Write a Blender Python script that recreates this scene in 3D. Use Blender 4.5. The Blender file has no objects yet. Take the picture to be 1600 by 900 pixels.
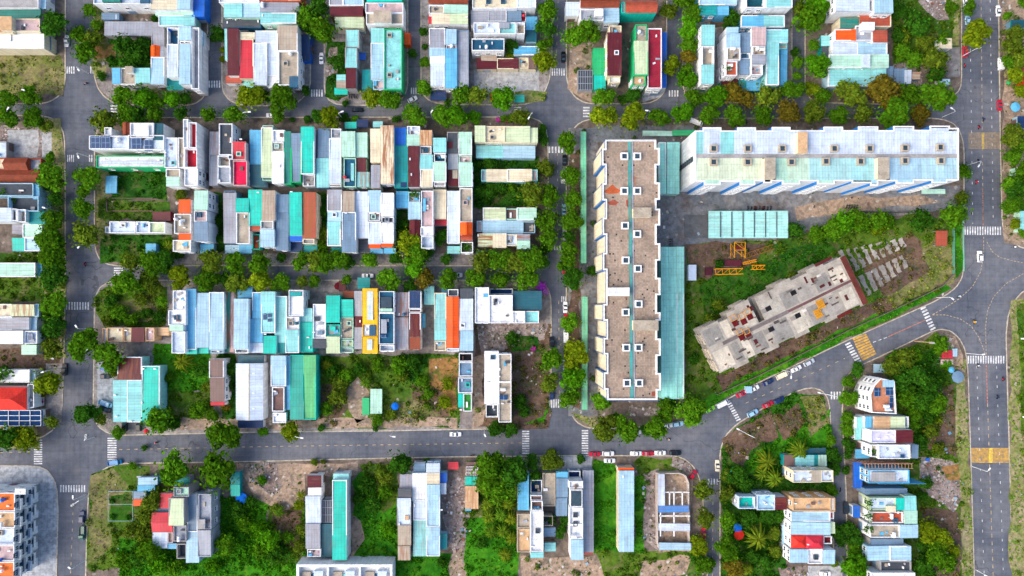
EXPOSURE = 0.93
import bpy, bmesh, math, random
import numpy as np
from mathutils import Vector, Matrix, Euler

random.seed(7)
rng = np.random.default_rng(7)
S = bpy.context.scene
COL = S.collection
R = math.radians

# ------------------------------------------------------------------ camera: a drone 267 m up, looking almost straight down
CAM_H, FPX = 266.7, 1600 * 24 / 36
cam_d = bpy.data.cameras.new('camera')
cam_d.lens = 24; cam_d.sensor_width = 36; cam_d.clip_end = 3000; cam_d.clip_start = 1
cam = bpy.data.objects.new('camera', cam_d); COL.objects.link(cam)
cam.location = (0, 0, CAM_H)
cam.rotation_euler = (R(1.7), R(-1.65), 0)
S.camera = cam
CM = Euler((R(1.7), R(-1.65), 0)).to_matrix()

def W(u, v, h=0.0):
    """point of the town at height h seen at photo position u, v (survey of the aerial picture)"""
    d = CM @ Vector(((u - 800) / FPX, (450 - v) / FPX, -1))
    k = (CAM_H - h) / -d.z
    return Vector((d.x * k, d.y * k, h))

# ------------------------------------------------------------------ colours (sRGB of the thing itself)
PAL = {
 'w': (236,240,244,'white'), 'wb': (203,220,240,'pale blue-white'), 'lb': (166,206,228,'light blue'), 'sb': (95,180,222,'sky blue'),
 'aq': (140,212,214,'aqua'), 'tq': (18,198,180,'turquoise'), 'tl': (12,150,152,'teal'), 'dt': (22,88,105,'dark teal'),
 'mn': (178,224,205,'mint'), 'pg': (200,218,180,'pale green'), 'gn': (40,180,115,'green'), 'cr': (228,218,190,'cream'),
 'tn': (212,176,136,'tan'), 'be': (178,168,152,'beige'), 'gy': (158,166,180,'grey'), 'bg': (112,142,170,'blue-grey'),
 'dg': (74,82,92,'dark grey'), 'pk': (200,176,178,'pinkish'), 'ma': (92,24,36,'maroon'), 'rd': (205,48,66,'red'),
 'hr': (228,52,40,'bright red'), 'sal': (178,84,62,'salmon'), 'og': (250,92,18,'orange'), 'ru': (140,66,42,'rust brown'),
 'ye': (250,190,0,'yellow'), 'bl': (20,105,210,'blue'), 'nb': (24,58,104,'navy'), 'cg': (164,164,166,'grey'),
 'bk': (30,32,38,'black'), 'mp': (236,36,84,'hot pink'), 'br': (120,96,92,'brown'), 'cb': (36,92,124,'slate blue'),
 'cm': (150,38,60,'crimson'), 'ah': (158,234,222,'pale aqua'), 'qsh': (44,166,150,'teal green'), 'qr': (92,186,122,'leaf green'), 'oc': (240,128,66,'soft orange'), 'gg': (60,150,60,'grass green'), 'tg': (30,130,120,'sea green'), 'lv': (206,206,234,'lavender'), 'brk': (196,128,92,'brick red'),  # the bluish green paints a neighbour's shadow onto half of one green roof
}
def lin(c):
    c = c / 255.0
    return c / 12.92 if c <= .04045 else ((c + .055) / 1.055) ** 2.4
def rgb(code, a=1.0):
    p = PAL[code] if isinstance(code, str) else code
    return (lin(p[0]) * .92, lin(p[1]) * .92, lin(p[2]) * .92, a)

# ------------------------------------------------------------------ procedural materials (tinted by the object's own colour)
MATS = {}
class NT:
    def __init__(self, name):
        self.m = bpy.data.materials.new(name); self.m.use_nodes = True
        self.t = self.m.node_tree; self.t.nodes.clear()
        self.out = self.t.nodes.new('ShaderNodeOutputMaterial')
        MATS[name] = self.m
    def n(self, typ, **kw):
        nd = self.t.nodes.new('ShaderNode' + typ)
        for k, v in kw.items():
            if k.startswith('i_'):
                key = k[2:]; key = int(key) if key.isdigit() else key.replace('_', ' ')
                if hasattr(v, 'is_output'): self.t.links.new(v, nd.inputs[key])
                else: nd.inputs[key].default_value = v
            else: setattr(nd, k, v)
        return nd
    def math(self, op, a, b=0.0, c=None, clamp=False):
        kw = {'i_0': a, 'i_1': b}
        if c is not None: kw['i_2'] = c
        nd = self.n('Math', operation=op, **kw); nd.use_clamp = clamp
        return nd.outputs[0]
    def mix(self, f, a, b, typ='MIX'):
        nd = self.t.nodes.new('ShaderNodeMix'); nd.data_type = 'RGBA'; nd.blend_type = typ
        for idx, v in ((0, f), (6, a), (7, b)):
            if hasattr(v, 'is_output'): self.t.links.new(v, nd.inputs[idx])
            else: nd.inputs[idx].default_value = v
        return nd.outputs[2]
    def ramp(self, f, lo, hi, a=0.0, b=1.0):
        nd = self.n('MapRange', i_0=f, i_1=lo, i_2=hi, i_3=a, i_4=b); nd.interpolation_type = 'SMOOTHSTEP'
        return nd.outputs[0]
    def noise(self, vec, scale, detail=4, rough=.55, dist=0.0):
        nd = self.n('TexNoise', i_Vector=vec, i_Scale=scale, i_Detail=detail, i_Roughness=rough, i_Distortion=dist)
        return nd.outputs[0]
    def pos(self): return self.n('NewGeometry').outputs['Position']
    def objpos(self):
        g = self.n('NewGeometry').outputs['Position']; r = self.n('ObjectInfo').outputs['Random']
        o = self.math('MULTIPLY', r, 300.0)
        return self.n('VectorMath', operation='ADD', i_0=g, i_1=self.n('CombineXYZ', i_2=o).outputs[0]).outputs[0]
    def bsdf(self, col, rough=.6, spec=.3, metal=0.0, bump=None, bs=.3, bd=.1):
        b = self.n('BsdfPrincipled')
        for k, v in (('Base Color', col), ('Roughness', rough), ('Specular IOR Level', spec), ('Metallic', metal)):
            if hasattr(v, 'is_output'): self.t.links.new(v, b.inputs[k])
            else: b.inputs[k].default_value = v
        if bump is not None:
            bn = self.n('Bump', i_Height=bump, i_Strength=bs, i_Distance=bd)
            self.t.links.new(bn.outputs[0], b.inputs['Normal'])
        self.t.links.new(b.outputs[0], self.out.inputs[0])
        return b
    def scale(self, col, f):
        return self.n('VectorMath', operation='SCALE', i_0=col, i_Scale=f).outputs[0]

def m_metal():
    t = NT('sheet_metal'); oi = t.n('ObjectInfo'); uv = t.n('UVMap').outputs[0]
    sx = t.n('SeparateXYZ', i_0=uv); u, v = sx.outputs[0], sx.outputs[1]
    P = t.objpos()
    pan = t.math('FLOOR', t.math('MULTIPLY', u, .92))
    row = t.math('FLOOR', t.math('MULTIPLY', v, .17))
    wn = t.n('TexWhiteNoise', noise_dimensions='3D', i_Vector=t.n('CombineXYZ', i_0=pan, i_1=row, i_2=oi.outputs['Random']).outputs[0]).outputs[0]
    rib = t.math('LESS_THAN', t.math('FRACT', t.math('MULTIPLY', u, .92)), .16)
    lap = t.math('LESS_THAN', t.math('FRACT', t.math('MULTIPLY', v, .42)), .09)
    n1 = t.noise(P, .22, 5, .6); n2 = t.noise(P, 1.3, 4, .65)
    f = t.math('MULTIPLY_ADD', wn, .17, .85)
    f = t.math('SUBTRACT', f, t.math('MULTIPLY', t.math('GREATER_THAN', wn, .93), .14))
    f = t.math('SUBTRACT', f, t.math('MULTIPLY', rib, .17))
    f = t.math('SUBTRACT', f, t.math('MULTIPLY', lap, .12))
    f = t.math('MULTIPLY', f, t.ramp(n1, .3, .7, .88, 1.08))
    f = t.math('MULTIPLY', f, t.ramp(n2, .25, .65, .9, 1.04))
    c = t.scale(oi.outputs['Color'], f)
    dirt = t.math('MULTIPLY', t.ramp(t.noise(t.n('CombineXYZ', i_0=t.math('MULTIPLY', u, .9), i_1=t.math('MULTIPLY', v, .14), i_2=t.math('MULTIPLY', oi.outputs['Random'], 55.)).outputs[0], 1., 6, .7), .52, .72), .38)
    c = t.mix(dirt, c, (.16, .12, .09, 1))
    # rust runs along the ribs, as strong as the alpha of the object's colour says
    ru = t.noise(t.n('CombineXYZ', i_0=t.math('MULTIPLY', u, 1.1), i_1=t.math('MULTIPLY', v, .1), i_2=t.math('MULTIPLY', oi.outputs['Random'], 90.)).outputs[0], 1.2, 5, .6)
    al = t.math('SUBTRACT', 1.0, oi.outputs['Alpha'])
    m = t.math('MULTIPLY', t.ramp(ru, .42, .62), al, clamp=True)
    c = t.mix(m, c, (.27, .085, .025, 1))
    t.bsdf(c, t.ramp(n2, .3, .7, .38, .62), .35)
def m_concrete():
    t = NT('weathered_concrete'); oi = t.n('ObjectInfo'); P = t.objpos()
    n1 = t.noise(P, .28, 6, .65); n2 = t.noise(P, 1.6, 5, .7); n3 = t.noise(P, .7, 4, .6, 1.5)
    f = t.math('MULTIPLY', t.ramp(n1, .3, .7, .72, 1.1), t.ramp(n2, .3, .7, .86, 1.08))
    c = t.scale(oi.outputs['Color'], f)
    c = t.mix(t.math('MULTIPLY', t.ramp(n3, .56, .74), .55), c, (.09, .075, .06, 1))
    t.bsdf(c, .85, .15)
def m_plaster():
    t = NT('painted_plaster'); oi = t.n('ObjectInfo'); P = t.objpos()
    st = t.n('VectorMath', operation='MULTIPLY', i_0=P, i_1=(1.2, 1.2, .18)).outputs[0]
    f = t.math('MULTIPLY', t.ramp(t.noise(st, 1.0, 5, .6), .3, .72, .8, 1.04), t.ramp(t.noise(P, .4, 3), .3, .7, .93, 1.04))
    t.bsdf(t.scale(oi.outputs['Color'], f), .8, .2)
def m_tile():
    t = NT('clay_roof_tiles'); oi = t.n('ObjectInfo'); uv = t.n('UVMap').outputs[0]; P = t.objpos()
    sx = t.n('SeparateXYZ', i_0=uv)
    wn = t.n('TexWhiteNoise', noise_dimensions='2D', i_Vector=t.n('CombineXYZ', i_0=t.math('FLOOR', t.math('MULTIPLY', sx.outputs[0], 1.6)), i_1=t.math('FLOOR', t.math('MULTIPLY', sx.outputs[1], 1.6))).outputs[0]).outputs[0]
    row = t.math('FRACT', t.math('MULTIPLY', sx.outputs[1], 1.6))
    f = t.math('MULTIPLY', t.math('MULTIPLY_ADD', wn, .22, .82), t.math('MULTIPLY_ADD', row, .2, .85))
    f = t.math('MULTIPLY', f, t.ramp(t.noise(P, .5, 5, .6), .3, .7, .8, 1.08))
    t.bsdf(t.scale(oi.outputs['Color'], f), .7, .25)
def m_paving():
    t = NT('roof_paving_tiles'); oi = t.n('ObjectInfo'); P = t.pos()
    sx = t.n('SeparateXYZ', i_0=P)
    k = 1.7
    wn = t.n('TexWhiteNoise', noise_dimensions='2D', i_Vector=t.n('CombineXYZ', i_0=t.math('FLOOR', t.math('MULTIPLY', sx.outputs[0], k)), i_1=t.math('FLOOR', t.math('MULTIPLY', sx.outputs[1], k))).outputs[0]).outputs[0]
    j = t.math('MAXIMUM', t.math('LESS_THAN', t.math('FRACT', t.math('MULTIPLY', sx.outputs[0], k)), .17), t.math('LESS_THAN', t.math('FRACT', t.math('MULTIPLY', sx.outputs[1], k)), .17))
    f = t.math('MULTIPLY_ADD', wn, .34, .8)
    f = t.math('SUBTRACT', f, t.math('MULTIPLY', j, .2))
    f = t.math('MULTIPLY', f, t.ramp(t.noise(P, .12, 5, .65), .3, .7, .78, 1.12))
    c = t.scale(oi.outputs['Color'], f)
    c = t.mix(t.ramp(wn, .982, .99), c, (.03, .03, .035, 1))
    c = t.mix(t.math('MULTIPLY', t.ramp(t.noise(P, .16, 4, .6), .66, .72), .6), c, (.3, .09, .04, 1))
    t.bsdf(c, .85, .15)
def m_simple(name, rough=.5, spec=.4, metal=0., var=.12):
    t = NT(name); oi = t.n('ObjectInfo'); P = t.objpos()
    t.bsdf(t.scale(oi.outputs['Color'], t.ramp(t.noise(P, .9, 4), .3, .7, 1 - var, 1 + var * .4)), rough, spec, metal)
def m_glass():
    t = NT('window_glass'); P = t.objpos()
    t.bsdf(t.mix(t.noise(P, .6, 2), (.015, .03, .045, 1), (.05, .09, .12, 1)), .12, .6)
def m_solar():
    t = NT('solar_cells'); uv = t.n('UVMap').outputs[0]; sx = t.n('SeparateXYZ', i_0=uv)
    j = t.math('MAXIMUM', t.math('LESS_THAN', t.math('FRACT', t.math('MULTIPLY', sx.outputs[0], .62)), .09), t.math('LESS_THAN', t.math('FRACT', t.math('MULTIPLY', sx.outputs[1], .5)), .08))
    t.bsdf(t.mix(j, (.012, .045, .13, 1), (.16, .26, .40, 1)), .3, .3)
def m_bark():
    t = NT('bark'); P = t.objpos()
    t.bsdf(t.mix(t.noise(P, 3., 4), (.05, .035, .022, 1), (.13, .1, .07, 1)), .9, .1)
def m_leaf(name, a=.55, b=1.6, warm=.3):
    t = NT(name); oi = t.n('ObjectInfo'); g = t.n('NewGeometry'); r = g.outputs['Random Per Island']
    r2 = t.math('FRACT', t.math('MULTIPLY', r, 17.3))
    f = t.math('MULTIPLY_ADD', r, b - a, a)
    f = t.math('MULTIPLY', f, t.math('MULTIPLY_ADD', oi.outputs['Random'], .3, .85))
    c = t.scale(oi.outputs['Color'], f)
    c = t.mix(t.math('MULTIPLY', t.ramp(r2, .7, 1.), warm), c, t.mix(1.0, c, (2.4, 1.25, .6, 1), 'MULTIPLY'))
    d = t.n('BsdfDiffuse', i_Color=c); tr = t.n('BsdfTranslucent', i_Color=c)
    mx = t.n('MixShader', i_0=.28, i_1=d.outputs[0], i_2=tr.outputs[0])
    t.t.links.new(mx.outputs[0], t.out.inputs[0])
def m_litter():
    t = NT('litter'); r = t.n('NewGeometry').outputs['Random Per Island']
    cr = t.n('ValToRGB', i_0=r); e = cr.color_ramp; e.interpolation = 'CONSTANT'
    cols = [(0.360,0.324,0.288),(0.216,0.187,0.158),(0.540,0.540,0.562),(0.144,0.115,0.101),(0.396,0.252,0.202),(0.252,0.360,0.446),(0.072,0.065,0.058),(0.446,0.418,0.360),(0.216,0.086,0.058),(0.108,0.252,0.360),(0.302,0.288,0.302)]
    while len(e.elements) < len(cols): e.elements.new(.5)
    for i, c in enumerate(cols): e.elements[i].position = i / len(cols); e.elements[i].color = (*c, 1)
    t.bsdf(cr.outputs[0], .8, .2)
def m_ground(name, cols, s1=.06, s2=.5, speck=None, grid=0.0, lo=.38, hi=.62):
    t = NT(name); P = t.pos()
    n1 = t.noise(P, s1, 6, .62, .6); n2 = t.noise(P, s2, 6, .7, .3); n3 = t.noise(P, s1 * 3.1, 5, .6, .5)
    c = t.mix(t.ramp(n1, lo, hi), cols[0] + (1,), cols[1] + (1,))
    c = t.mix(t.ramp(n3, .5, .66), c, cols[2] + (1,))
    f = t.ramp(n2, .28, .72, .62, 1.3)
    c = t.scale(c, f)
    if speck:
        vo = t.n('TexVoronoi', i_Vector=P, i_Scale=1.1).outputs['Color']
        s = t.n('SeparateColor', i_0=vo).outputs[0]
        c = t.mix(t.math('MULTIPLY', t.ramp(s, 1 - speck, 1 - speck + .02), t.ramp(n3, .42, .55)), c, (.5, .47, .44, 1))
    if grid:
        sx = t.n('SeparateXYZ', i_0=P)
        j = t.math('MAXIMUM', t.math('LESS_THAN', t.math('FRACT', t.math('MULTIPLY', sx.outputs[0], grid)), .08), t.math('LESS_THAN', t.math('FRACT', t.math('MULTIPLY', sx.outputs[1], grid)), .08))
        c = t.mix(t.math('MULTIPLY', j, .25), c, (.1, .1, .1, 1))
    t.bsdf(c, .95, .08, bump=n2, bs=.5, bd=.3)
def m_asphalt():
    t = NT('asphalt'); P = t.pos()
    n1 = t.noise(P, .035, 5, .6, .4); n2 = t.noise(P, .4, 5, .7); n3 = t.noise(P, 3., 3, .7)
    c = t.mix(t.ramp(n1, .35, .65), (.080, .093, .122, 1), (.136, .144, .166, 1))
    f = t.math('MULTIPLY', t.ramp(n2, .3, .7, .84, 1.12), t.ramp(n3, .2, .8, .86, 1.14))
    c = t.scale(c, f)
    ck = t.n('TexVoronoi', feature='DISTANCE_TO_EDGE', i_Vector=t.n('VectorMath', operation='ADD', i_0=P, i_1=t.n('VectorMath', operation='SCALE', i_0=t.n('TexNoise', i_Vector=P, i_Scale=.12).outputs[1], i_Scale=14.).outputs[0]).outputs[0], i_Scale=.016).outputs[0]
    c = t.mix(t.math('MULTIPLY', t.math('LESS_THAN', ck, .0022), .4), c, (.018, .02, .025, 1))
    sxp = t.n('SeparateXYZ', i_0=P)
    k1 = t.noise(t.n('CombineXYZ', i_0=t.math('MULTIPLY', sxp.outputs[0], .9), i_1=t.math('MULTIPLY', sxp.outputs[1], .02)).outputs[0], 1., 3, .6)
    k2 = t.noise(t.n('CombineXYZ', i_0=t.math('MULTIPLY', sxp.outputs[0], .02), i_1=t.math('MULTIPLY', sxp.outputs[1], .9)).outputs[0], 1., 3, .6)
    c = t.scale(c, t.math('MULTIPLY', t.ramp(k1, .35, .65, .93, 1.06), t.ramp(k2, .35, .65, .93, 1.06)))
    pt = t.n('TexVoronoi', i_Vector=P, i_Scale=.045, distance='CHEBYCHEV'); pr = t.n('SeparateColor', i_0=pt.outputs['Color']).outputs[0]
    c = t.scale(c, t.math('SUBTRACT', 1.06, t.math('MULTIPLY', t.math('MULTIPLY', t.math('GREATER_THAN', pr, .78), t.math('LESS_THAN', pt.outputs['Distance'], .13)), .22)))
    c = t.mix(t.math('MULTIPLY', t.ramp(t.noise(P, .09, 5, .65), .55, .75), .35), c, (.17, .155, .145, 1))
    t.bsdf(c, .8, .2)
def m_paint():
    t = NT('worn_road_paint'); oi = t.n('ObjectInfo'); P = t.pos()
    w = t.ramp(t.noise(P, .7, 6, .75), .38, .62)
    t.bsdf(t.mix(t.math('MULTIPLY', w, .6), oi.outputs['Color'], (.09, .095, .11, 1)), .7, .2)
m_metal(); m_concrete(); m_plaster(); m_tile(); m_paving(); m_glass(); m_solar(); m_bark(); m_litter(); m_asphalt(); m_paint()
m_leaf('tree_leaves'); m_leaf('weed_leaves', .5, 1.5, .5)
m_simple('painted_metal', .4, .4); m_simple('car_paint', .28, .5, var=.03); m_simple('plastic', .5, .3); m_simple('rubber', .9, .1); m_simple('skin', .6, .3, var=.02); m_simple('cloth', .9, .1)
def m_fixed(name, c):
    t = NT(name); P = t.pos(); t.bsdf(t.scale(t.mix(0.0, c + (1,), c + (1,)), t.ramp(t.noise(P, .5, 4), .3, .7, .85, 1.05)), .7, .25)
m_fixed('blue_plaster', (.015, .17, .52))
m_ground('bare_ground', [(0.130,0.102,0.086), (0.188,0.155,0.130), (0.098,0.086,0.070)], speck=.02)
m_ground('pavement_concrete', [(.22,.20,.195), (.31,.29,.28), (.19,.165,.15)], .05, .6, grid=.5)
m_ground('pale_paving', [(.30,.33,.37), (.38,.41,.45), (.27,.29,.32)], .05, .6, grid=.45)
m_ground('bright_grass', [(0.018,0.120,0.006), (0.046,0.211,0.009), (0.076,0.225,0.012)])
m_ground('dark_grass', [(0.015,0.075,0.009), (0.039,0.129,0.010), (0.083,0.101,0.030)])
m_ground('dry_grass', [(0.120,0.150,0.036), (0.228,0.204,0.090), (0.144,0.120,0.072)], .09, .8)
m_ground('weedy_ground', [(0.036,0.105,0.012), (0.086,0.155,0.015), (0.131,0.140,0.048)], .06, .6, speck=.01)
m_ground('brown_scrub', [(0.106,0.069,0.056), (0.156,0.100,0.069), (0.075,0.075,0.044)], .07, .7, speck=.02)
m_ground('orange_earth', [(.30,.16,.06), (.24,.13,.05), (.10,.13,.025)], .08, .6)
m_ground('sandy_dirt', [(0.368,0.267,0.193), (0.304,0.230,0.175), (0.184,0.152,0.120)], .07, .7, speck=.05)
m_ground('rubble_ground', [(.21,.165,.15), (.30,.25,.235), (.15,.115,.10)], .12, 1.2, speck=.10)
m_ground('cement_yard', [(.36,.38,.40), (.44,.45,.46), (.33,.33,.33)], .08, .7)
m_ground('dark_yard', [(0.138,0.158,0.179), (0.207,0.207,0.213), (0.165,0.144,0.138)], .05, .5, speck=.02)
m_ground('verge', [(0.188,0.206,0.062), (0.300,0.263,0.150), (0.088,0.163,0.025)], .12, .7)
m_ground('kerb_stone', [(.42,.38,.30), (.48,.44,.36), (.36,.31,.24)], .1, .8)
m_ground('outskirts', [(.05,.08,.02), (.12,.11,.06), (.15,.13,.11)])

# ------------------------------------------------------------------ mesh building
class MB:
    def __init__(self): self.v = []; self.f = []; self.m = []; self.uv = []; self.smooth = False
    def face(self, pts, mi=0, uv=None):
        i = len(self.v); self.v += [Vector(p) for p in pts]; self.f.append(tuple(range(i, i + len(pts)))); self.m.append(mi)
        if uv is None:
            a = Vector(pts[0]); e = (Vector(pts[1]) - a); e = e.normalized() if e.length > 1e-6 else Vector((1, 0, 0))
            n = e.cross(Vector(pts[-1]) - a); n = n.normalized() if n.length > 1e-9 else Vector((0, 0, 1)); t = n.cross(e)
            uv = [((Vector(p) - a).dot(e), (Vector(p) - a).dot(t)) for p in pts]
        self.uv += uv
    def prism(self, q, z0, z1, mi=0, top=True, bottom=False, mt=None):
        """vertical prism over polygon q (counter-clockwise from above); z1 a number or one height per corner"""
        n = len(q); zt = z1 if hasattr(z1, '__len__') else [z1] * n
        for i in range(n):
            j = (i + 1) % n
            self.face([(q[i][0], q[i][1], z0), (q[j][0], q[j][1], z0), (q[j][0], q[j][1], zt[j]), (q[i][0], q[i][1], zt[i])], mi)
        if top: self.face([(q[i][0], q[i][1], zt[i]) for i in range(n)], mi if mt is None else mt)
        if bottom: self.face([(q[i][0], q[i][1], z0) for i in reversed(range(n))], mi)
    def box(self, x0, y0, z0, x1, y1, z1, mi=0):
        self.prism([(x0, y0), (x1, y0), (x1, y1), (x0, y1)], z0, z1, mi, True, True)
    def bar(self, a, b, w, h=None, mi=0):
        a, b = Vector(a), Vector(b); h = h or w; d = (b - a).normalized()
        s = d.cross(Vector((0, 0, 1))); s = s.normalized() if s.length > 1e-4 else Vector((1, 0, 0)); t = s.cross(d)
        c = [s * w / 2 + t * h / 2, -s * w / 2 + t * h / 2, -s * w / 2 - t * h / 2, s * w / 2 - t * h / 2]
        A = [a + k for k in c]; B = [b + k for k in c]
        for i in range(4):
            j = (i + 1) % 4; self.face([A[i], A[j], B[j], B[i]], mi)
        self.face(A[::-1], mi); self.face(B, mi)
    def tube(self, pts, rad, n=8, mi=0, cap=True):
        pts = [Vector(p) for p in pts]; rings = []
        for i, p in enumerate(pts):
            d = (pts[min(i + 1, len(pts) - 1)] - pts[max(i - 1, 0)]).normalized()
            s = d.cross(Vector((0, 0, 1))); s = s.normalized() if s.length > 1e-3 else Vector((1, 0, 0)); t = d.cross(s)
            r = rad[i] if hasattr(rad, '__len__') else rad
            rings.append([p + (s * math.cos(k * 2 * math.pi / n) + t * math.sin(k * 2 * math.pi / n)) * r for k in range(n)])
        for a, b in zip(rings, rings[1:]):
            for k in range(n):
                j = (k + 1) % n; self.face([a[k], a[j], b[j], b[k]], mi)
        if cap: self.face(rings[0][::-1], mi); self.face(rings[-1], mi)
    def mesh(self, name, mats, origin=(0, 0, 0), weld=False):
        me = bpy.data.meshes.new(name); o = Vector(origin)
        me.from_pydata([p - o for p in self.v], [], self.f)
        for m in mats: me.materials.append(MATS[m])
        me.polygons.foreach_set('material_index', self.m)
        ul = me.uv_layers.new(name='UVMap')
        ul.data.foreach_set('uv', [c for p in self.uv for c in p])
        if weld or True:
            bm = bmesh.new(); bm.from_mesh(me)
            if weld: bmesh.ops.remove_doubles(bm, verts=bm.verts, dist=1e-4)
            bm.normal_update(); bm.to_mesh(me); bm.free()
        me.update()
        return me
    def build(self, name, mats, parent=None, color=None, origin=None, weld=False):
        mats = [mats] if isinstance(mats, str) else mats
        org = origin if origin is not None else (parent.location if parent else (0, 0, 0))
        return put(name, self.mesh(name, mats, org, weld), parent, color, None if parent else org)

def put(name, me, parent=None, color=None, loc=None):
    o = bpy.data.objects.new(name, me); COL.objects.link(o)
    if parent: o.parent = parent
    if loc is not None: o.location = loc
    if color is not None: o.color = rgb(color) if isinstance(color, str) else (tuple(color) if len(color) == 4 else tuple(color) + (1,))
    return o
LABELS = {}
def tag(o, label, cat, group=None):
    o['label'] = label; o['category'] = cat
    if group: o['group'] = group
    n = len(label.split())
    if n < 4 or n > 16: print('LABEL LENGTH', n, label)
    if label in LABELS: print('SAME LABEL', label)
    LABELS[label] = o
    return o
def thing(name, label, cat, loc, rz=0.0, group=None):
    o = bpy.data.objects.new(name, None); COL.objects.link(o); o.empty_display_size = .5
    o.location = loc; o.rotation_euler = (0, 0, rz)
    return tag(o, label, cat, group)
def struct(o, kind='structure'):
    o['kind'] = kind; return o
ORD = ['first','second','third','fourth','fifth','sixth','seventh','eighth','ninth','tenth','eleventh','twelfth','thirteenth','fourteenth','fifteenth','sixteenth','seventeenth','eighteenth','nineteenth','twentieth'] + ['twenty-' + k for k in ('first','second','third','fourth','fifth','sixth','seventh','eighth','ninth')] + ['thirtieth', 'thirty-first', 'thirty-second']
def ccw(q):
    a = sum(q[i][0] * q[(i + 1) % len(q)][1] - q[(i + 1) % len(q)][0] * q[i][1] for i in range(len(q)))
    return list(q) if a > 0 else list(q)[::-1]
def inset(q, d):
    """polygon q (ccw) moved inward by d"""
    n = len(q); out = []
    for i in range(n):
        a, b, c = Vector(q[i - 1][:2]), Vector(q[i][:2]), Vector(q[(i + 1) % n][:2])
        e1 = (b - a).normalized(); e2 = (c - b).normalized()
        n1 = Vector((-e1.y, e1.x)); n2 = Vector((-e2.y, e2.x)); m = n1 + n2
        k = d / max(.3, 1 + n1.dot(n2)) if m.length > 1e-6 else 0
        p = b + m * k; out.append((p.x, p.y))
    return out
def inside(p, poly):
    x, y = p; c = False; j = len(poly) - 1
    for i in range(len(poly)):
        xi, yi = poly[i][0], poly[i][1]; xj, yj = poly[j][0], poly[j][1]
        if (yi > y) != (yj > y) and x < (xj - xi) * (y - yi) / (yj - yi) + xi: c = not c
        j = i
    return c
# ------------------------------------------------------------------ light: late, soft sun from the west, blue sky
world = bpy.data.worlds.new('World'); S.world = world; world.use_nodes = True
wt = world.node_tree; wt.nodes.clear()
SUN_EL, SUN_AZ = R(42), R(-112)            # azimuth from north, clockwise
sky = wt.nodes.new('ShaderNodeTexSky'); sky.sky_type = 'NISHITA'; sky.sun_disc = False
sky.sun_elevation = SUN_EL; sky.sun_rotation = SUN_AZ; sky.dust_density = 4.0
bgn = wt.nodes.new('ShaderNodeBackground'); bgn.inputs[1].default_value = .15
wo = wt.nodes.new('ShaderNodeOutputWorld')
wt.links.new(sky.outputs[0], bgn.inputs[0]); wt.links.new(bgn.outputs[0], wo.inputs[0])
sl = bpy.data.lights.new('sun', 'SUN'); sl.energy = 1.0; sl.angle = R(50); sl.color = (1.0, .86, .70)
so = bpy.data.objects.new('sun', sl); COL.objects.link(so)
so.rotation_euler = (math.pi / 2 - SUN_EL, 0, -SUN_AZ + math.pi)
sdir = Vector((math.sin(SUN_AZ) * math.cos(SUN_EL), math.cos(SUN_AZ) * math.cos(SUN_EL), math.sin(SUN_EL)))
so.rotation_euler = sdir.to_track_quat('Z', 'Y').to_euler(); so.location = sdir * 400
S.view_settings.view_transform = 'Standard'; S.view_settings.look = 'None'; S.view_settings.gamma = 1
S.view_settings.use_curve_mapping = False; S.view_settings.exposure = EXPOSURE
S.cycles.max_bounces = 5; S.cycles.diffuse_bounces = 3; S.cycles.use_denoising = True

# ------------------------------------------------------------------ ground, roads, blocks
def sheet(name, poly, z, mat, kind='structure'):
    m = MB(); m.face([(p[0], p[1], z) for p in ccw(poly)]); o = m.build(name, mat); return struct(o, kind)
m = MB(); m.face([(-900, -900, -.05), (900, -900, -.05), (900, 900, -.05), (-900, 900, -.05)]); struct(m.build('ground', 'outskirts'))
sheet('road', [W(-125, -125), W(1725, -125), W(1725, 1025), W(-125, 1025)], 0.0, 'asphalt')

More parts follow.
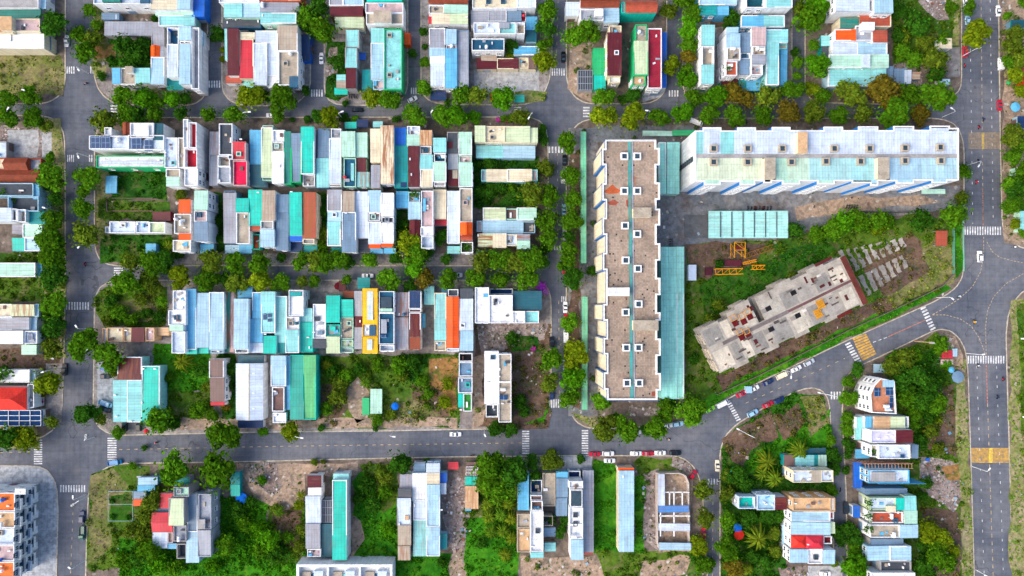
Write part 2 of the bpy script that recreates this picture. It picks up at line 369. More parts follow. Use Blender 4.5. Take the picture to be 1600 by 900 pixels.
BLOCKS = {
'NW': [(-120,-120),(104,-120),(103,60),(103,130),(98,145),(88,155),(70,163),(-120,161)],
'W': [(-120,178),(70,180),(88,187),(98,200),(102,215),(103,300),(103,450),(101,560),(98,640),(91,665),(76,679),(58,687),(0,699),(-120,705)],
'SW': [(-120,727),(50,727),(70,730),(82,742),(90,760),(92,800),(89,905),(84,1020),(-120,1020)],
'N1': [(146,-120),(146,110),(149,130),(156,145),(170,158),(185,164),(300,165),(312,159),(321,150),(325,138),(326,-120)],
'N2': [(346,-120),(346,138),(352,152),(365,162),(380,166),(455,166),(470,158),(480,146),(486,135),(486,-120)],
'N3': [(506,-120),(506,140),(509,152),(517,160),(530,165),(610,166),(625,160),(634,148),(638,135),(638,-120)],
'N4': [(657,-120),(657,140),(662,151),(672,159),(690,164),(815,165),(835,160),(848,150),(856,135),(861,116),(864,60),(866,-120)],
'N5': [(886,-120),(884,60),(884,115),(886,132),(893,147),(905,158),(920,163),(1005,163),(1022,160),(1035,150),(1042,137),(1043,-120)],
'N6': [(1065,-120),(1066,138),(1072,152),(1085,161),(1220,162),(1231,155),(1238,142),(1238,-120)],
'N7': [(1257,-120),(1257,140),(1262,152),(1275,161),(1430,165),(1460,162),(1480,156),(1492,149),(1501,140),(1503,125),(1503,-120)],
'M1': [(185,183),(165,188),(153,198),(148,213),(147,240),(147,380),(151,400),(160,410),(175,416),(832,416),(847,410),(855,399),(858,385),(857,235),(856,207),(850,193),(838,185),(820,182)],
'M2': [(178,437),(162,443),(152,453),(147,470),(146,560),(145,640),(148,660),(160,674),(180,681),(400,676),(600,674),(700,672),(815,671),(835,667),(850,655),(859,640),(862,620),(862,480),(861,460),(855,447),(844,440),(828,437)],
'E1': [(950,184),(915,186),(897,197),(887,215),(884,240),(884,605),(887,632),(893,652),(907,666),(928,671),(1040,666),(1070,660),(1090,652),(1108,640),(1180,601),(1323,533),(1460,472),(1486,457),(1500,443),(1506,426),(1507,235),(1504,214),(1496,197),(1482,188),(1460,184)],
'S1': [(190,723),(172,727),(156,736),(144,749),(138,768),(136,800),(133,905),(129,1020),(1107,1020),(1106,905),(1098,765),(1094,748),(1088,734),(1078,722),(1064,713),(1045,711),(900,711),(700,713),(600,715),(400,720),(280,722)],
'S2': [(1124,1020),(1124,750),(1124,705),(1131,682),(1150,662),(1200,632),(1240,612),(1262,605),(1278,606),(1290,614),(1296,628),(1298,650),(1303,765),(1303,905),(1305,1020)],
'S3': [(1325,1020),(1323,905),(1321,765),(1317,690),(1315,650),(1316,610),(1320,592),(1330,578),(1346,569),(1373,557),(1460,515),(1478,513),(1493,521),(1504,535),(1510,552),(1513,580),(1517,700),(1523,905),(1527,1020)],
'E2': [(1557,-120),(1560,60),(1562,225),(1565,345),(1568,363),(1578,378),(1600,390),(1722,398),(1722,-120)],
'E3': [(1722,440),(1640,442),(1600,452),(1585,468),(1575,488),(1571,520),(1572,570),(1576,700),(1582,905),(1586,1020),(1722,1020)],
}
BZ = .14
def round_poly(q, r=1.6):
    out = []; n = len(q)
    for i in range(n):
        a, b, c = Vector(q[i - 1]), Vector(q[i]), Vector(q[(i + 1) % n])
        la, lc = (a - b).length, (c - b).length
        out.append(b + (a - b) * min(.33, r / la)); out.append(b + (c - b) * min(.33, r / lc))
    return out
BW = {}
for k, q in BLOCKS.items():
    q = round_poly([W(*p).to_2d() for p in q]); q = ccw([(p.x, p.y) for p in q]); BW[k] = q
    inn = inset(q, .42)
    m = MB()
    for i in range(len(q)):
        j = (i + 1) % len(q)
        m.face([(*q[i], 0), (*q[j], 0), (*q[j], BZ), (*q[i], BZ)])
        m.face([(*q[i], BZ), (*q[j], BZ), (*inn[j], BZ), (*inn[i], BZ)])
    struct(m.build('kerb', 'kerb_stone'))
    sheet('pavement', inn, BZ, {'SW': 'pale_paving', 'N2': 'pavement_concrete', 'N3': 'pavement_concrete', 'N4': 'pavement_concrete', 'N6': 'pavement_concrete', 'M2': 'pavement_concrete'}.get(k, 'bare_ground'))

# lots: kind, level, outline (x0 y0 x1 y1 or points), weed tufts per m2, bushes per 100 m2
def rect(x0, y0, x1, y1): return [(x0, y0), (x1, y0), (x1, y1), (x0, y1)]
LOTS = [
('dry_grass',1,rect(-100,84,98,150),.9,.5), ('verge',1,rect(62,186,99,250),.4,.2), ('cement_yard',2,[(12,203),(60,203),(62,222),(58,246),(12,246)],0,0), ('cement_yard',2,rect(66,207,81,246),0,0), ('rubble_ground',1,rect(-100,198,84,247),.1,.3),
('weedy_ground',1,rect(-100,392,84,411),1,3), ('weedy_ground',1,rect(-100,434,84,472),1.2,3), ('brown_scrub',1,rect(-100,545,92,578),.7,1), ('pavement_concrete',1,rect(72,568,97,660),0,0),
('verge',1,rect(72,256,101,560),.6,2), ('verge',1,rect(-100,664,60,700),.5,3),
('dark_grass',1,rect(172,60,238,106),1,6), ('verge',1,rect(148,-60,170,128),.5,2), ('orange_earth',2,rect(150,66,180,90),.1,0), ('pavement_concrete',1,[(150,122),(172,112),(186,145),(176,156),(158,142)],0,0),
('dark_grass',1,[(510,68),(545,66),(545,150),(522,158),(510,148)],1.1,4), ('rubble_ground',2,rect(512,76,530,118),.15,0),
('cement_yard',1,rect(741,108,842,146),0,0), ('verge',1,rect(800,144,852,161),.4,2),
('sandy_dirt',1,[(888,62),(926,62),(926,160),(906,152),(890,138)],.15,1), ('pale_paving',1,[(1002,142),(1030,130),(1040,138),(1030,152),(1004,160)],0,0), ('brown_scrub',1,rect(1106,24,1135,42),.2,2),
('weedy_ground',1,rect(1394,-100,1500,104),1,6), ('rubble_ground',2,[(1433,2),(1452,-10),(1478,-8),(1480,34),(1462,30),(1448,16)],.05,0), ('rubble_ground',2,rect(1395,98,1438,140),.1,.5), ('dark_yard',2,rect(1478,74,1500,120),.1,0), ('verge',2,rect(1488,-100,1500,70),.4,.5),
('sandy_dirt',1,rect(1566,-100,1720,380),.15,1),
('dark_grass',1,rect(172,266,262,312),1.5,3), ('weedy_ground',1,rect(152,312,268,344),1.1,3), ('dark_grass',1,rect(160,366,266,412),1,4), ('verge',1,rect(150,268,171,372),.5,1),
('dark_grass',1,rect(742,246,842,326),1,7), ('dark_grass',1,rect(494,300,512,398),1,8), ('dark_grass',1,rect(336,300,351,396),1,8), ('dark_grass',1,rect(618,326,640,398),1,8),
('pavement_concrete',1,rect(270,396,740,414),0,0),
('weedy_ground',1,[(151,462),(166,448),(262,446),(262,512),(166,512),(152,490)],1.2,4), ('dry_grass',2,[(180,470),(238,458),(250,480),(236,506),(190,500)],.9,1), ('bright_grass',1,rect(238,534,330,612),1.6,2), ('weedy_ground',1,rect(236,610,332,668),.9,3), ('dark_yard',1,rect(186,534,240,566),0,0),
('dark_grass',1,rect(346,556,370,668),1,6), ('weedy_ground',1,rect(494,554,716,668),1.2,5), ('sandy_dirt',2,[(542,606),(562,592),(576,612),(574,650),(560,662),(548,640)],.1,0), ('orange_earth',2,[(672,564),(715,556),(716,636),(696,650),(676,616)],.5,.6), ('weedy_ground',2,[(608,580),(660,600),(688,640),(640,662),(600,628)],1.2,3), ('brown_scrub',2,[(640,604),(692,606),(702,650),(650,658)],.9,2), ('brown_scrub',2,[(500,596),(540,600),(546,640),(520,662),(498,655)],.9,3), ('dry_grass',2,[(600,636),(650,628),(690,652),(640,664),(604,660)],.9,1), ('brown_scrub',2,[(1210,650),(1250,632),(1262,660),(1225,690)],.9,3), ('dry_grass',2,[(1250,622),(1284,618),(1294,660),(1268,680)],1,3), ('brown_scrub',2,[(424,792),(470,800),(472,860),(440,852)],.9,3), ('dark_grass',2,[(612,556),(668,552),(664,596),(622,592)],1,6),
('brown_scrub',1,rect(740,506,860,668),.7,3), ('rubble_ground',2,[(748,506),(790,500),(856,505),(852,530),(800,545),(752,560)],.4,1), ('sandy_dirt',2,[(740,560),(756,552),(756,660),(738,668)],.2,.5), ('bright_grass',2,[(818,664),(846,650),(858,625),(860,640),(848,660)],1.2,2), ('dark_grass',2,[(795,520),(838,528),(842,552),(800,548)],1,4),
('sandy_dirt',2,[(284,652),(500,654),(716,652),(716,668),(500,670),(284,672)],.15,.5), ('pale_paving',2,rect(152,556,178,640),0,0),
('dark_yard',1,rect(888,200,934,650),.05,.5), ('brown_scrub',2,[(890,240),(906,240),(908,640),(892,630)],.2,1), ('dark_yard',1,rect(930,196,1090,222),.1,.5),
('dark_yard',1,[(1028,296),(1500,290),(1496,322),(1440,334),(1300,345),(1242,372),(1066,388),(1028,388)],.02,0), ('sandy_dirt',2,[(1240,322),(1330,308),(1440,306),(1470,318),(1330,330),(1246,345)],.02,0),
('weedy_ground',1,[(1070,384),(1235,374),(1300,348),(1440,336),(1490,350),(1496,430),(1450,470),(1112,624),(1070,640)],1.2,3), ('brown_scrub',2,[(1072,384),(1120,378),(1200,380),(1180,412),(1110,440),(1076,430)],.4,1), ('dark_grass',2,[(1120,430),(1210,400),(1300,370),(1320,388),(1180,462),(1100,500),(1092,450)],1.5,2.5), ('dry_grass',2,[(1400,420),(1470,360),(1496,400),(1490,440),(1400,480),(1380,470)],1,3), ('brown_scrub',2,[(1118,590),(1380,462),(1400,480),(1130,612)],.8,3),
('brown_scrub',3,[(1342,404),(1424,362),(1436,376),(1452,420),(1384,462),(1368,452)],.9,1.5), ('bright_grass',3,[(1098,642),(1180,596),(1322,529),(1458,468),(1488,452),(1478,446),(1330,508),(1170,585),(1090,630)],1.2,.6), ('bright_grass',2,[(1488,352),(1503,352),(1503,428),(1490,436)],.8,.5), ('rubble_ground',2,[(980,636),(1032,636),(1030,648),(982,650)],.05,0), ('verge',2,[(892,642),(930,654),(930,668),(910,663),(896,652)],.6,1),
('weedy_ground',1,[(142,742),(180,727),(236,726),(236,880),(136,892)],1,2), ('dry_grass',2,[(142,745),(180,730),(200,760),(172,800),(176,850),(140,880)],.6,.5), ('dark_grass',2,rect(170,772,208,815),.9,2), ('bright_grass',1,rect(184,842,482,1000),1.6,5), ('bright_grass',1,rect(340,778,420,880),1.5,7), ('weedy_ground',1,[(420,778),(482,782),(478,880),(420,880)],1,5), ('sandy_dirt',1,rect(372,722,560,744),.05,0), ('sandy_dirt',2,[(382,744),(476,742),(474,790),(440,800),(400,775)],.1,.4), ('rubble_ground',3,[(388,724),(428,722),(440,760),(424,772),(394,748)],.5,1),
('bright_grass',1,[(552,752),(566,738),(622,734),(622,900),(548,900)],1.9,2.5), ('weedy_ground',2,[(564,724),(624,722),(624,790),(596,800),(580,750)],1,5), ('sandy_dirt',2,[(546,800),(562,812),(568,842),(548,870)],.1,.3), ('bright_grass',1,rect(612,866,705,1000),1.2,2), ('rubble_ground',1,[(694,742),(728,735),(735,800),(728,830),(700,830),(690,790)],.05,0), ('rubble_ground',2,[(690,826),(735,826),(730,850),(712,870),(700,850)],.3,.5), ('sandy_dirt',2,[(702,868),(725,852),(735,890),(706,1000)],.3,.4), ('weedy_ground',1,rect(728,720,812,880),1.3,8), ('bright_grass',2,rect(726,812,808,1000),1.4,4), ('sandy_dirt',2,rect(816,868,1000,1000),.3,1.2), ('pale_paving',2,[(876,712),(926,712),(924,734),(878,734)],0,0),
('pavement_concrete',2,rect(812,715,878,738),0,0), ('bright_grass',1,[(926,716),(950,724),(967,730),(967,866),(928,866)],1.9,1), ('weedy_ground',1,[(988,722),(1004,714),(1060,716),(1080,740),(1000,742)],.8,2), ('rubble_ground',2,[(1004,740),(1030,732),(1026,860),(1006,840)],.5,.6), ('bright_grass',2,[(990,745),(1006,745),(1006,862),(990,862)],1.4,2), ('weedy_ground',2,[(930,862),(1100,858),(1100,1000),(990,1000)],1,3), ('sandy_dirt',3,[(1000,878),(1080,866),(1070,900),(1000,902)],.3,1), ('sandy_dirt',2,rect(1026,735,1082,862),.02,0), ('rubble_ground',3,[(1048,714),(1075,722),(1084,740),(1070,738),(1050,730)],.1,0),
('dark_grass',1,[(1128,1000),(1128,700),(1150,668),(1240,616),(1290,620),(1300,780),(1222,790),(1230,900),(1240,1000)],1.5,9), ('brown_scrub',2,[(1130,690),(1150,668),(1205,640),(1215,690),(1172,700),(1162,728),(1146,722)],.7,2), ('bright_grass',2,[(1180,705),(1295,640),(1298,705),(1220,712),(1175,740),(1150,760)],1.6,6), ('cement_yard',2,rect(1262,884,1316,1000),0,0), ('rubble_ground',2,rect(1218,884,1262,1000),.3,.5),
('weedy_ground',1,[(1384,562),(1462,522),(1500,545),(1504,1000),(1424,1000)],1.2,6), ('dark_grass',2,[(1390,572),(1460,545),(1480,640),(1440,680),(1420,660)],1.5,10), ('brown_scrub',2,[(1462,610),(1490,600),(1498,712),(1452,700)],.7,2), ('rubble_ground',2,[(1434,712),(1500,720),(1504,780),(1490,802),(1436,760)],.2,.6), ('orange_earth',3,[(1470,728),(1498,724),(1502,748),(1478,752)],.05,0), ('verge',2,[(1490,560),(1509,560),(1522,1000),(1506,1000)],.7,1), ('brown_scrub',2,[(1438,790),(1500,800),(1502,1000),(1480,1000)],.8,3), ('sandy_dirt',2,[(1478,524),(1494,528),(1506,552),(1508,590),(1484,580)],.1,.3), ('bright_grass',2,[(1382,556),(1420,540),(1440,556),(1388,580)],1,3),
('verge',1,rect(1578,470,1720,1000),.6,.6), ('weedy_ground',2,[(1588,474),(1720,456),(1720,700),(1596,690)],.9,3),
]
LOTP = []
def jitter(q, amp=.9, step=5.0):
    out = []
    for i in range(len(q)):
        a, b = Vector(q[i]), Vector(q[(i + 1) % len(q)]); n = max(1, int((b - a).length / step))
        for k in range(n):
            p = a.lerp(b, k / n); out.append((p.x + random.uniform(-amp, amp), p.y + random.uniform(-amp, amp)))
    return out
for i, (kind, lev, q, dt, db) in enumerate(LOTS):
    hard = kind in ('cement_yard', 'pavement_concrete', 'pale_paving', 'dark_yard')
    q = ccw([(p.x, p.y) for p in (W(*k) for k in q)])
    if not hard: q = jitter(q)
    LOTP.append((kind, q, dt, db, lev))
    nm = {'cement_yard': 'yard', 'dark_yard': 'yard', 'pavement_concrete': 'pavement', 'pale_paving': 'pavement'}.get(kind, 'terrain')
    sheet(nm, q, BZ + .004 * lev + .0002 * (i % 15), kind)

# ------------------------------------------------------------------ painted road marks
WHITE = (.76, .78, .80, 1); YEL = (.50, .38, .22, 1); ORA = (.55, .20, .12, 1); HAT = (.66, .38, .05, 1); FAD = (.36, .27, .17, 1)
def marks(name, quads, col, z=.005):
    m = MB()
    for q in quads: m.face([(p.x, p.y, z) for p in (W(*k) for k in q)][::-1])
    o = m.build(name, 'worn_road_paint', color=col); return struct(o)
def zebra(x0, y0, x1, y1, n, horiz):
    qs = []
    for i in range(n):
        if horiz:
            s = (y1 - y0) / n; a = y0 + s * i; qs.append(rect(x0, a, x1, a + s * .55))
        else:
            s = (x1 - x0) / n; a = x0 + s * i; qs.append(rect(a, y0, a + s * .52, y1))
    marks('zebra_crossing', qs, WHITE)
for a in [(53,687,66,727,11),(168,684,182,724,11),(816,673,827,711,10),(909,672,919,711,10),(173,164,184,178,3),(804,167,814,178,3),(911,167,921,185,4),(178,418,192,433,4)]: zebra(*a, True)
for a in [(94,758,135,769,10),(104,104,118,115,4),(141,104,148,115,2),(105,242,117,253,4),(139,242,146,253,2),(103,472,141,484,9),(326,126,346,137,5),(486,140,506,151,5),(642,137,656,147,4),(862,107,884,118,6),(857,229,882,239,5),(1045,141,1062,151,4),(1507,354,1566,367,15),(1512,556,1571,568,15),(861,624,886,637,7),(1298,612,1316,624,4),(1106,748,1124,757,4),(857,384,878,391,5),(877,463,886,472,3)]: zebra(*a, False)
def zebra_diag(a, b, n, L):
    a, b = Vector(a), Vector(b); d = Vector((math.cos(R(25)), -math.sin(R(25)))) * L; s = (b - a) / n; qs = []
    for i in range(n):
        p = a + s * i; q = p + s * .55; qs.append([p, p + d, q + d, q][:4])
    marks('zebra_crossing', [[tuple(k) for k in q] for q in qs], WHITE)
zebra_diag((1320,538), (1339,570), 8, 9); zebra_diag((1438,482), (1455,519), 8, 9); zebra_diag((1134,628), (1152,660), 9, 7)
def hatch(q, n, col):
    q = [Vector(k) for k in q]; qs = []
    for i in range(n):
        t0, t1 = i / n, (i + .74) / n
        qs.append([tuple(q[0].lerp(q[3], t0)), tuple(q[1].lerp(q[2], t0)), tuple(q[1].lerp(q[2], t1)), tuple(q[0].lerp(q[3], t1))])
    marks('rumble_strip_marking', qs, col)
hatch([(1513,207),(1562,207),(1562,233),(1513,233)], 12, FAD); hatch([(1517,700),(1577,700),(1577,723.5),(1517,723.5)], 12, HAT)
hatch([(1332,529),(1353,521),(1370,554),(1348,565)], 9, HAT)
marks('rumble_strip_marking', [rect(1545,700,1551,723)], (.9,.6,.05,1), .009); marks('rumble_strip_marking', [rect(1534,207,1538,233)], (.6,.42,.1,1), .009)
def dashes(pts, on, off, wd, col):
    pts = [Vector(p) for p in pts]; qs = []; acc = 0.0
    L = [0.0]
    for a, b in zip(pts, pts[1:]): L.append(L[-1] + (b - a).length)
    def at(s):
        for i in range(len(pts) - 1):
            if s <= L[i + 1]: return pts[i].lerp(pts[i + 1], (s - L[i]) / (L[i + 1] - L[i]))
        return pts[-1]
    s = 0.0
    while s < L[-1] - 1:
        a, b = at(s), at(min(s + on, L[-1])); d = (b - a)
        if d.length > .3:
            n = Vector((-d.y, d.x)).normalized() * wd / 2; qs.append([tuple(a + n), tuple(a - n), tuple(b - n), tuple(b + n)][::-1])
        s += on + off
    m = MB()
    for q in qs: m.face(ccw([(p.x, p.y) for p in (W(*k) for k in q)]) and [(*p, .006) for p in ccw([(p.x, p.y) for p in (W(*k) for k in q)])])
    struct(m.build('lane_marking', 'worn_road_paint', color=col))
dashes([(0,707),(50,706)],5,9,1.1,YEL); dashes([(186,702.5),(400,698),(600,695),(815,692)],5,7,1.1,YEL); dashes([(114,800),(110,905)],5,8,1.1,YEL)
dashes([(872,0),(869,105)],5,8,.9,YEL); dashes([(871,240),(871,380)],4,9,.9,YEL); dashes([(873,470),(874,622)],5,9,1.0,YEL); dashes([(1114,770),(1113,905)],5,9,.9,YEL)
dashes([(1533,0),(1536,350)],5,6,1.1,YEL); dashes([(1516,60),(1520,350)],4,12,.8,WHITE); dashes([(1547,0),(1552,350)],4,10,.8,WHITE); dashes([(1535.5,294),(1536,352)],4,1.5,1.3,ORA)
dashes([(1526,572),(1538,905)],4,12,.85,WHITE); dashes([(1557,572),(1568,905)],4,11,.85,WHITE); dashes([(1541,570),(1543,630)],4,1.5,1.6,ORA); dashes([(1543,630),(1552,905)],6,6,1.3,YEL)
dashes([(1537,370),(1537,400),(1532,425),(1520,447),(1500,466),(1475,482),(1456,492)],3.5,2,1.0,YEL); dashes([(1457,492),(1478,492),(1500,498),(1518,510),(1530,528),(1540,554)],3.5,2,1.0,YEL)
dashes([(1541,554),(1540,510),(1543,485),(1553,463),(1572,443),(1600,427),(1640,417)],3.5,2,1.0,YEL); dashes([(1542,378),(1550,393),(1562,402),(1580,407),(1600,411),(1640,413)],3.5,2,1.0,YEL)
dashes([(1388,526),(1446,500)],4,.4,1.3,ORA); dashes([(1364,535),(1386,527)],5,4,1.1,WHITE); dashes([(1165,630),(1210,610),(1320,560)],5,9,1.1,YEL)

# ------------------------------------------------------------------ ground cover nobody could count: weeds, bushes, litter
def scatter_in(poly, n):
    q = np.array(poly); lo, hi = q.min(0), q.max(0); out = []
    pts = rng.uniform(lo, hi, (n, 2))
    x, y = pts[:, 0], pts[:, 1]; c = np.zeros(n, bool); j = len(q) - 1
    for i in range(len(q)):
        xi, yi = q[i]; xj, yj = q[j]
        cond = ((yi > y) != (yj > y)) & (x < (xj - xi) * (y - yi) / (yj - yi + 1e-12) + xi); c ^= cond; j = i
    return pts[c]
def quads_mesh(name, C, N, sz):
    """one small square leaf per centre C with normal N"""
    n = len(C); up = rng.normal(size=(n, 3)); t = np.cross(N, up); t /= np.linalg.norm(t, axis=1)[:, None] + 1e-9; b = np.cross(N, t)
    s = sz[:, None] * .5; e = rng.uniform(.65, 1.2, (n, 1))
    V = np.stack([C - t * s - b * s * e, C + t * s - b * s * e * .6, C + t * s * .7 + b * s * e, C - t * s * .8 + b * s * e * .8], 1).reshape(-1, 3)
    me = bpy.data.meshes.new(name); me.vertices.add(4 * n); me.vertices.foreach_set('co', V.astype(np.float32).ravel())
    me.loops.add(4 * n); me.loops.foreach_set('vertex_index', np.arange(4 * n, dtype=np.int32))
    me.polygons.add(n); me.polygons.foreach_set('loop_start', np.arange(0, 4 * n, 4, dtype=np.int32)); me.polygons.foreach_set('loop_total', np.full(n, 4, np.int32))
    me.update(); me.validate(); return me
def unit(n):
    v = rng.normal(size=(n, 3)); return v / np.linalg.norm(v, axis=1)[:, None]
def not_covered(p, lev, me):
    k = np.ones(len(p), bool)
    for kind2, q2, a2, b2, lev2 in LOTP:
        if lev2 <= lev or q2 is me: continue
        g = np.array(q2); lo, hi = g.min(0), g.max(0); c = (p[:, 0] > lo[0]) & (p[:, 0] < hi[0]) & (p[:, 1] > lo[1]) & (p[:, 1] < hi[1])
        for i in np.nonzero(c & k)[0]:
            if inside(p[i], q2): k[i] = False
    return p[k]
COVER = {'bright_grass': (0.052,0.231,0.009), 'dark_grass': (0.031,0.140,0.009), 'dry_grass': (0.162,0.225,0.036), 'weedy_ground': (0.076,0.176,0.012), 'brown_scrub': (0.101,0.105,0.028), 'orange_earth': (0.122,0.198,0.015), 'verge': (0.122,0.225,0.020), 'sandy_dirt': (0.101,0.182,0.024), 'rubble_ground': (0.071,0.155,0.024), 'dark_yard': (0.061,0.140,0.015)}
BLKX = [q for q in BW.values()]
cover = {}
for kind, q, dt, db, lev in LOTP:
    if kind not in COVER: continue
    A = abs(sum(q[i][0] * q[(i + 1) % len(q)][1] - q[(i + 1) % len(q)][0] * q[i][1] for i in range(len(q)))) / 2
    bb = np.array(q); BA = np.prod(bb.max(0) - bb.min(0))
    p = scatter_in(q, int(BA * dt * 1.6))
    cl = np.sin(p[:, 0] * .37 + 1.3 * np.sin(p[:, 1] * .23)) + np.sin(p[:, 1] * .41 + 1.7 * np.sin(p[:, 0] * .19)) + rng.normal(0, .6, len(p))
    p = not_covered(p[cl > -.3], lev, q)
    C = np.column_stack([p, np.full(len(p), BZ) + rng.uniform(.05, .5, len(p))]); N = unit(len(C)); N[:, 2] = np.abs(N[:, 2]) + .35; N /= np.linalg.norm(N, axis=1)[:, None]
    sz = rng.uniform(.3, .8, len(C))
    lst = cover.setdefault(kind, [[], [], []]); lst[0].append(C); lst[1].append(N); lst[2].append(sz)
    pb = not_covered(scatter_in(q, max(0, int(BA * db * .022))), lev, q)
    for x, y in pb:
        r = rng.uniform(.5, 1.5); k = int(40 * r + 12); d = unit(k); d[:, 2] = np.abs(d[:, 2])
        C = np.array([x, y, BZ + .1]) + d * r * rng.uniform(.55, 1.05, (k, 1)) * np.array([1, 1, .95]); N = d + rng.normal(0, .45, (k, 3)); N /= np.linalg.norm(N, axis=1)[:, None]
        lst[0].append(C); lst[1].append(N); lst[2].append(rng.uniform(.3, .62, k))
for kind, (C, N, sz) in cover.items():
    me = quads_mesh('weeds', np.concatenate(C), np.concatenate(N), np.concatenate(sz)); me.materials.append(MATS['weed_leaves'])
    o = put('weeds', me, color=COVER[kind]); struct(o, 'stuff')
    o['label'] = {'bright_grass': 'lush bright green grass on the empty plots', 'dark_grass': 'dark green weeds between the houses', 'dry_grass': 'dry yellowish grass on the bare plots', 'weedy_ground': 'mixed green weeds over the vacant plots', 'brown_scrub': 'brown dead scrub on the vacant plots', 'orange_earth': 'sparse weeds on orange earth', 'verge': 'thin grass along the road verges', 'sandy_dirt': 'scattered weeds on sandy dirt', 'rubble_ground': 'weeds growing through the rubble', 'dark_yard': 'sparse weeds in the courtyards'}[kind]
m = MB()
for kind, q, dt, db, lev in LOTP:
    k = {'rubble_ground': .34, 'sandy_dirt': .03, 'brown_scrub': .022, 'weedy_ground': .012, 'dry_grass': .012, 'orange_earth': .03, 'dark_yard': .012, 'verge': .03}.get(kind, 0)
    if not k: continue
    bb = np.array(q); BA = np.prod(bb.max(0) - bb.min(0))
    for x, y in not_covered(scatter_in(q, int(BA * k)), lev, q):
        s = random.choice((.15, .18, .22, .3, .3, .6)) * random.uniform(.6, 1.1); a = random.uniform(0, 3); b = s * random.uniform(.4, 1)
        c, d = math.cos(a), math.sin(a)
        m.prism([(x + c * s - d * b, y + d * s + c * b), (x - c * s - d * b, y - d * s + c * b), (x - c * s + d * b, y - d * s - c * b), (x + c * s + d * b, y + d * s - c * b)], BZ, BZ + random.uniform(.15, .5))
o = m.build('rubble', 'litter'); struct(o, 'stuff'); o['label'] = 'broken bricks and litter strewn over the vacant plots'
# ------------------------------------------------------------------ small shared fittings
def window_mesh(w=1.3, h=1.4):
    m = MB(); f = .1
    for a in ((-w/2, -h/2, w/2, -h/2 + f), (-w/2, h/2 - f, w/2, h/2), (-w/2, -h/2 + f, -w/2 + f, h/2 - f), (w/2 - f, -h/2 + f, w/2, h/2 - f), (-.04, -h/2 + f, .04, h/2 - f)):
        m.box(a[0], -.09, a[1], a[2], 0, a[3], 0)
    m.box(-w/2 + f, -.03, -h/2 + f, -.04, 0, h/2 - f, 1); m.box(.04, -.03, -h/2 + f, w/2 - f, 0, h/2 - f, 1)
    m.box(-w/2 - .1, -.22, -h/2 - .1, w/2 + .1, 0, -h/2 - .003, 0)
    return m.mesh('window', ['painted_metal', 'window_glass'])
def door_mesh(w=3.0, h=2.6):
    m = MB(); m.box(-w/2, -.06, -h/2, w/2, 0, h/2, 0)
    for k in range(9): m.box(-w/2 + .08, -.1, -h/2 + .15 + k * .27, w/2 - .08, -.06, -h/2 + .33 + k * .27, 0)
    return m.mesh('shutter_door', ['painted_metal'])
def tank_mesh():
    m = MB(); m.tube([(-1., 0, 1.35), (-.93, 0, 1.35), (.93, 0, 1.35), (1., 0, 1.35)], [.45, .62, .62, .45], 12)
    for x in (-.7, .7):
        for y in (-.45, .45): m.bar((x, y * 1.2, 0), (x, y, 1.1), .08)
        m.bar((x, -.5, .75), (x, .5, .75), .1)
    m.tube([(0, 0, 1.9), (0, 0, 2.08)], .25, 8)
    return m.mesh('water_tank', ['painted_metal'])
def vtank_mesh():
    m = MB(); m.tube([(0, 0, .3), (0, 0, 1.9), (0, 0, 2.1), (0, 0, 2.2)], [.6, .6, .4, .2], 12)
    for x in (-.45, .45):
        for y in (-.45, .45): m.bar((x, y, 0), (x, y, .35), .1)
    return m.mesh('water_tank', ['painted_metal'])
def skylight_mesh(w=1.7):
    m = MB(); a = w / 2
    for x0, y0, x1, y1 in ((-a, -a, a, -a + .28), (-a, a - .28, a, a), (-a, -a + .28, -a + .28, a - .28), (a - .28, -a + .28, a, a - .28)): m.box(x0, y0, 0, x1, y1, .8, 0)
    m.box(-a + .28, -a + .28, .3, a - .28, a - .28, .55, 1)
    return m.mesh('skylight', ['painted_plaster', 'window_glass'])
def ac_mesh():
    m = MB(); m.box(-.45, -.2, .1, .45, .2, .75); m.tube([(.1, -.21, .42), (.1, -.26, .42)], .26, 10); m.box(-.4, -.2, 0, -.3, .2, .1); m.box(.3, -.2, 0, .4, .2, .1)
    return m.mesh('air_conditioner', ['painted_metal'])
def plant_mesh(seed):
    r = np.random.default_rng(seed); n = 60
    C = r.normal(size=(n, 3)) * np.array([.7, .7, .3]) + np.array([0, 0, .6]); N = r.normal(size=(n, 3)); N[:, 2] = abs(N[:, 2]) + .4; N /= np.linalg.norm(N, axis=1)[:, None]
    me = quads_mesh('potted_plants', C, N, r.uniform(.3, .55, n)); me.materials.append(MATS['weed_leaves']); return me
BOXM = MB(); BOXM.box(-.5, -.5, 0, .5, .5, .6); BOXM.box(-.6, -.6, .6, .6, .6, .68); BOXM = BOXM.mesh('roof_box', ['weathered_concrete'])
WIN, DOOR, TANK, VTANK, SKYL, ACM = window_mesh(), door_mesh(), tank_mesh(), vtank_mesh(), skylight_mesh(), ac_mesh()
PLANTS = [plant_mesh(k) for k in range(3)]
LEAFG = (.05, .16, .015, 1)

def bil(q, s, t):
    """point of the quad q (sw, se, ne, nw) at s across, t up"""
    a = q[0].lerp(q[1], s); b = q[3].lerp(q[2], s); return a.lerp(b, t)
def quadw(x0, y0, x1, y1, h): return [W(x0, y1, h), W(x1, y1, h), W(x1, y0, h), W(x0, y0, h)]
def grow(q, d):
    c = (q[0] + q[1] + q[2] + q[3]) / 4
    return [p + Vector((math.copysign(d, (p - c).x), math.copysign(d, (p - c).y), 0)) for p in q]
RUSTY = {'gy': .25, 'tn': .5, 'be': .3, 'cr': .1, 'pk': .3}

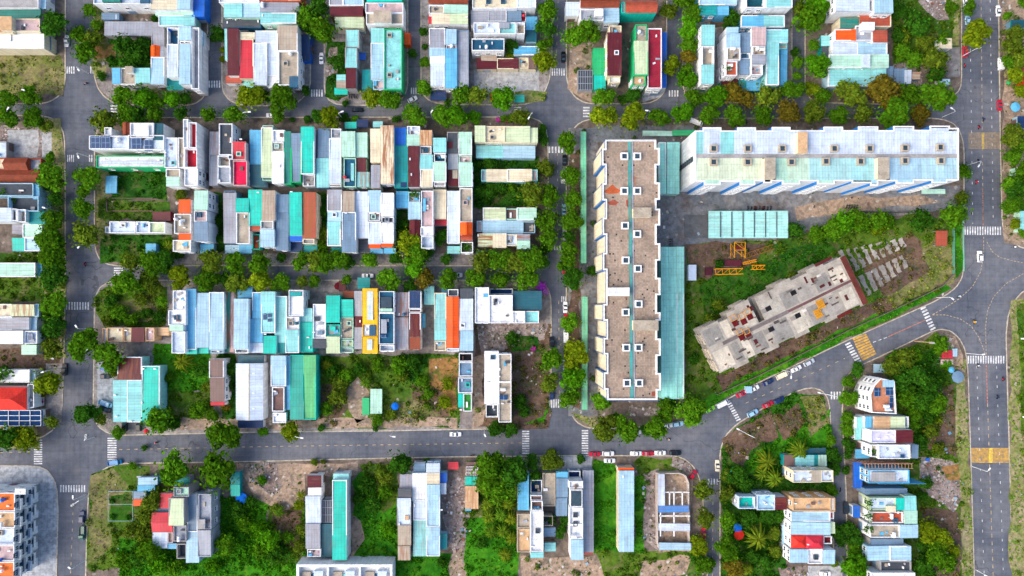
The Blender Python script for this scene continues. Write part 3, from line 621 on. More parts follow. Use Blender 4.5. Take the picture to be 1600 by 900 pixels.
def roof_sheet(par, q, h, col, name, mat, pitch='', along=None, rust=None, lab=None):
    """mono-pitch (''), gabled with the ridge along 'x' or 'y', or hipped 'h' roof over the quad q"""
    m = MB(); q = grow(q, .07); lx = (q[1] - q[0]).length; ly = (q[3] - q[0]).length
    along = along or ('x' if lx > ly else 'y'); z = Vector((0, 0, 1)); th = .12
    P = lambda s, t, dz: bil(q, s, t) + z * dz
    def top(pts, dirn):
        uv = [((p - q[0]).x, (p - q[0]).y) if dirn == 'y' else ((p - q[0]).y, (p - q[0]).x) for p in pts]; m.face(pts, 0, uv)
    if pitch == '':
        rise = min(.06 * (lx if along == 'x' else ly), .55); a, b = (th, th + rise) if random.random() < .5 else (th + rise, th)
        hh = (a, b, b, a) if along == 'x' else (a, a, b, b)
        C = [P(0, 0, hh[0]), P(1, 0, hh[1]), P(1, 1, hh[2]), P(0, 1, hh[3])]; top(C, along)
        for i in range(4):
            j = (i + 1) % 4; m.face([q[i], q[j], C[j], C[i]])
    else:
        if pitch == 'h': rid = 'x' if lx >= ly else 'y'; ins = .5 * min(lx, ly) / max(lx, ly) * .95
        else: rid = pitch; ins = 0.0
        span = ly if rid == 'x' else lx; rise = span * (.30 if mat == 'clay_roof_tiles' else .10)
        E = [P(0, 0, th), P(1, 0, th), P(1, 1, th), P(0, 1, th)]
        if rid == 'x':
            r0, r1 = P(ins, .5, th + rise), P(1 - ins, .5, th + rise)
            top([E[0], E[1], r1, r0], 'y'); top([E[2], E[3], r0, r1], 'y')
            f0, f1 = [E[3], E[0], r0], [E[1], E[2], r1]
        else:
            r0, r1 = P(.5, ins, th + rise), P(.5, 1 - ins, th + rise)
            top([E[1], E[2], r1, r0], 'x'); top([E[3], E[0], r0, r1], 'x')
            f0, f1 = [E[0], E[1], r0], [E[2], E[3], r1]
        top(f0, rid); top(f1, rid)
        for i in range(4):
            j = (i + 1) % 4; m.face([q[i], q[j], E[j], E[i]])
        m2 = MB(); m2.bar(r0 + z * .03, r1 + z * .03, .5, .12)
    c = rgb(col); rs = RUSTY.get(col, 0.0) * random.random() if rust is None else rust
    o = m.build(name, mat, par, (c[0], c[1], c[2], 1 - rs))
    if pitch: m2.build('ridge_cap', mat, o, rgb('cr' if col in ('wb', 'cr') else col), origin=par.location)
    if lab: o['label'] = lab
    return o
def terrace(par, q, h, col, wcol, depth, lab=None, pw=.28):
    """walled roof terrace: floor sheet sunk by depth, parapet ring up to h"""
    qi = [Vector((*p, 0)) for p in inset([(k.x, k.y) for k in q], pw)]
    m = MB(); z1 = h; z0 = h - depth
    for i in range(4):
        j = (i + 1) % 4
        m.face([(q[i].x, q[i].y, z1), (q[j].x, q[j].y, z1), (qi[j].x, qi[j].y, z1), (qi[i].x, qi[i].y, z1)])
        m.face([(qi[j].x, qi[j].y, z0), (qi[i].x, qi[i].y, z0), (qi[i].x, qi[i].y, z1), (qi[j].x, qi[j].y, z1)])
        m.face([(q[i].x, q[i].y, z0), (q[j].x, q[j].y, z0), (q[j].x, q[j].y, z1), (q[i].x, q[i].y, z1)])
    m.build('parapet', 'painted_plaster', par, wcol)
    m = MB(); m.face([(p.x, p.y, z0 + .01) for p in qi]); o = m.build('terrace_floor', 'weathered_concrete', par, col)
    if lab: o['label'] = lab
    return o
KINDW = {'m': 'sheet roof', 's': 'rust-striped roof', 'f': 'flat roof', 'o': 'open terrace', 'gx': 'gabled roof', 'gy': 'gabled roof', 't': 'tiled roof', 'h': 'hipped tile roof', 'k': 'netted roof'}
NHOUSE = 0
def fit(name, me, par, p, rz=0.0, col='w', sc=1.0):
    o = put(name, me, par, col, Vector(p) - par.location); o.rotation_euler = (0, 0, rz); o.scale = (sc, sc, sc); return o
def house(spec, phrase, kindname='house', label=None, group=None, order=None):
    global NHOUSE; NHOUSE += 1
    head, rest = spec.split(':', 1); hd = head.split(); H = float(hd[0]); wcol = hd[1]; sides = hd[2] if len(hd) > 2 else ''
    pieces = []; ex = []
    for it in rest.split(';'):
        t = it.split()
        if not t: continue
        if t[0][0].isdigit() or t[0][0] == '-':
            x0, y0, x1, y1 = map(float, t[:4]); kd, col = t[4], t[5]; h = H; al = None; rust = None
            for e in t[6:]:
                if e[0] == '=': h = float(e[1:])
                elif e[0] in '+-': h = H + float(e)
                elif e[0] == 'r': rust = float(e[1:])
                elif e in ('x', 'y'): al = e
            pieces.append((x0, y0, x1, y1, kd, col, h, al, rust))
        else: ex.append(t)
    cx = [p[0] for p in pieces] + [p[2] for p in pieces]; cy = [p[1] for p in pieces] + [p[3] for p in pieces]
    base = W((min(cx) + max(cx)) / 2, (min(cy) + max(cy)) / 2, 0)
    if label is None:
        ar = sorted(pieces, key=lambda p: -(p[2] - p[0]) * (p[3] - p[1])); ds = []
        for p in ar:
            s = PAL[p[5]][3] + ' ' + KINDW[p[4]]
            if s not in ds: ds.append(s)
        ds = ds[:2]
        tail = f", {order} {phrase}"
        label = 'house with ' + ' and '.join(ds) + tail
        if len(label.split()) > 16: label = 'house with ' + ds[0] + tail
    root = thing(kindname, label, 'house' if kindname == 'house' else kindname.replace('_', ' '), base, 0, group)
    wm = MB()
    for (x0, y0, x1, y1, kd, col, h, al, rust) in pieces:
        q = quadw(x0, y0, x1, y1, h); zt = h - {'f': .75, 'o': 2.3, 'k': .3}.get(kd, 0.0)
        wm.prism([(p.x, p.y) for p in q], 0, zt)
    wm.build('wall', 'painted_plaster', root, wcol)
    for (x0, y0, x1, y1, kd, col, h, al, rust) in pieces:
        q = quadw(x0, y0, x1, y1, h); lab = f"{PAL[col][3]} {KINDW[kd]}"
        if kd == 'm':
            roof_sheet(root, q, h, col, 'roof', 'sheet_metal', '', al, rust, lab)
            if h == H and (x1 - x0) * (y1 - y0) > 500 and (NHOUSE * 7 + int(x0)) % 10 < 6:
                g = [(p.x, p.y) for p in grow(q, .1)]; gi = inset(g, .3); m = MB(); zt = h + .5
                for i in range(4):
                    j = (i + 1) % 4
                    m.face([(*g[i], zt), (*g[j], zt), (*gi[j], zt), (*gi[i], zt)]); m.face([(*gi[j], h), (*gi[i], h), (*gi[i], zt), (*gi[j], zt)]); m.face([(*g[i], h - .4), (*g[j], h - .4), (*g[j], zt), (*g[i], zt)])
                m.build('parapet', 'painted_plaster', root, 'w' if wcol in ('w', 'lb', 'wb', 'aq', 'mn', 'sb') else wcol)
        elif kd == 's': roof_sheet(root, q, h, col, 'roof', 'sheet_metal', '', al, .95 if rust is None else rust, lab)
        elif kd in ('gx', 'gy'): roof_sheet(root, q, h, col, 'roof', 'sheet_metal', kd[1], al, rust, lab)
        elif kd == 't': roof_sheet(root, q, h, col, 'roof', 'clay_roof_tiles', 'x' if (x1 - x0) > (y1 - y0) else 'y', al, rust, lab)
        elif kd == 'h': roof_sheet(root, q, h, col, 'roof', 'clay_roof_tiles', 'h', al, rust, lab)
        elif kd == 'f': terrace(root, q, h, col, wcol, .75, lab)
        elif kd == 'o':
            terrace(root, q, h, col, wcol, 2.3, lab)
        elif kd == 'k':
            m = MB(); n = 7
            for i in range(n):
                a, b = bil(q, i / (n - 1) * .96 + .02, .02), bil(q, i / (n - 1) * .96 + .02, .98); m.bar(a, b, .14)
            for i in range(4): m.bar(bil(q, .02, i / 3 * .96 + .02) - Vector((0, 0, .15)), bil(q, .98, i / 3 * .96 + .02) - Vector((0, 0, .15)), .16)
            m.build('pergola', 'painted_metal', root, 'w' if col != 'dg' else 'gy')
            m = MB(); m.face([(p.x, p.y, h - .28) for p in grow(q, -.05)]); m.build('net_roof', 'cloth', root, col)['label'] = lab
    rr = random.Random(NHOUSE)
    for p in [p for p in pieces if p[4] in 'fo' and (p[2] - p[0]) * (p[3] - p[1]) > 180][:2]:
        q = quadw(*p[:4], p[6]); z = p[6] - {'f': .74, 'o': 2.29}[p[4]]
        for k in range(rr.randint(1, 3)):
            o = bil(q, rr.uniform(.18, .82), rr.uniform(.15, .85)); o.z = z
            b_ = fit('roof_box', BOXM, root, o, rr.choice((0, 0, .4, 1.57)), rr.choice(('w', 'be', 'gy', 'br', 'dg', 'cg', 'sb')), 1.0); b_.scale = (rr.uniform(.4, 1.7), rr.uniform(.4, 1.1), rr.uniform(.3, 1.2))
    def roofz(u, v):
        for p in pieces:
            if p[0] <= u <= p[2] and p[1] <= v <= p[3]: return p[6] - {'f': .74, 'o': 2.29, 'k': .2}.get(p[4], -.15), p[6]
        return H, H
    for t in ex:
        k = t[0]; a = [float(x) for x in t[1:] if x.lstrip('-').replace('.', '').isdigit()]; cc = t[-1] if t[-1] in PAL else None
        if k in ('wt', 'vt', 'sk', 'ac', 'pl'):
            z, hz = roofz(a[0], a[1]); p = W(a[0], a[1], z)
            if k == 'wt': fit('water_tank', TANK, root, p, random.choice((0, math.pi / 2)), cc or 'w')
            if k == 'vt': fit('water_tank', VTANK, root, p, 0, cc or 'bl')
            if k == 'sk': fit('skylight', SKYL, root, p + Vector((0, 0, 0)), 0, cc or 'be', a[2] if len(a) > 2 else 1.)
            if k == 'ac': fit('air_conditioner', ACM, root, p, random.choice((0, math.pi / 2)), 'w')
            if k == 'pl': fit('potted_plants', random.choice(PLANTS), root, p, random.uniform(0, 6), LEAFG, a[2] if len(a) > 2 else 1.)
        elif k == 'so':
            z, hz = roofz((a[0] + a[2]) / 2, (a[1] + a[3]) / 2); z += .5
            q = quadw(*a[:4], z); m = MB(); zz = [z, z, z + .35, z + .35]
            for i in range(4): q[i].z = zz[i]
            m.face(q); m.face([p - Vector((0, 0, .08)) for p in q][::-1])
            for i in range(4): m.face([q[i] - Vector((0, 0, .08)), q[(i + 1) % 4] - Vector((0, 0, .08)), q[(i + 1) % 4], q[i]])
            for s in (.1, .5, .9):
                for tt in (.1, .9):
                    p = bil(q, s, tt); m.bar((p.x, p.y, z - .55), p - Vector((0, 0, .09)), .08)
            m.build('solar_panel', 'solar_cells', root)
        elif k == 'st':
            z, hz = roofz((a[0] + a[2]) / 2, (a[1] + a[3]) / 2); zt = hz + (a[4] if len(a) > 4 else 1.8); q = quadw(*a[:4], zt)
            m = MB(); m.prism([(p.x, p.y) for p in q], z + .01, zt); tw = m.build('stair_tower', 'painted_plaster', root, wcol)
            m = MB(); g = grow(q, .12); m.prism([(p.x, p.y) for p in g], zt, zt + .14, bottom=True); m.build('roof', 'weathered_concrete', tw, cc or 'be', origin=root.location)
        elif k == 'bx':      # a raised slab of another colour lying on the roof (hatch, glazed strip)
            z, hz = roofz((a[0] + a[2]) / 2, (a[1] + a[3]) / 2); q = quadw(*a[:4], hz + .3)
            m = MB(); m.prism([(p.x, p.y) for p in q], z + .01, hz + (a[4] if len(a) > 4 else .3)); m.build('roof_light', 'sheet_metal', root, cc or 'w')
        elif k == 'gl':
            z, hz = roofz((a[0] + a[2]) / 2, (a[1] + a[3]) / 2); q = quadw(*a[:4], hz + .1)
            m = MB(); m.prism([(p.x, p.y) for p in q], z + .01, hz + .1); m.build('glass_roof', 'window_glass', root)
    # facades: the named sides of the house carry windows, a shutter door at street level
    def facade(a, b, h, nrm):
        L = (b - a).length
        if L < 2.5: return
        d = (b - a).normalized(); rz = math.atan2(d.y, d.x); n = max(1, min(3, int(L / 2.5))); lv = 0; z = 1.45
        off = Vector((d.y, -d.x, 0)) * .012
        while z + 1.1 < h - .3 and lv < 5:
            for i in range(n):
                p = a + d * (L * (i + .5) / n) + off; p.z = z + (.35 if lv else 0)
                if lv == 0:
                    if i == n // 2: fit('door', DOOR, root, p, rz, random.choice(('gy', 'bg', 'cg', 'br')))
                else: fit('window', WIN, root, p, rz, 'w', 1.3)
            lv += 1; z += 3.3
    for sd in sides:
        ps = {'s': max(pieces, key=lambda p: p[3]), 'n': min(pieces, key=lambda p: p[1]), 'e': max(pieces, key=lambda p: p[2]), 'w': min(pieces, key=lambda p: p[0])}
        if sd not in ps: continue
        p = ps[sd]; q = quadw(*p[:4], p[6]); q = [Vector((k.x, k.y, 0)) for k in q]
        i, j = {'s': (0, 1), 'e': (1, 2), 'n': (2, 3), 'w': (3, 0)}[sd]; facade(q[i], q[j], p[6], sd)
    return root
def row(phrase, lines, order='left', kind='house'):
    for i, ln in enumerate(l for l in lines.strip().split('\n') if l.strip()):
        house(ln, phrase, kind, order=ORD[i] + ' from ' + order)
# ------------------------------------------------------------------ houses: height, wall colour, windowed sides : roof pieces in survey positions
row('in the top left corner', '''
7 w se: -40 -12 60 13 f cg; 60 -14 73 15 m lb -2
5.5 cg se: -40 14 65 29 m tg r.1 =5.4
9 cr se: -40 28 20 52 f tn; 20 29 62 49 f pk; st 0 26 18 47 tn; ac 40 40
7 cr s: -40 53 69 76 m w; bx 0 53 18 65 .8 w; 70 58 80 78 m bg =3.4
''', 'top')
row('beside the upper left road', '''
4 cg e: -40 221 10 247 f wb; 
5 sal e: 8 247 44 266 t ru; 45 248 64 266 f gy -.6; -40 266 63 285 t ru -.4; -40 247 8 265 f cr
7 lb e: -40 286 52 306 f dg; 52 287 62 311 m sb -1; 12 307 60 330 o dg +.5; pl 22 312; pl 6 300
8 w e: -40 325 18 346 m wb; 18 326 26 345 f dg; 27 327 40 347 o be; 47 330 70 350 m tl -2.5
4.2 lb e: 20 351 37 365 m gy; 37 350 67 371 m mn; 20 372 40 392 m tq; 40 372 68 392 m lb
6 w es: -40 411 56 432 m mn r0; 57 412 66 431 m sb -1.4
7.5 w e: -30 475 18 495 f cr; 18 476 54 494 s pg r.8 y; 55 475 61 495 m lb -1
7 w e: -40 496 47 515 m gy; 48 496 58 516 m lb -1
8 w es: -40 517 37 537 m w; 38 517 58 537 f wb; so 43 521 52 532
3.5 mn e: 34 539 58 554 m mn
5.5 w e: -40 578 47 597 m w; 48 578 56 598 m lb -1; pl 8 583 2.2; pl 4 588 1.8
7 w es: -40 605 42 640 h hr; 43 600 53 637 f cg -1; -40 641 66 666 k nb -2.4
''', 'top')
row('in the striped corner terrace', '''
13 w en: -50 770 23 799 f oc; vt 8 780; ac 14 790; st 24 764 40 772 .1 w
13 w e: -50 800 23 825 f tn; ac 3 806; wt 6 818
13 w e: -50 826 22 851 f wb; sk 2 832
13 w e: -50 852 22 877 f pk; vt 3 874; ac 16 860
13 w e: -50 878 22 905 f oc; ac 3 884; wt 4 890
''', 'top')
row('in the top left block', '''
9 w s: 146 -30 236 6 f wb; bx 160 -20 188 3 .5 tg; bx 219 -14 234 5 .5 cb
8 w s: 237 -22 277 15 m cr; 278 -22 298 15 m lb
5.5 bl s: 301 -22 320 27 m bl
5.5 mn s: 243 18 303 24 m mn; 249 25 305 41 m aq
4 cg s: 164 34 238 56 m gy y r.1; 238 36 257 73 m gy y
3.2 bg s: 160 21 186 31 m bg; bx 167 22 182 30 .2 wb
7 w sw: 176 107 188 131 m sb; 188 106 212 132 f be; 212 107 235 130 m aq; st 196 104 207 113 be
6.5 w s: 236 72 250 89 t og; 251 73 257 89 m gy; 237 90 257 132 m lb
8 w s: 261 43 279 70 o cb; 262 70 279 121 m wb; 262 122 286 141 m tl -4; vt 267 48
8.5 w s: 280 42 299 63 m lb; 281 64 298 69 f be; 281 69 298 132 m lb; 299 43 311 139 o gy; ac 290 66
5 w s: 311 50 319 71 m lb; 311 71 317 130 m gy
''')
row('in the second top block', '''
8 w s: 342 -26 405 4 f w; ac 360 -4
7 mn s: 350 5 379 27 m aq; 379 5 407 27 m lb
4.5 cb s: 350 27 408 44 m dg; ac 356 36; ac 369 31; ac 404 34
8 sal s: 408 -25 470 2 m tn r.6
7 w s: 408 4 467 20 m gy; wt 412 10
8 mn s: 408 21 463 37 m aq; ac 411 25
6.5 w ws: 356 46 374 118 m ma r0; 352 46 356 94 m aq -1; 353 119 378 130 m sal -3
6 cr s: 375 51 398 62 m cr; 375 62 396 123 m rd r.1; 380 124 398 139 m aq -3
6.5 w s: 397 68 417 134 m wb y
5.5 w s: 400 49 434 67 m wb; 418 68 435 119 m wb y; 419 120 437 138 m w
9 w es: 434 41 465 80 m be r.15 y; 435 80 466 133 f be; sk 447 100; vt 455 86 w; bx 452 119 465 136 .3 cb
3.4 bl e: 470 55 485 95 m nb
''')
row('in the third top block', '''
7 w s: 515 -22 536 9 m gy; 537 -22 568 9 m lb
6.5 ma s: 516 11 567 26 m ma r0
6 cr s: 524 26 537 43 m pg; 538 26 568 44 m pg
8 gn s: 573 -22 628 3 m tq
9 w s: 571 4 630 20 f pk; 572 20 630 38 f be; st 584 17 611 35 be; ac 600 10
7 cg w: 541 48 561 75 m aq; 540 75 558 106 m aq; 541 106 556 138 m ma r0
3.6 be s: 526 117 540 126 m aq; 526 127 541 138 m be
7 lb s: 580 45 600 68 m aq y; 580 68 600 124 m lb y; 583 125 600 140 f pk
9 gn s: 600 45 628 140 f aq; sk 609 56 be; sk 609 118 be; ac 622 124; ac 600 80
4 tl s: 566 109 582 140 m tl
3.4 og w: 632 52 641 70 m og
''')
row('in the fourth top block', '''
7 w s: 670 -22 731 6 t ru
8 w s: 670 8 694 21 f be; 694 8 731 21 m mn
8 w s: 675 22 703 38 m cr; 703 22 731 38 m pg; ac 729 27; 670 24 674 37 m rd -3
7.5 w ws: 671 45 695 75 m gy y; 671 75 695 88 m lb y; 672 88 695 100 m w; 673 100 695 134 m wb y
7.5 w s: 696 46 713 70 m lb; 697 70 713 77 f pk; 696 77 714 138 m sb r0 y; vt 706 74 w
6 bg es: 714 48 732 136 m gy y r0
8.5 w s: 738 -22 808 13 f cr; 808 -22 837 12 m wb; sk 763 3 cb; sk 786 3 cb
6 w s: 736 16 763 40 m gy; 763 15 791 34 m gy y; 791 16 814 34 m bg; vt 818 27 rd; 814 18 822 34 f rd -1
9 w s: 740 35 780 53 f wb; 780 35 806 53 f aq; 807 35 820 53 o be; ac 762 40; bx 780 35 796 44 .4 gy
4.8 lb e: 822 27 839 47 m sb; 822 47 838 65 m dt
8.5 w s: 737 60 788 79 f cb; ac 750 74; ac 769 68; vt 760 75 w
4 lb s: 803 73 842 86 m sb
3.6 cr s: 745 92 776 108 m ma; 777 92 810 108 m ma; 752 87 776 95 m be +.4; 811 90 826 107 f cr; 826 90 838 108 m br
''', 'top')
row('in the fifth top block', '''
5.5 w s: 884 4 904 25 m wb
9 w ws: 907 -2 967 12 t ru; 907 14 943 32 f gy; 943 14 967 36 m lb -1; st 930 14 942 24 w
9 tq s: 971 3 977 20 f gy; 977 2 1026 20 t sal
4 gn s: 927 75 946 94 m gn; 927 94 946 117 m gn; 928 118 946 140 m tq
3.4 cg s: 903 109 926 141 k dg
9.5 cr ws: 952 40 971 52 f be; 949 52 971 118 m ma r0; 952 119 969 129 f w -2; sk 963 83 w
9.5 gn ws: 993 38 1011 65 f be; 990 65 1012 118 m pg r0; 988 118 1009 134 f tn; vt 998 52 w; ac 1000 126
9 w es: 1012 44 1034 138 f cm; ac 1025 57; 1034 52 1041 137 m bl -5
''')
row('in the sixth top block', '''
6.5 sb s: 1092 -8 1150 8 m lb; 1092 9 1119 24 m tl; 1120 10 1138 24 m sb
11 w s: 1166 -22 1196 12 o dt; 1197 -22 1237 12 m aq; vt 1192 8 w
7 sb s: 1158 25 1192 43 m sb r0; 1192 25 1225 43 m aq r0
10 w ws: 1096 40 1116 71 m aq; 1097 72 1116 102 o be; 1096 102 1115 131 m aq; wt 1110 82
11 w ws: 1135 43 1153 52 m lb =9; 1135 53 1156 74 m lb; 1136 74 1157 94 f be; 1134 95 1152 118 f sal; wt 1143 78; ac 1152 76; pl 1137 107
9 w s: 1157 52 1172 82 m bg; 1157 83 1172 92 f bg; 1156 92 1172 117 m bg; sk 1162 88 cb
11 w s: 1175 43 1196 71 m pk; 1176 72 1196 86 f be; 1175 86 1196 100 m gy; 1174 101 1192 117 o pk; wt 1189 79; vt 1182 78 w
9 aq es: 1196 47 1230 67 m aq r0; 1197 67 1216 133 m aq y r0; 1219 76 1229 133 m sb -4; 1217 68 1230 76 f be -2
4 tl s: 1126 120 1155 138 m ma; 1155 122 1166 142 m tl; 1166 122 1188 142 m sb
''')
row('in the seventh top block', '''
11 w sw: 1306 -22 1358 18 m wb; 1358 -2 1366 18 o bg; 1366 -22 1394 21 m lb
7 cr s: 1313 28 1341 44 m tg r.3; 1342 22 1391 42 m sal r.1
8 w sw: 1304 47 1336 64 m og r0; 1337 40 1364 63 f gy; 1364 48 1386 66 m sal r0; st 1347 35 1366 47 w
6 w s: 1301 67 1340 86 m wb; 1340 67 1385 86 m lb
7 mn s: 1295 86 1387 106 m mn; st 1348 86 1359 105 wb
5.5 lb s: 1294 107 1383 135 m aq r0; ac 1317 108; ac 1346 108
4 tl w: 1283 56 1300 72 m aq; 1284 73 1292 91 m dg
3.4 bg s: 1385 104 1395 122 m bg; 1396 108 1412 131 m bg -.4; 1413 110 1423 131 m wb -.2; 1423 113 1437 124 m be r.6 -.8
3.2 w s: 1468 60 1487 76 m cr
2.8 w s: 1467 124 1484 132 m lb
''', 'top')
row('beside the east avenue', '''
3.4 tl w: 1580 32 1602 46 m dt
3.4 lb w: 1590 182 1620 200 m nb
3.6 mn w: 1588 262 1640 300 m tq
3.6 mn w: 1594 330 1640 362 m aq
3.4 og w: 1597 104 1640 120 m sal; 1598 124 1640 138 m hr
''', 'top')
row('in the upper terrace row', '''
10.5 w sn: 139 212 200 233 f wb; 200 211 256 234 f wb; 203 192 240 215 f w; 240 193 255 219 m dt -1; 192 192 204 211 t ru -2; 163 199 174 211 f w -2; so 142 213 157 232; so 158 213 173 232; so 206 216 222 234; so 226 219 238 236; bx 212 196 232 213 .2 w; vt 187 219 w; ac 221 206
8 gn sw: 150 243 257 262 f w; bx 155 252 255 256 .25 wb; ac 249 251
10 w s: 257 215 277 262 f wb; 278 215 288 262 f be; 259 264 281 277 f be -1; 260 277 281 291 m mn -1; ac 259 239; sk 272 255 aq
11 w nes: 286 186 294 231 f w; 295 191 307 231 o rd; 288 232 308 262 o rd; 288 263 309 290 f w -.8; ac 291 250; wt 292 258; ac 304 238
5 cg s: 328 206 343 242 s gy r.5; 328 242 341 290 m gy
9 w e: 342 193 363 242 f dg; 340 243 359 260 o be; 340 260 360 286 f gy; ac 344 283; sk 361 246 w
8.5 pk e: 364 222 384 250 m rd r0; 364 251 386 290 f mp; sk 374 241 mn; ac 377 218
5.5 lb n: 391 204 408 257 m sb y; 391 258 412 290 m dt y
7 mn s: 409 200 426 277 m pg y; 410 196 427 200 f rd -1; 410 277 425 282 f dg -1
7.5 w s: 426 203 445 221 f w; 426 237 444 287 m w y r0; 425 222 443 237 f be; sk 433 229 mn; ac 437 260
7 gn s: 445 206 455 288 m tg r0; 456 209 470 285 m bg r.1
8 w s: 471 199 491 272 m tq r0; 473 273 492 291 f cg -2; ac 482 289
6 bg n: 497 201 515 247 m bg; 495 248 514 293 m aq y
7 w s: 515 217 533 287 m wb y; 517 201 533 216 f gy; 514 288 533 292 f dg -1
8 mn s: 534 206 555 245 m mn r0; 537 247 556 292 f cb; vt 540 278 rd; bx 548 255 553 282 .2 aq
7 mn ns: 556 208 574 246 m mn; 557 247 572 268 m ma; 558 269 577 292 s aq r.6
7.5 cr n: 579 202 594 254 m cr; 580 258 594 294 m gy
9 w s: 595 197 615 287 s cr y r.9; 595 203 599 213 f ma
6 tl n: 617 200 635 228 m bl y; 617 229 637 294 m tl y r0; bx 626 279 637 293 .2 nb
8 w n: 636 197 656 211 f wb; 636 211 656 228 m mn; 638 229 655 292 m ma y r0; ac 641 249; ac 643 273
8 w n: 656 204 675 227 s tn y; 656 228 674 241 f be; 656 242 676 265 m aq; 657 265 676 292 m cr; sk 665 235 cb
8 w n: 677 216 697 238 m aq; 678 239 696 253 o dt; 677 254 697 284 m mn; 678 284 696 291 f cg; wt 694 246
5.5 cg n: 699 207 716 240 m dg; 699 222 707 238 m ma +.3; 700 241 716 265 m gy; 700 265 716 291 m ma; bx 707 266 715 279 .4 be
8 mn ne: 717 207 737 242 m mn; 717 243 737 254 f pk; 717 255 738 292 m mn
''')
row('in the corner courtyard row', '''
8 cr ns: 742 197 758 222 m pg r0; 758 197 788 223 f cr; 788 198 828 223 m pg; 828 200 840 223 m pg -.2; ac 771 204; ac 781 203; sk 769 215
4.5 lb se: 744 228 786 247 m aq; 786 228 836 247 m lb
5.5 aq se: 752 265 760 283 f gy; 760 265 793 284 m cr; 793 265 831 284 m cr; 831 265 840 283 f pk
6 mn e: 755 325 790 344 m pg r.2; 790 326 808 343 f br; 808 325 838 344 m mn
4.8 lb e: 754 345 817 365 m lb r0; 817 346 836 364 f dg; 745 345 753 362 f pk
7 cr se: 747 365 770 385 s pg r.9 x; 770 365 791 387 m cr; 791 366 808 384 f wb; 808 366 828 375 s gy x; 808 376 828 389 m mn; ac 747 368
''', 'top')
row('in the lower terrace row', '''
6 w ns: 171 346 211 364 f wb; 212 346 233 364 f wb; 233 347 258 364 f pg; 164 354 171 364 f wb -2; sk 194 352 w; ac 216 350
3 ma n: 239 331 267 345 m ma
3 sb n: 228 381 244 396 m sb
9.5 w s: 280 312 298 333 m og r0; 272 334 298 365 f be; 280 365 298 375 m og; 270 375 298 393 f cr -1; vt 277 343 w; wt 285 349; ac 289 356
10 w es: 304 298 325 328 m mn; 303 329 323 346 f pk; 304 347 325 377 m bg; sk 312 336 cb
3 lb s: 314 381 334 396 m sb; 282 384 306 396 m bg -.3
7 bg s: 350 302 370 380 m gy y; 350 298 368 302 f dg; 352 383 374 396 m lb -3.4
8 w s: 369 310 389 331 m tq; 369 332 390 381 f be; 374 383 394 396 m sb -4; ac 383 339
7.5 tq s: 389 297 410 352 m tq y r0; 390 352 406 361 m sal -.5; 394 366 406 390 f ru -3; ac 404 301
8.5 w s: 410 298 430 345 s be y r.35; 407 345 427 358 f cg; 407 359 429 386 m lb
7 lb s: 432 304 451 332 m bg y; 432 332 451 391 m bg y
9 w s: 453 301 472 368 m tq y r0; 453 369 472 377 m bl -2; 452 378 472 394 m nb -5; ac 456 300; bx 457 323 467 332 .2 mn
8.5 cr s: 474 301 494 372 s sal y r.9; 473 373 491 381 f cg; 474 383 496 394 m tl -5
7.5 w s: 512 297 534 330 m gy y; 512 330 533 347 m lb; 512 347 532 384 m aq r0; sk 523 336 w; 518 387 535 395 m tl -4
8.5 w s: 536 299 554 331 s be y r.3; 535 332 556 394 m bg y; ac 541 333
7 w s: 556 300 575 372 m wb y; 558 375 580 394 m dg -3.5; ac 561 300
8 w s: 576 298 595 332 m lb y; 576 333 594 345 f gy; 576 347 595 381 m wb y; 577 382 594 388 m og -2; sk 584 339 mn; 579 389 598 396 m sb -4
8 w es: 596 302 615 338 m w y; 596 339 615 348 f dg; 596 349 615 380 m w y r0; 596 381 614 386 m og -2; sk 605 343 gy; 600 388 618 396 m sb -4
4.6 lb s: 619 299 638 325 m sb
7 lb s: 638 300 656 316 f cg; 638 316 657 343 m lb; 640 344 656 368 t ma; pl 645 304 1.3; pl 652 303
9.5 w es: 658 298 677 355 f pk; 657 355 677 368 f w; 658 369 677 388 o wb; bx 661 310 665 330 .3 sb
7 cr s: 677 297 697 342 m cr y r.2; 678 343 698 352 m rd -2
7 lb s: 699 299 718 380 m wb y r0; 699 385 719 396 m aq -3
9 w es: 718 294 738 347 f be; 719 348 738 367 t og; 720 368 738 376 t sal; 720 378 739 395 o be; sk 727 317 pk; pl 726 384 1.6; pl 733 388 1.4
''')
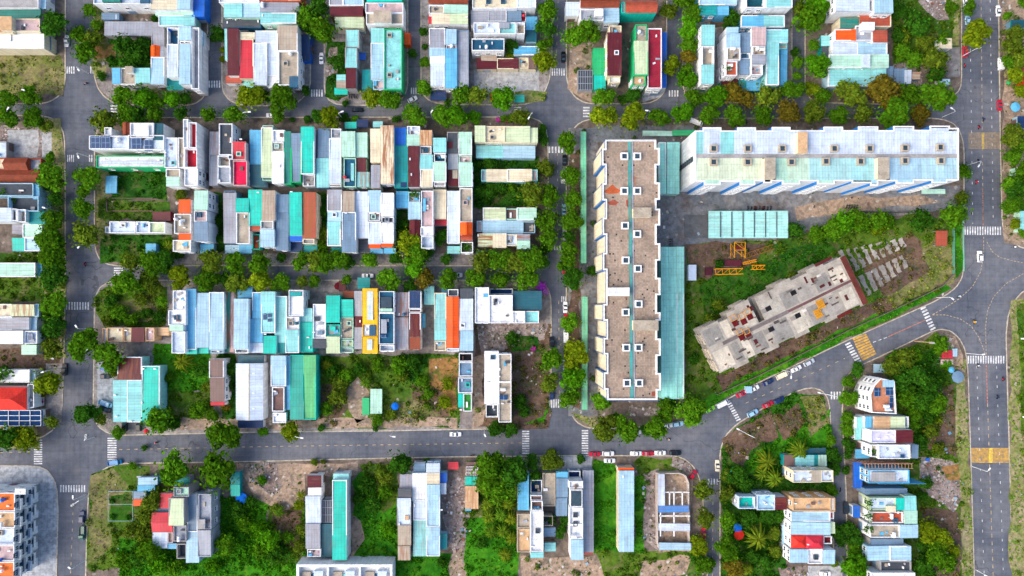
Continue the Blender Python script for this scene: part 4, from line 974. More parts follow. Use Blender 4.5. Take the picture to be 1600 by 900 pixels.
row('in the long south row', '''
9.5 w wsn: 270 454 290 485 f w; 263 485 290 508 f w; 265 508 287 517 m mn; 268 518 289 552 f wb; sk 277 496 cb; ac 287 470; ac 286 480
7 lb sn: 291 452 307 546 m sb y r0; 290 546 308 553 m tq -1
7 lb sn: 308 458 327 543 m lb y r.05; 307 544 326 552 m tq -1.6
7 lb sn: 328 457 350 546 m lb y r.05; 329 547 349 552 f pk -1; ac 342 549
4.2 cr s: 351 455 360 550 s tg y r.9; 360 455 366 550 s pk y r.9
8.5 w es: 366 467 388 545 m lb y r0; 367 545 388 552 o w; ac 374 549; ac 380 549; 372 448 394 465 m sb -5
6 sb s: 395 457 409 497 m sb y; 392 498 411 535 m sb y r0; 390 536 411 551 m wb y
7.5 lb s: 409 456 430 520 m aq y; 412 525 432 552 m tq r0; ac 415 522; so 411 490 416 500; so 418 490 424 496; so 418 498 424 503
6 aq sn: 430 463 448 535 m aq y r0; 432 536 447 552 m tl
9 w es: 451 453 474 494 f w; 447 495 467 515 f w; 447 516 467 551 m aq; sk 455 505 be; bx 453 456 470 463 .2 tl; vt 465 505 dt
7 tq s: 467 482 488 503 m aq; 467 504 489 550 m tq r0; bx 479 504 488 514 .2 dt; ac 482 527; ac 484 543
8.5 w s: 489 475 509 529 f w; 489 530 509 544 m dg; sk 496 498 dg; ac 491 519; bx 496 517 504 523 .4 bg
8 tq s: 510 462 531 504 m tq y r0; 510 507 531 525 f cg; 510 526 531 552 m pg y; bx 515 510 524 517 .3 tq
7.5 mn s: 532 468 552 495 m tq r0 x; 532 496 552 530 f be; 533 531 552 543 f pg; 533 544 552 551 f gy -1; 537 455 553 466 s ru -3; ac 534 525; sk 546 505 mn
7 cg s: 554 455 566 494 m gy y; 555 494 567 511 m ma; 554 511 566 545 m gy y; ac 563 502
9.5 ye es: 567 451 590 506 m ye y r0; 566 506 590 526 f w; 567 527 590 552 m ye y r0; bx 574 455 583 500 .75 wb; bx 574 530 582 547 .75 wb; ac 572 515; bx 577 508 586 525 .2 cb
9.5 w es: 592 455 616 489 f cb; 592 489 616 538 f cb; 593 539 616 549 o wb; gl 595 464 612 481; bx 594 482 613 487 .5 mn; bx 595 499 604 521 .3 gy; ac 598 505; so 595 523 604 528
6.5 gy s: 618 457 638 494 s gy y r.7; 618 496 638 546 s gy y r.55; ac 624 491; vt 632 491 cb
7 w s: 639 455 658 482 m nb y; 639 483 658 488 f ma; 640 489 657 526 m ma y r.25; 640 527 657 546 m ru y r.4
3.8 aq s: 663 447 678 476 m aq r0; 660 490 664 512 m sb -.8
7 cr s: 679 458 697 516 m aq y r.2; 679 516 697 532 m aq y; 679 533 697 548 f be; ac 683 536
8 w s: 698 464 717 543 gy og r0; 698 544 717 549 f wb; 700 452 716 463 f dg -1
7.5 w es: 719 451 739 466 m dg y; 718 467 739 516 m wb y; 718 517 739 548 m lb y; ac 725 506; sk 723 508 w
9 w sen: 742 449 764 505 f w; 764 461 801 505 f w; 801 486 820 505 f w; 802 455 846 484 m dt x r0 -2; 820 486 842 505 f aq -1; bx 771 467 774 477 .5 dg; ac 779 473; ac 806 502; 765 451 801 460 f nb -5
''')
row('in the lower plots', '''
6 tn n: 160 513 167 534 f w; 167 512 192 534 f cr; 193 512 206 534 f cr; 206 512 226 534 m ma; 227 512 241 533 f pk; 242 512 264 524 m tn -2; ac 186 516; ac 198 516; ac 236 519
6 aq sw: 185 558 222 593 m ma r.35 y; 178 594 200 659 m aq r0 x; 200 594 223 659 m aq r0 x; 223 572 250 659 m tq y r0; ac 225 576; ac 243 576; ac 181 617; ac 183 650; ac 206 658; ac 223 629
7 w es: 328 561 350 590 m br y r0; 329 590 351 627 m br y r0; 330 628 351 633 m rd -2
6 w s: 369 568 411 656 gy wb r0; 372 555 412 567 m dt -2.6; 373 657 411 668 m nb -3; ac 397 583; ac 397 614; ac 397 638
8 w s: 424 556 447 603 m lb y; 425 605 444 643 f br; 426 645 447 661 f w -1; ac 430 611
6.5 tq s: 448 556 454 640 m sb y r0; 454 555 475 655 m ql y r0; 475 555 494 655 m qr y r0
8 w ns: 717 552 738 565 o bk; 717 566 738 588 f bg; 716 590 738 614 f bg; 716 615 724 636 m tq -.4; 724 615 737 643 f gg; sk 731 601 tq; ac 722 594; ac 720 640; bx 728 628 731 637 .1 w
8 w s: 757 549 779 631 m w y r0; 759 632 778 652 o dg -1; ac 762 597; sk 770 558 cb
8.5 w ens: 779 553 799 597 f be; 779 597 799 660 f be; ac 781 577; ac 780 588; wt 786 608; so 780 617 793 625; ac 785 630
''')
row('south of the lower street', '''
3.6 sb n: 217 746 246 757 m lb; 216 758 242 767 m sb; 209 768 228 779 m bg -.5; 209 780 224 790 m og -.6
5 pk n: 250 771 270 794 m rd r0; 238 801 270 831 gx rd r0; 239 832 262 856 m wb -1; 262 832 270 848 f be; 247 795 268 800 m sb -2
9 cg nes: 271 761 295 776 f mn; 265 778 288 820 m pg y; 271 821 291 846 f gy -2; 276 850 291 873 o dg -4; 274 745 296 760 m tl -5; 262 849 276 857 m sb -5; sk 281 767 gy; wt 282 840 w
5.5 lb n: 294 771 309 830 m bg y; 292 830 312 878 m lb y
9 gy ens: 310 772 330 827 f gy; 310 828 330 869 m gy y; st 310 812 320 826 .8 cg
3 tl n: 361 737 375 757 m tl; 361 757 375 775 m tq -.1
5.8 w nes: 481 743 502 761 s ma x r.0; 482 762 502 774 m w r0; 478 775 501 818 m wb y; 478 818 500 857 m gy y; 480 858 501 870 f pk; ac 485 861
4.4 dt n: 503 781 520 817 k dg; 501 818 520 870 m dt y r0
7.5 w ens: 521 740 545 749 m aq -2; 520 750 542 874 m tq y r0
7.5 cg nws: 622 764 643 777 m dg; 621 778 642 820 m wb; 622 821 642 852 s be y r.5; 622 853 641 875 s be y r.6; bx 633 805 639 812 .8 tn; ac 624 818
6 w n: 625 741 645 763 m gy; 646 724 664 738 m bg -1; 645 739 667 782 m w y r0; 646 783 667 812 m wb y; 646 812 667 868 s aq y r.35; ac 648 789
6.5 lb n: 666 724 687 738 m wb; 667 739 687 756 m cr; 667 757 687 822 m lb y; 667 823 687 868 m lb y r0; 688 739 698 754 m bl -2; 688 755 697 772 m wb -2; 687 834 698 858 m tl -3; ac 690 796
3.8 tn n: 727 745 737 758 m tq r0; 738 745 747 758 m tq; 727 759 747 795 s tn y r.6; 728 729 747 744 k br -.4
5.5 be ns: 809 737 826 797 m sb y r0; 808 803 828 825 f be; 808 826 828 863 f tn; ac 824 841
8.5 w ns: 829 750 847 772 o nb -4; 829 774 847 782 f br -1; 830 783 848 798 o br; 829 799 849 862 f w; 829 863 849 871 m aq -.6; sk 840 829 dg; ac 832 853
4.8 be n: 848 739 868 791 f be; 850 824 868 838 m bg -1; 851 848 868 861 m aq -1.5; 848 806 864 822 o dg -.4; pl 862 812 1.6
4.8 sb n: 869 737 887 746 m sb; 869 747 887 777 m bg y; 869 778 886 806 m bg y -.3
9 w nws: 889 752 911 763 f w; 891 765 910 792 f w; 890 793 911 820 f w; 890 820 911 842 f w; 892 843 911 874 m lb y; gl 893 768 908 790; sk 899 804 dg; sk 899 818 dg; wt 896 836 w; 888 736 907 751 o nb -5
4.5 gy n: 911 735 927 862 m gy y; 911 863 927 866 m sal -.6
6 cr nw: 967 735 990 862 m lb y r.05; ac 973 744; 966 731 990 735 m og -.5
''')
row('behind the palm lot', '''
4 tl n: 1225 711 1241 728 m br; 1242 711 1271 727 m aq; 1272 711 1277 727 m tl; 1278 711 1291 728 m mn r.4
10.5 cr wn: 1239 735 1283 754 f wb; 1283 735 1302 753 f wb; ac 1240 739; bx 1270 735 1283 754 .1 be
7.5 wb wn: 1154 776 1180 795 o tq; 1183 773 1211 797 f lb; 1211 777 1229 796 s ma x r.3; ac 1196 787; ac 1206 788; ac 1193 784
10.5 tn wn: 1239 778 1298 798 f tn; 1298 778 1305 800 f w -1; ac 1242 786
9.5 w we: 1236 799 1296 814 m lb; 1297 800 1303 811 f rd -1
9.5 w we: 1236 816 1296 835 m lb; 1296 816 1304 833 m pg -1
9.5 w we: 1236 836 1259 856 h hr; 1259 836 1286 857 h rd; 1287 838 1300 850 f ma -1.5
9.5 w wes: 1234 858 1262 879 m lb y; 1263 858 1285 881 f w; 1286 859 1304 881 m lb y; sk 1274 870 dg; ac 1262 850
''', 'top')
row('in the solar roof terrace', '''
7.5 w w: 1339 652 1352 669 m aq -2; 1352 651 1361 668 m sb; 1366 651 1391 670 m tn r.2; 1391 651 1413 669 m pg; 1413 651 1420 668 f bg
9.5 w w: 1361 672 1400 692 f lv; 1400 672 1426 692 m ma r.1; 1336 668 1345 687 m aq -6; ac 1387 678; ac 1394 681
10.5 w w: 1373 695 1422 717 f wb; 1424 695 1434 716 m bg -4; ac 1396 710; ac 1405 703; so 1406 710 1414 716; pl 1366 706 1.4; 1361 695 1372 714 o cr -.6
9.5 sb w: 1357 734 1421 755 f wb; bx 1364 738 1400 752 .1 cg
5.5 bg w: 1350 763 1416 772 m bg r0
8.5 pg wn: 1360 778 1400 797 f wb; 1400 778 1412 797 m tq; 1413 775 1431 797 m aq r0; st 1386 791 1399 799 .6 cr; pl 1356 786 1.3
8.5 w w: 1362 800 1411 817 f sal; 1413 798 1433 818 m mn r0; wt 1390 805; ac 1402 800; sk 1398 813 cb; pl 1356 806 1.3; 1333 790 1343 808 m bl -5
8.5 w w: 1360 820 1406 840 f be; 1406 820 1434 840 m lb r0; ac 1392 836; wt 1394 834 w; pl 1355 825 1.4
5.5 cg w: 1360 842 1411 852 m bg r0
6.5 lb w: 1354 853 1390 875 m lb r0; 1390 853 1422 875 m lb r0
6 cg w: 1376 877 1424 893 f dg; ac 1388 881; ac 1410 886
7 w w: 1362 895 1430 930 f w
''', 'top')
# ------------------------------------------------------------------ the two big apartment blocks
def poly_walls(m, q, z0, z1, pick):
    for i in range(len(q)):
        a, b = q[i], q[(i + 1) % len(q)]; e = b - a
        m.face([(a.x, a.y, z0), (b.x, b.y, z0), (b.x, b.y, z1), (a.x, a.y, z1)], pick(e))
def ring(m, q, d, z0, z1):
    qi = inset([(p.x, p.y) for p in q], d); n = len(q)
    for i in range(n):
        j = (i + 1) % n
        m.face([(q[i].x, q[i].y, z1), (q[j].x, q[j].y, z1), (*qi[j], z1), (*qi[i], z1)])
        m.face([(*qi[j], z0), (*qi[i], z0), (*qi[i], z1), (*qi[j], z1)]); m.face([(q[i].x, q[i].y, z0), (q[j].x, q[j].y, z0), (q[j].x, q[j].y, z1), (q[i].x, q[i].y, z1)])
def ccwv(q):
    a = sum(q[i].x * q[(i + 1) % len(q)].y - q[(i + 1) % len(q)].x * q[i].y for i in range(len(q)))
    return q if a > 0 else q[::-1]
HB = 21.5
# block with the brown paved roof
root = thing('apartment_block', 'long apartment block with brown paved roof, teal gutter and stepped cream west front', 'apartment block', W(975, 420, 0))
ys = [218,232,258,286,313,340,367,395,422,475,501,528,554,582,609,625]; L = []
for i in range(len(ys) - 1):
    x = 945.5 if i % 2 == 0 else 940.5
    if i in (8, 10, 12, 14): x += 0
    x += (ys[i] - 218) * .008; L += [(x, ys[i]), (x, ys[i + 1])]
yr = [218,231,258,285,312,326,352,380,407,434,461,488,501,529,556,583,610,625]; Rr = []
for i in range(len(yr) - 1):
    x = (1025.5 if i % 2 == 0 else 1031) + (yr[i] - 218) * .005; Rr += [(x, yr[i]), (x, yr[i + 1])]
q = ccwv([W(x, y, HB) for x, y in Rr + L[::-1]])
m = MB(); poly_walls(m, q, 0, HB - .8, lambda e: 1 if abs(e.x) > abs(e.y) and (e.length < 8) else 0)
wl = m.build('wall', ['painted_plaster', 'blue_plaster'], root, rgb('cr'))
m = MB(); ring(m, q, .55, HB - .8, HB); m.build('parapet', 'painted_plaster', root, rgb('w'))
m = MB(); m.face([(*p, HB - .75) for p in inset([(p.x, p.y) for p in q], .5)]); m.build('roof_deck', 'roof_paving_tiles', root, (.34, .265, .21, 1))
m = MB(); a, b = W(983.5, 219, HB - .7), W(987, 624, HB - .7); m.bar(a, b, 1.2, .25); m.build('gutter', 'sheet_metal', root, (.05, .33, .32, .6))
m = MB(); m.bar(a + Vector((1.0, 0, 0)), b + Vector((1.0, 0, 0)), .5, .35); m.build('gutter_kerb', 'weathered_concrete', root, rgb('gy'))
for x, y in [(975,245),(995,245),(975,299),(995,299),(976,353),(995,366),(977,407),(996,420),(997,475),(977,488),(978,543),(997,543),(979,598),(998,598)]:
    fit('skylight', SKYL, root, W(x, y, HB - .75), 0, 'w', 1.55)
for x0, y0, x1, y1, c in [(951,450,983,462,'w'),(990,325,1017,339,'be'),(990,501,1028,516,'be')]:
    m = MB(); m.prism([(p.x, p.y) for p in quadw(x0, y0, x1, y1, HB + 2)], HB - .75, HB + 2); t = m.build('stair_tower', 'painted_plaster', root, rgb('cr'))
    m = MB(); m.prism([(p.x, p.y) for p in grow(quadw(x0, y0, x1, y1, HB + 2), .15)], HB + 2, HB + 2.2, bottom=True); m.build('roof', 'weathered_concrete', t, rgb(c), origin=root.location)
for i in range(len(ys) - 1):      # blue trim framing each cream panel of the west front, and the windows of its floors
    x = L[2 * i][0]; a, b = W(x, ys[i], HB), W(x, ys[i + 1], HB); m = MB(); o = Vector((-.06, 0, 0))
    m.bar((a.x - .05, a.y, HB - .35), (b.x - .05, b.y, HB - .35), .14, .7); m.bar((a.x - .05, a.y - .2, .2), (a.x - .05, a.y - .2, HB - .7), .2); m.bar((b.x - .05, b.y + .2, .2), (b.x - .05, b.y + .2, HB - .7), .2)
    m.build('facade_trim', 'painted_metal', root, rgb((20, 90, 165)))
m = MB(); a, b = q[0], q[0]
a, b = W(945.5, 219, HB), W(1026, 219, HB); m.bar(a + Vector((0, .06, -.4)), b + Vector((0, .06, -.4)), .12, .8); a, b = W(948.5, 625.4, HB), W(1031, 625.4, HB); m.bar(a + Vector((0, -.06, -.4)), b + Vector((0, -.06, -.4)), .12, .8)
m.build('facade_trim', 'painted_metal', root, rgb((30, 105, 180)))

for pts, c in (([(943,300),(951,293),(957,288),(963,294),(970,297),(966,302),(952,303)], (190,96,58)), ([(949,316),(958,312),(967,316),(962,321),(952,320)], (172,92,74)), ([(978,313),(983,311),(983,325),(979,322)], (160,84,70)), ([(1018,612),(1026,611),(1026,619),(1018,619)], (150,84,70))):
    m = MB(); m.face([(p.x, p.y, HB - .738) for p in ccwv([W(x, y, HB - .74) for x, y in pts])]); m.build('roof_stain', 'weathered_concrete', root, rgb(c))
# block with the pale sheet roof
root = thing('apartment_block', 'apartment block with pale sheet roof, white walls and slanting blue fins', 'apartment block', W(1290, 245, 0))
top = [(1086,204),(1098,204),(1098,199),(1127,199),(1127,204),(1152,204),(1152,199),(1181,199),(1181,204),(1206,204),(1206,198.5),(1235,198.5),(1235,203.5),(1287,203.5),(1287,198),(1317,198),(1317,203.5),(1341,203.5),(1341,197.5),(1372,197.5),(1372,203.5),(1396,203.5),(1396,197),(1428,197),(1428,203),(1453,203),(1453,196.5),(1484,196.5),(1484,200),(1498,200)]
bot = [(1498,282),(1480,282),(1480,286),(1456,286),(1456,282),(1428,282),(1428,287),(1400,287),(1400,283),(1372,283),(1372,290),(1360,290),(1360,286),(1331,286),(1331,283),(1304,283),(1304,288),(1277,288),(1277,283),(1250,283),(1250,288),(1222,288),(1222,283),(1206,283),(1206,286),(1193,286),(1193,283),(1180,283),(1180,289),(1156,289),(1156,284),(1126,284),(1126,289),(1100,289),(1100,284),(1086,284)]
q = ccwv([W(x, y, HB) for x, y in top + bot])
m = MB(); poly_walls(m, q, 0, HB - .3, lambda e: 1 if (abs(e.y) > abs(e.x) and e.length < 3 and e.y < 0) else 0)
m.build('wall', ['painted_plaster', 'blue_plaster'], root, rgb('w'))
m = MB(); ring(m, q, .45, HB - .3, HB + .15); m.build('parapet', 'painted_plaster', root, rgb('w'))
for x0, x1, c in [(1087,1099,'aq'),(1099,1126,'wb'),(1126,1147,'aq'),(1147,1206,'wb'),(1206,1246,'wb'),(1246,1341,'wb'),(1341,1428,'wb'),(1428,1497,'wb')]:
    m = MB(); A, B = W(x0, 200, HB), W(x1, 241, HB)
    y1 = W(x0, 204.5, HB).y; y0 = W(x0, 241.5, HB).y; xa, xb = W(x0, 220, HB).x, W(x1, 220, HB).x
    m.face([(xa, y0, HB - .25), (xb, y0, HB - .25), (xb, y1, HB + .05), (xa, y1, HB + .05)], 0, [(xa, y0), (xb, y0), (xb, y1), (xa, y1)]); m.build('roof', 'sheet_metal', root, rgb(c, .93))
for (x0, x1, x2, x3) in [(1098,1127,0,0),(1152,1181,0,0),(1206,1235,0,0),(1287,1317,0,0),(1341,1372,0,0),(1396,1428,0,0),(1453,1484,0,0)]:
    xa, xb = W(x0 + 1.5, 201, HB).x, W(x1 - 1.5, 201, HB).x; ya, yb = W(x0, 204.8, HB).y, W(x0, 200, HB).y
    m = MB(); m.face([(xa, ya, HB + .06), (xb, ya, HB + .06), (xb, yb, HB + .1), (xa, yb, HB + .1)]); m.build('roof', 'sheet_metal', root, rgb('wb', .95))
for x0, x1, c in [(1087,1192,(214,230,204)),(1212,1230,'mn'),(1230,1265,(190,222,202)),(1265,1331,(168,218,222)),(1331,1370,(160,216,222)),(1390,1440,'lb'),(1440,1497,(172,212,226))]:
    y1 = W(x0, 246, HB).y; y0 = W(x0, 282, HB).y; xa, xb = W(x0, 265, HB).x, W(x1, 265, HB).x
    m = MB(); m.face([(xa, y0, HB + .05), (xb, y0, HB + .05), (xb, y1, HB - .25), (xa, y1, HB - .25)], 0, [(xa, y0), (xb, y0), (xb, y1), (xa, y1)]); m.build('roof', 'sheet_metal', root, rgb(c, .95))
for x0, x1 in [(1101,1125),(1157,1179),(1223,1249),(1278,1303),(1361,1371),(1401,1427),(1457,1479)]:
    xa, xb = W(x0, 284, HB).x, W(x1, 284, HB).x; ya, yb = W(x0, 287, HB).y, W(x0, 281.5, HB).y
    m = MB(); m.face([(xa, ya, HB + .07), (xb, ya, HB + .07), (xb, yb, HB + .06), (xa, yb, HB + .06)]); m.build('roof', 'sheet_metal', root, rgb('mn' if x0 < 1300 else 'lb', .95))
m = MB(); m.bar(W(1087, 243.8, HB - .3), W(1497, 243.8, HB - .3), 1.5, .3); m.build('gutter', 'weathered_concrete', root, rgb('cg'))
for x, y in [(1114,233),(1167,233),(1221,233),(1302,233),(1357,233),(1412,232),(1467,231),(1114,254),(1167,254),(1235,254),(1289,253),(1343,253),(1412,252),(1468,252)]:
    fit('skylight', SKYL, root, W(x, y, HB - .1), 0, 'be', 1.55)
for x0, y0, x1, y1, c in [(1247,207,1261,239,'tn'),(1195,247,1211,279,'be'),(1372,246,1389,279,'be')]:
    m = MB(); m.prism([(p.x, p.y) for p in quadw(x0, y0, x1, y1, HB + 2.3)], HB - .3, HB + 2.3); t = m.build('stair_tower', 'painted_plaster', root, rgb('cr'))
    m = MB(); m.prism([(p.x, p.y) for p in grow(quadw(x0, y0, x1, y1, HB + 2.3), .12)], HB + 2.3, HB + 2.45, bottom=True); m.build('roof', 'weathered_concrete', t, rgb(c), origin=root.location)
p = W(1086, 246, HB)
for k in range(7): fit('window', WIN, root, (p.x - .012, p.y, 1.8 + 2.75 * k), -math.pi / 2, 'dg', 1.5)
for x0, x1 in [(1101,1125),(1157,1179),(1223,1249),(1278,1303),(1401,1427),(1457,1479)]:
    yb = 289 if x0 < 1200 else 288 if x0 < 1300 else 287 if x0 < 1430 else 286
    for xx in (x0 * .72 + x1 * .28, x0 * .28 + x1 * .72):
        pm = W(xx, yb, HB)
        for k in range(7): fit('window', WIN, root, (pm.x, pm.y - .05, 2.2 + 2.75 * k), 0, 'w', 1.1)

# ------------------------------------------------------------------ sheds, walkways and open canopies on posts
def canopy(x0, y0, x1, y1, h, col, label, cat='canopy', seams=0, ridge=None, rust=.1, name='canopy', posts=4):
    q = quadw(x0, y0, x1, y1, h); c = (q[0] + q[2]) / 2; root = thing(name, label, cat, (c.x, c.y, 0))
    roof_sheet(root, q, h, col, 'roof', 'sheet_metal', ridge or '', rust=rust)
    lx, ly = (q[1] - q[0]).length, (q[3] - q[0]).length; n = max(2, min(14, int(max(lx, ly) / 6) + 1))
    for i in range(n if posts == 4 else 2):
        for s in (.04, .96):
            f = .02 + .96 * i / (n - 1) if n > 1 else .5
            p = bil(q, f, s) if lx > ly else bil(q, s, f)
            m = MB(); m.tube([(p.x, p.y, BZ), (p.x, p.y, h + .03)], .09, 6); m.build('post', 'painted_metal', root, rgb('gy'))
    for k in range(seams):
        f = (k + 1) / (seams + 1); a, b = (bil(q, f, .03), bil(q, f, .97)) if lx > ly else (bil(q, .03, f), bil(q, .97, f))
        m = MB(); m.bar(a + Vector((0, 0, .72)), b + Vector((0, 0, .72)), .3, .2); m.build('roof_seam', 'painted_metal', root, rgb('dg'))
    return root
canopy(907.5,206,915.5,411,3,(112,205,165),'long narrow green bicycle shelter beside the street, northern of two','shelter',rust=.2)
canopy(909,464,917.5,640,3,(112,205,165),'long narrow green bicycle shelter beside the street, southern of two','shelter',rust=.2)
canopy(1004,205,1050,212.5,3,'mn','thin pale green shelter along the block\'s north wall','shelter')
canopy(1051,204,1085,212,3,'gn','thin darker green shelter beside the white end wall','shelter')
house('5 mn : 1029 223 1040 303 m ah y; 1042 223 1061 303 m ah y r.05', '', 'market_hall', 'mint green sheet roof hall squeezed between the two apartment blocks')
house('5 aq e: 1033 386 1045 623 m ah y; 1045 386 1057 623 m ah y; 1057 386 1068 623 m ah y r.1', '', 'market_hall', 'long pale aqua sheet roof hall along the brown block\'s east side')
canopy(1107,330,1230,372,3.6,(168,232,228),'wide aqua sheet parking shed divided by dark seams','shed',seams=6,name='parking_shed')
m = MB(); q = quadw(1070, 336, 1106, 371, .5); m.prism([(p.x, p.y) for p in q], 0, .5); o = m.build('concrete_platform', 'weathered_concrete', None, rgb((105,108,112)), (q[0] + q[2]) / 2 * Vector((1, 1, 0)) if False else Vector(((q[0].x + q[2].x) / 2, (q[0].y + q[2].y) / 2, 0))); tag(o, 'bare dark grey concrete platform beside the aqua parking shed', 'platform')
for a in [(539,191,557,201,3,'tq','small turquoise front awning in the upper terrace row'),(558,187,575,199,3,'nb','small navy front awning in the upper terrace row'),(583,190,598,199,3,'aq','small aqua front awning on the upper terrace row'),
          (673,143,697,157,3,'nb','dark navy awning before the white rounded corner house'),(766,145,774,159,2.6,'og','orange tarpaulin stall beside the empty cement yard'),(803,149,819,160,2.6,'tq','turquoise tarpaulin stall by the junction corner'),
          (523,138,543,148,2.8,'tq','turquoise awning beside a house front in the third top block'),(560,83,571,94,2.6,'bl','small bright blue tarpaulin between two aqua houses'),(559,434,578,451,3,'tl','teal awning before the yellow house'),
          (579,608,597,646,3.2,'mn','pale mint roof shed on the vacant lot'),(700,722,716,733,2.6,'rd','bright red tarpaulin tent at the kerb'),(728,722,747,728,2.4,'br','narrow brown lean-to in front of the rusty shed'),
          (727,795,736,798,2.2,'sb','tiny blue tarpaulin beside the rusty striped shed'),(530,439,540,455,2.8,'ma','maroon awning in front of the turquoise house'),(166,275,183,302,3,'sb','light blue site cabin roof on the grassy lot'),
          (1471,548,1488,560,2.6,'rd','red roofed roadside stall at the junction'),(1470,562,1488,569,2.6,'pk','pale striped roadside stall below the red one'),(1488,545,1495,557,2.4,'lb','small light blue kiosk beside the red stall'),
          (1365,569,1382,582,2.4,'lb','small pale blue kiosk at the diagonal road corner'),(1462,361,1479,384,3,'sal','orange brick guardhouse roof by the avenue'),(250,776,268,787,2.2,'sb','tiny blue awning between the two red roofs'),
          (214,744,247,746,2.4,'gy','thin grey awning along the small blue house'),(1244,700,1290,709,2.5,'dt','dark teal lean-to behind the pale rooftop house'),(1222,820,1232,852,3,'lb','narrow pale blue lean-to beside the red roofed house'),
          (1336,702,1358,716,3,'sb','blue porch roof below the weathered white terrace'),(1333,722,1346,762,2.6,'bl','bright blue sheeting over the building site entrance'),(480,395,512,400,2.5,'tl','thin teal awning at the lower terrace row\'s front'),
          (618,392,640,402,2.6,'nb','dark blue awning under the tall courtyard trees'),(744,392,770,399,2.6,'tl','teal awning by the rusty striped corner house'),(690,448,699,460,2.6,'sb','small sky blue awning beside the orange roof house'),
          (1440,296,1475,303,3,'mn','pale mint lean-to under the white block\'s south wall'),(1446,716,1452,720,2.2,'bl','tiny blue sheet on the rubble lot')]:
    canopy(*a, cat='awning', name='awning')

# container, site toilet, small objects
def box_thing(name, u0, v0, u1, v1, h, col, label, cat, mat='painted_metal', ribs=True, rz=None):
    q = quadw(u0, v0, u1, v1, h); c = (q[0] + q[2]) / 2; root = thing(name, label, cat, (c.x, c.y, BZ))
    m = MB(); g = [(p.x, p.y) for p in q]; m.prism(g, BZ, h); m.build('body', mat, root, rgb(col), origin=(c.x, c.y, BZ))
    if ribs:
        m = MB(); n = 8
        for i in range(n + 1):
            f = i / n; L = (q[1] - q[0]).length > (q[3] - q[0]).length
            a, b = (bil(q, f, 0), bil(q, f, 1)) if L else (bil(q, 0, f), bil(q, 1, f)); m.bar(a + Vector((0, 0, .03)), b + Vector((0, 0, .03)), .12, .08)
        m.build('roof_rib', mat, root, rgb(col), origin=(c.x, c.y, BZ))
        a, b = bil(q, .1, 0), bil(q, .9, 0); m = MB(); m.prism([(a.x, a.y - .04), (b.x, b.y - .04), (b.x, b.y), (a.x, a.y)], BZ + .1, h - .2); m.build('door', mat, root, rgb('gy'), origin=(c.x, c.y, BZ))
    return root
box_thing('container', 1076, 414, 1088, 438, 2.7, 'wb', 'white shipping container standing alone on the weedy site', 'container')
box_thing('container', 566, 622, 577, 648, 2.5, 'gn', 'bright green container beside the mint shed', 'container')
box_thing('pump_house', 1166, 604, 1175, 614, 2.2, 'lb', 'tiny pale blue hut beside the hall\'s south end', 'hut')

# ------------------------------------------------------------------ unfinished concrete shell, turned to the diagonal road
AX = Vector((math.cos(R(25.7)), math.sin(R(25.7)), 0)); AY = Vector((-AX.y, AX.x, 0))
HU = 10.5
O = W(1109, 551, HU)                     # west end, middle of the shell
def U(s, t, z): p = O + AX * s + AY * t; return Vector((p.x, p.y, z))
root = thing('unfinished_building', 'unfinished pale concrete shell with stepped sides and maroon east edge', 'building site', U(33, 0, 0))
up = [(0,9.6),(8,9.6),(8,8.8),(12,8.8),(12,10.6),(16,10.6),(16,11.8),(22,11.8),(22,2),(24.5,2),(24.5,11.2),(33,11.2),(33,12.2),(40,12.2),(40,11),(47,11),(47,12),(54,12),(54,10.8),(62,10.8)]
dn = [(62,-9.6),(60,-9.6),(60,-8.6),(52,-8.6),(52,-9.4),(45,-9.4),(45,-8.2),(38,-8.2),(38,-9.6),(32,-9.6),(32,-8.4),(25,-8.4),(25,-9.6),(19,-9.6),(19,-8.4),(12,-8.4),(12,-9.8),(6,-9.8),(6,-8.6),(0,-8.6)]
q = ccwv([U(s, t, HU) for s, t in up + dn])
FL = (0.15, 3.5, 7.0, HU)
for z in FL[1:]:                          # floor slabs
    m = MB(); m.prism([(p.x, p.y) for p in q], z - .3, z, bottom=True); m.build('floor_slab', 'weathered_concrete', root, rgb((172,166,156)))
for s in range(2, 62, 5):
    for t in (-7.6, -2.2, 2.2, 8.2):
        if 20.5 < s < 25 and t > 2: continue
        p = U(s, t, 0); a = [p + AX * .25 + AY * .25, p - AX * .25 + AY * .25, p - AX * .25 - AY * .25, p + AX * .25 - AY * .25]; m = MB(); m.prism([(k.x, k.y) for k in a], BZ, HU - .3); m.build('column', 'weathered_concrete', root, rgb('be'))
for s in range(0, 60, 6):
    a, b = U(s + .5, -8.2, 0), U(s + 4, -8.2, 0)
    for z0 in (.2, 3.5, 7.0):
        d = AY * .2; m = MB(); m.prism([(k.x, k.y) for k in (a, b, b + d, a + d)], z0, z0 + 1.3); m.build('wall_panel', 'weathered_concrete', root, rgb((222,208,190)))
for t0 in (-8, -3, 3):
    a, b = U(.3, t0, 0), U(.3, t0 + 4, 0); d = AX * .2
    for z0 in (.2, 3.5, 7.0): m = MB(); m.prism([(k.x, k.y) for k in (a, a + d, b + d, b)][::-1], z0, z0 + 1.6); m.build('wall_panel', 'weathered_concrete', root, rgb((222,208,190)))
def slab_patch(name, s0, t0, s1, t1, col, z=.1, mat='weathered_concrete'):
    m = MB(); a = [U(s0, t0, 0), U(s1, t0, 0), U(s1, t1, 0), U(s0, t1, 0)]; m.prism([(k.x, k.y) for k in a], HU - .02, HU + z); return m.build(name, mat, root, rgb(col))
slab_patch('corridor_trough', 6, .2, 34, 1.6, (120,112,112), .03); slab_patch('corridor_trough', 34, .4, 62, 1.4, (110,80,82), .035)
